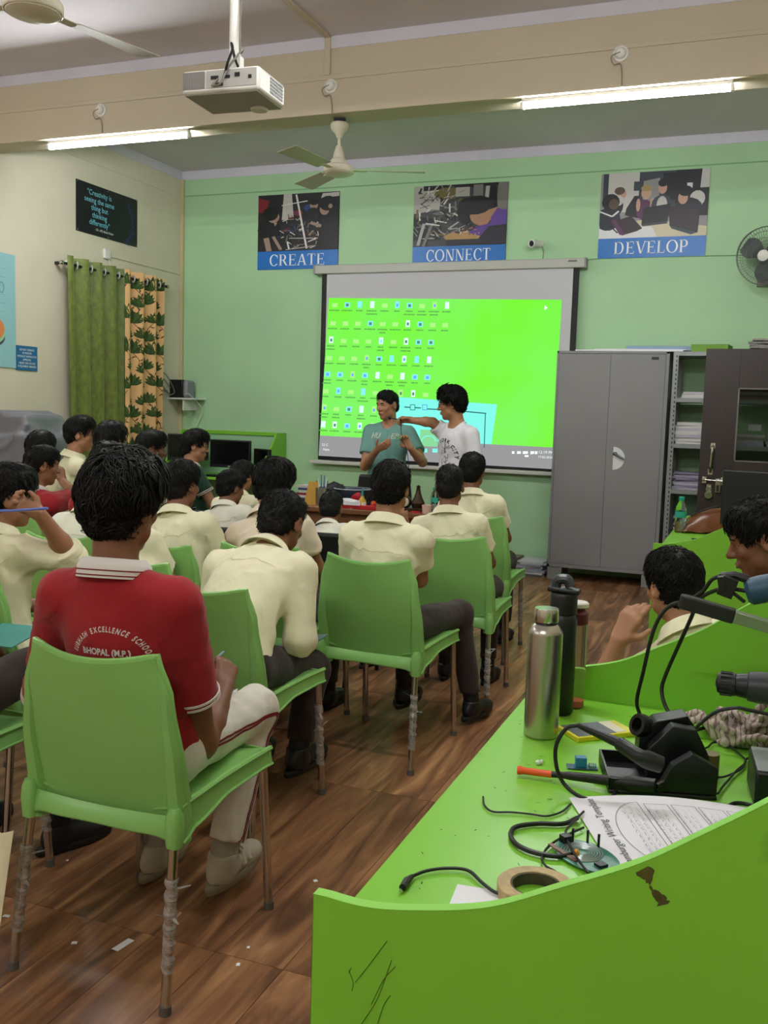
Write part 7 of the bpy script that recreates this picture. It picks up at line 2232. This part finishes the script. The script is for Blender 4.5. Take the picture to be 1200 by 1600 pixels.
# bent-over boy in cream
person('bent', 'boy in a cream shirt bent forward over his knees in the middle', -1.69, 2.88, -.02, (441, 763), 3.32, s=.95, lean=.5, hunch=.35, head=(.0, .35, 0), shirt='cream', roll_to=.16,
       armR=(aY(468, 1000, 3.1), aY(482, 985, 3.32)), armL=(aY(330, 1000, 3.15), aY(380, 985, 3.36)), legR=(aY(488, 1045, 3.33), aY(466, 1172, 3.22)), legL=(aY(400, 1040, 3.36), aY(395, 1165, 3.3)), hair='short', nstr=2600, vox=.0095, hvox=.0055, skin=1, seed=12)
tag(MB().slab(lambda u, v: aY(428, 1012, 3.2).lerp(aY(478, 1012, 3.2), u) + Vector((0, v * .2, .01 * v)), 2, 2, .006).build('exercise_book', mat('grey teal cover', '#6d8a8a', rough=.5)), 'grey exercise book on the knees of the bent-over boy', 'book')
# boy directly ahead of the red polo boy
person('ahead', 'boy in a yellowish shirt hidden behind the head of the red polo boy', -2.18, 3.2, 0, (190, 772), 3.35, lean=.25, hunch=.2, shirt='cream', hair='short', nstr=500, skin=0, seed=14, vox=.0105)
# centre boy
person('centre', 'boy in a cream shirt sitting upright in the chair at the centre', -1.435, 3.76, -.03, (612, 718), 3.82, hunch=.12, head=(.12, .06, 0), shirt='cream',
       armR=(aY(655, 905, 3.86), aY(637, 838, 4.05)), handR=((-.3, -.1, .8), (-.7, 0, .3), (.4, .4, .45, .5)), legR=(aY(716, 958, 4.22), aY(737, 1095, 4.28)), legL=(aY(640, 965, 4.22), aY(632, 1075, 4.2)), hair='normal', nstr=2600, vox=.0095, hvox=.0055, skin=0, seed=16)
# boys along the aisle
person('aisle', 'boy in a cream shirt, second along the aisle past the centre boy', -1.39, 4.62, .05, (704, 724), 4.66, hunch=.15, head=(.16, .05, 0), shirt='cream', hair='short', nstr=1300, skin=1, seed=18)
person('aisle2', 'boy in a cream shirt farthest along the aisle near the green wall', -1.55, 5.58, .05, (739, 706), 5.62, hunch=.15, head=(.0, .05, 0), shirt='cream', hair='normal', nstr=1100, skin=1, seed=20)
# middle rows
person('pinkish', 'boy with bushy hair in a pinkish shirt behind the bent-over boy', -1.98, 3.8, .05, (428, 718), 3.98, hunch=.2, lean=.2, head=(-.2, .1, 0), shirt='pink', hair='full', nstr=1800, skin=0, seed=22)
person('lowhead', 'boy with cropped hair sitting low before the table', -2.12, 4.66, 0, (518, 766), 4.9, hunch=.3, lean=.3, s=.85, head=(.2, .2, 0), shirt='pale', hair='short', nstr=1200, skin=1, seed=24, seat=.42)
person('row', 'boy in a pale shirt looking down toward the monitors in the second row', -2.67, 4.56, -.05, (361, 738), 4.7, hunch=.2, lean=.1, head=(-.35, .15, 0), shirt='pale', hair='normal', nstr=1200, skin=1, seed=26)
person('back', 'boy whose hair shows between two others before the monitors', -2.97, 5.2, 0, (378, 724), 5.3, hunch=.2, head=(-.2, .1, 0), shirt='cream', hair='normal', nstr=900, skin=0, seed=28)
person('yellow', 'boy in a cream shirt right of the red polo boy’s hair', -2.38, 3.64, 0, (284, 718), 3.78, hunch=.12, head=(-.12, .05, 0), shirt='cream', hair='normal', nstr=1500, skin=1, seed=30)
person('white', 'boy in a pale shirt seen only by his back left of the red polo boy', -2.89, 3.62, .05, (150, 722), 3.72, hunch=.15, head=(0, .1, 0), shirt='pale', hair='short', nstr=500, skin=0, seed=32)
# left cluster
person('green', 'boy with glasses in a dark green polo seen in profile before the monitors', -3.98, 6.3, -.75, (305, 671), 6.33, hunch=.1, head=(-.25, .1, 0), shirt='green', collar='polo', hair='side', nstr=1200, skin=2, seed=34, glasses=True)
sleeve_band('green', .62)
person('profile', 'boy in profile with a long fringe left of the dark green polo', -3.92, 5.55, -.5, (236, 673), 5.6, hunch=.1, head=(-.35, .08, 0), shirt='ivory', hair='side', nstr=1200, skin=3, seed=36)
person('thick', 'boy with thick hair before the floral curtain', -3.72, 4.94, -.1, (174, 657), 5.0, hunch=.1, head=(-.2, .05, 0), shirt='cream', hair='normal', nstr=900, skin=0, seed=38)
person('glasses', 'boy with black glasses in a cream shirt facing right by the olive curtain', -4.74, 5.84, -.7, (125, 650), 5.88, hunch=.12, head=(-.25, .05, 0), shirt='cream', hair='side', nstr=1100, skin=2, seed=40, glasses=True,
       armR=(aY(118, 752, 5.9), aY(112, 738, 6.0)))
person('hairtop', 'boy seen only by black hair before the grey covered machine', -4.05, 4.68, 0, (64, 672), 4.72, hunch=.1, head=(.1, .05, 0), shirt='cream', hair='normal', nstr=900, skin=0, seed=42)
person('redfar', 'far boy in a red polo with white back print left of the big hair', -3.74, 4.24, -.2, (66, 695), 4.3, hunch=.12, head=(-.45, .1, 0), shirt='red', collar='polo', pants='white', hair='normal', nstr=1200, skin=0, seed=44,
       armR=(aY(120, 775, 4.5), aY(98, 752, 4.62)), handR=((-.3, .1, .8), (-.3, -.6, .3), (.7, .7, .8, .8), dict(vox=.007)))
d = PEOPLE['redfar']
V2, F2 = arc_text('SUBHASH EXCELLENCE SCHOOL', .108, .022, .78)
c_ = d['U'](0, 0, .26)
wrap_print(d['SV'], (V2, F2), lambda p: Vector((c_.x + p[0], -.3, c_.z + p[1] * .86)), Vector((0, 1, 0)), d['shirt'], 'back_print', WP)
person('redhid', 'boy in a red polo mostly hidden behind the hair of the nearest boy', -3.14, 4.14, -.05, (170, 688), 4.2, hunch=.12, head=(-.1, .1, 0), shirt='red', collar='polo', pants='white', hair='normal', nstr=700, skin=1, seed=46)

# boy with his cheek on his hand between the partitions
person('cheek', 'boy in a cream shirt behind the partition resting his cheek on his hand', .03, 2.86, .05, (1056, 855), 2.96, s=.92, lean=.1, hunch=.3, head=(.62, .12, -.05), shirt='cream', hair='normal', nstr=3200, vox=.0095, hvox=.0055, skin=2, seed=48, seat=.40,
       armL=(aY(932, 1085, 2.84), aY(966, 1002, 2.84)), handL=((.36, .1, .85), (.75, -.25, -.15), (.3, .5, .7, .8), dict(vox=.005, thumb=.05, s=1.05)), sleeve=.5)
# boy at the right edge in profile
person('edge', 'boy at the right edge looking down to the left, his face in profile', .3, 3.5, 1.5, (1196, 776), 3.28, s=.92, lean=.2, hunch=.25, head=(.1, .32, 0), shirt='purple', hair='normal', nstr=2600, vox=.0095, hvox=.0055, skin=1, seed=50)
for (x_, y_, h_, lb) in ((.3, 3.5, .42, 'low wooden stool under the boy at the right edge, hidden by the partition'), (.03, 2.86, .345, 'low wooden stool under the boy resting his cheek, hidden by the partition')):
    t = thing('stool', lb, 'stool', (x_, y_, 0))
    MB().slab(lambda u, v: Vector((-.16 + u * .32, -.16 + v * .32, h_)), 2, 2, .035).build('seat', mat('stool wood', '#6f5238', rough=.5), t, bevel=.006)
    for sx in (-1, 1):
        for sy in (-1, 1):
            MB().b2(sx * .12, sx * .15, sy * .12, sy * .15, 0, h_ - .03).build('leg', DARKMETAL, t)

# ------------------------------------------------------------------ the two presenters
PY = 7.62
person('presenter', 'man in a teal tee shirt standing behind the table with a part in his hands', aY(606, 700, PY).x, PY, PI, (606, 608), PY - .02, s=1.02, stand=True, hunch=.08, head=(-.42, .12, 0), shirt='teal', collar='tee', pants='grey', sleeve=.66, fat=1.03,
       armR=(aY(570, 728, PY - .1), aY(590, 702, PY - .32)), handR=((.55, -.25, .25), (-.1, -.5, .6), (.5, .5, .5, .5), dict(vox=.006, thumb=-.1)),
       armL=(aY(660, 722, PY - .12), aY(641, 700, PY - .34)), handL=((-.35, -.2, .6), (-.5, -.2, .2), (.6, .7, .8, .9), dict(vox=.006, thumb=.3)), hair='short', nstr=1100, vox=.0105, hvox=.006, skin=2, seed=60, shirt_hem=-.1)
d = PEOPLE['presenter']
for tx, dx in (('HU', -.085), ('ER', .085)):
    vs, fs = glyphs(tx, .062, bold=.02, shear=.2)
    c_ = d['Vf'](0, 0, .34)
    wrap_print(d['SV'], (vs, fs), lambda p: Vector((c_.x + p[0] * -1 * -1 + dx, .4, c_.z + p[1])) if False else Vector((-(p[0] + dx), .4, c_.z + p[1])), Vector((0, -1, 0)), d['shirt'], 'chest_print', mat('pale chest print', '#c9cdbd', rough=.7))
tag(MB().box((0, 0, 0), (.05, .025, .008), rot=(0, .3, 0)).build('circuit_part', mat('part green', '#4f9a5a', rough=.4), loc=aY(623, 684, PY - .43)), 'small green part held by the man in teal', 'circuit')
AY = 7.36
person('helper', 'curly haired boy in a white printed tee shirt holding out a microphone', aY(712, 700, AY).x, AY, PI * .5 + 1.0, (707, 604), AY - .05, s=1.0, stand=True, hunch=.08, head=(-.8, .14, 0), shirt='tee', collar='tee', pants='navy', sleeve=.7,
       armR=(aY(676, 660, AY + .02), aY(645, 657, AY - .08)), handR=((-1, -.15, .05), (-.1, -.6, .6), (.8, .85, .9, .95), dict(vox=.006, thumb=.3)), hair='curly', nstr=2600, vox=.0105, hvox=.006, skin=2, seed=62, glasses=True, shirt_hem=-.14)
d = PEOPLE['helper']
V2, F2 = arc_text('NEW YORK CITY', .105, .04)
c_ = d['Vf'](0, 0, .22)
BKP = mat('black chest print', '#1b1b1e', rough=.7)
wrap_print(d['SV'], (V2, F2), lambda p: Vector((-p[0], .4, c_.z + p[1])), Vector((0, -1, 0)), d['shirt'], 'chest_print', BKP)
sk = random.Random(9)
V3, F3 = [], []
for i in range(26):
    x_, y_ = sk.gauss(0, .025), sk.uniform(-.12, .07)
    a = sk.choice([1.57, 1.4, 1.75, .5, 2.6])
    for p in line(x_, y_, x_ + .04 * math.cos(a), y_ + .04 * math.sin(a), .004): V3.append(p)
    F3.append((4 * i, 4 * i + 1, 4 * i + 2, 4 * i + 3))
wrap_print(d['SV'], (V3, F3), lambda p: Vector((-p[0], .4, c_.z + p[1])), Vector((0, -1, 0)), d['shirt'], 'chest_sketch', BKP)
mc = aY(609, 653, AY - .1)
t = thing('microphone', 'small black clip microphone held to the face of the man in teal', 'microphone', mc)
MB().ell((0, 0, 0), (.014, .014, .014)).build('foam', BLACKPL, t)
e_ = aY(626, 656, AY - .12) - mc
MB().tube([(0, 0, 0), e_ * .5, e_], .005, 8).build('stem', BLACKPL, t)
MB().tube(bez([e_, aY(628, 685, AY - .14) - mc, aY(636, 705, AY - .14) - mc, aY(639, 740, AY - .14) - mc, aY(637, 770, AY - .12) - mc], 8), .003, 6).build('wire', BLACKPL, t)

# ------------------------------------------------------------------ machine under a grey dust cover
w5 = waves(77, 3, 9, 22, .7)
P_ = [el((0, 0, .62), (.36, .32, .72), None, .02)]
def rbox(c, b, r):
    c, b = A3(c), np.array(b, dtype=np.float32)
    def f(X, Y, Z):
        qx, qy, qz = np.abs(X - c[0]) - b[0] + r, np.abs(Y - c[1]) - b[1] + r, np.abs(Z - c[2]) - b[2] + r
        return np.sqrt(np.maximum(qx, 0) ** 2 + np.maximum(qy, 0) ** 2 + np.maximum(qz, 0) ** 2) + np.minimum(np.maximum(qx, np.maximum(qy, qz)), 0) - r
    return Prim(f, c - b, c + b, .03, 'u')
P_ = [rbox((0, 0, .6), (.30, .30, .6), .03), rbox((.0, .0, .7), (.22, .24, .66), .03)]
VQ = sdf_mesh(P_, .02, post=lambda X, Y, Z: .02 * (.4 - 1.3 * np.exp(-(w5(X, Y, Z) / .16) ** 2)) + .012 * w5(X, Y, Z))
o = obj_np('covered_machine', VQ, mat('grey dust cover', '#74747a', rough=.38, var=.08, vscale=6, bump=.4, bscale=14, bdist=.01), None)
o.location = (-5.48, 6.14, 0)
tag(o, 'machine under a grey plastic dust cover by the cream wall', 'machine')

# ------------------------------------------------------------------ crumpled striped cloth on the foreground desk
cc = pz(1160, 1165)
cl = random.Random(12)
P_ = []
for k in range(30):
    cx, cy, cz = cl.gauss(0, .042), cl.gauss(0, .03), abs(cl.gauss(.02, .016)) + .008
    ph, ph2 = cl.uniform(0, 6.28), cl.uniform(0, 6.28)
    R1, R2 = cl.uniform(.022, .05), cl.uniform(.01, .026)
    pts = [Vector((cx + R1 * math.cos(ph + i * .5), cy + R1 * .8 * math.sin(ph + i * .5), max(.008, cz + R2 * math.sin((ph + i * .5) * 1.6 + ph2)))) for i in range(10)]
    r_ = cl.uniform(.006, .0095)
    P_ += [rc(a, b, r_, r_, .0035) for a, b in zip(pts, pts[1:])]
P_.append(el((0, 0, .015), (.07, .05, .02), None, .01))
wv = waves(91, 4, 260, 420, 1.0)
VQ = sdf_mesh(P_, .0042, post=lambda X, Y, Z: .0012 * wv(X, Y, Z))
def towel():
    m = mat('striped towel', '#bcae a2'.replace(' ', ''), rough=.95, bump=.5, bscale=220, bdist=.002)
    nt = m.node_tree; b = nt.nodes['Principled BSDF']
    tc = nt.nodes.new('ShaderNodeTexCoord')
    w = nt.nodes.new('ShaderNodeTexWave'); w.inputs['Scale'].default_value = 24; w.inputs['Distortion'].default_value = 9; w.inputs['Detail'].default_value = 2
    nt.links.new(tc.outputs['Object'], w.inputs['Vector'])
    cr = nt.nodes.new('ShaderNodeValToRGB'); e = cr.color_ramp.elements
    e[0].position, e[0].color = .68, (*lin('#c0b2a6'), 1); e[1].position, e[1].color = .82, (*lin('#8f7474'), 1)
    nt.links.new(w.outputs['Fac'], cr.inputs[0]); nt.links.new(cr.outputs[0], b.inputs['Base Color'])
    return m
o = obj_np('striped_cloth', VQ, towel(), None)
o.location = (cc.x, cc.y + .03, DT)
tag(o, 'crumpled pale cloth with maroon stripes on the desk', 'cloth')
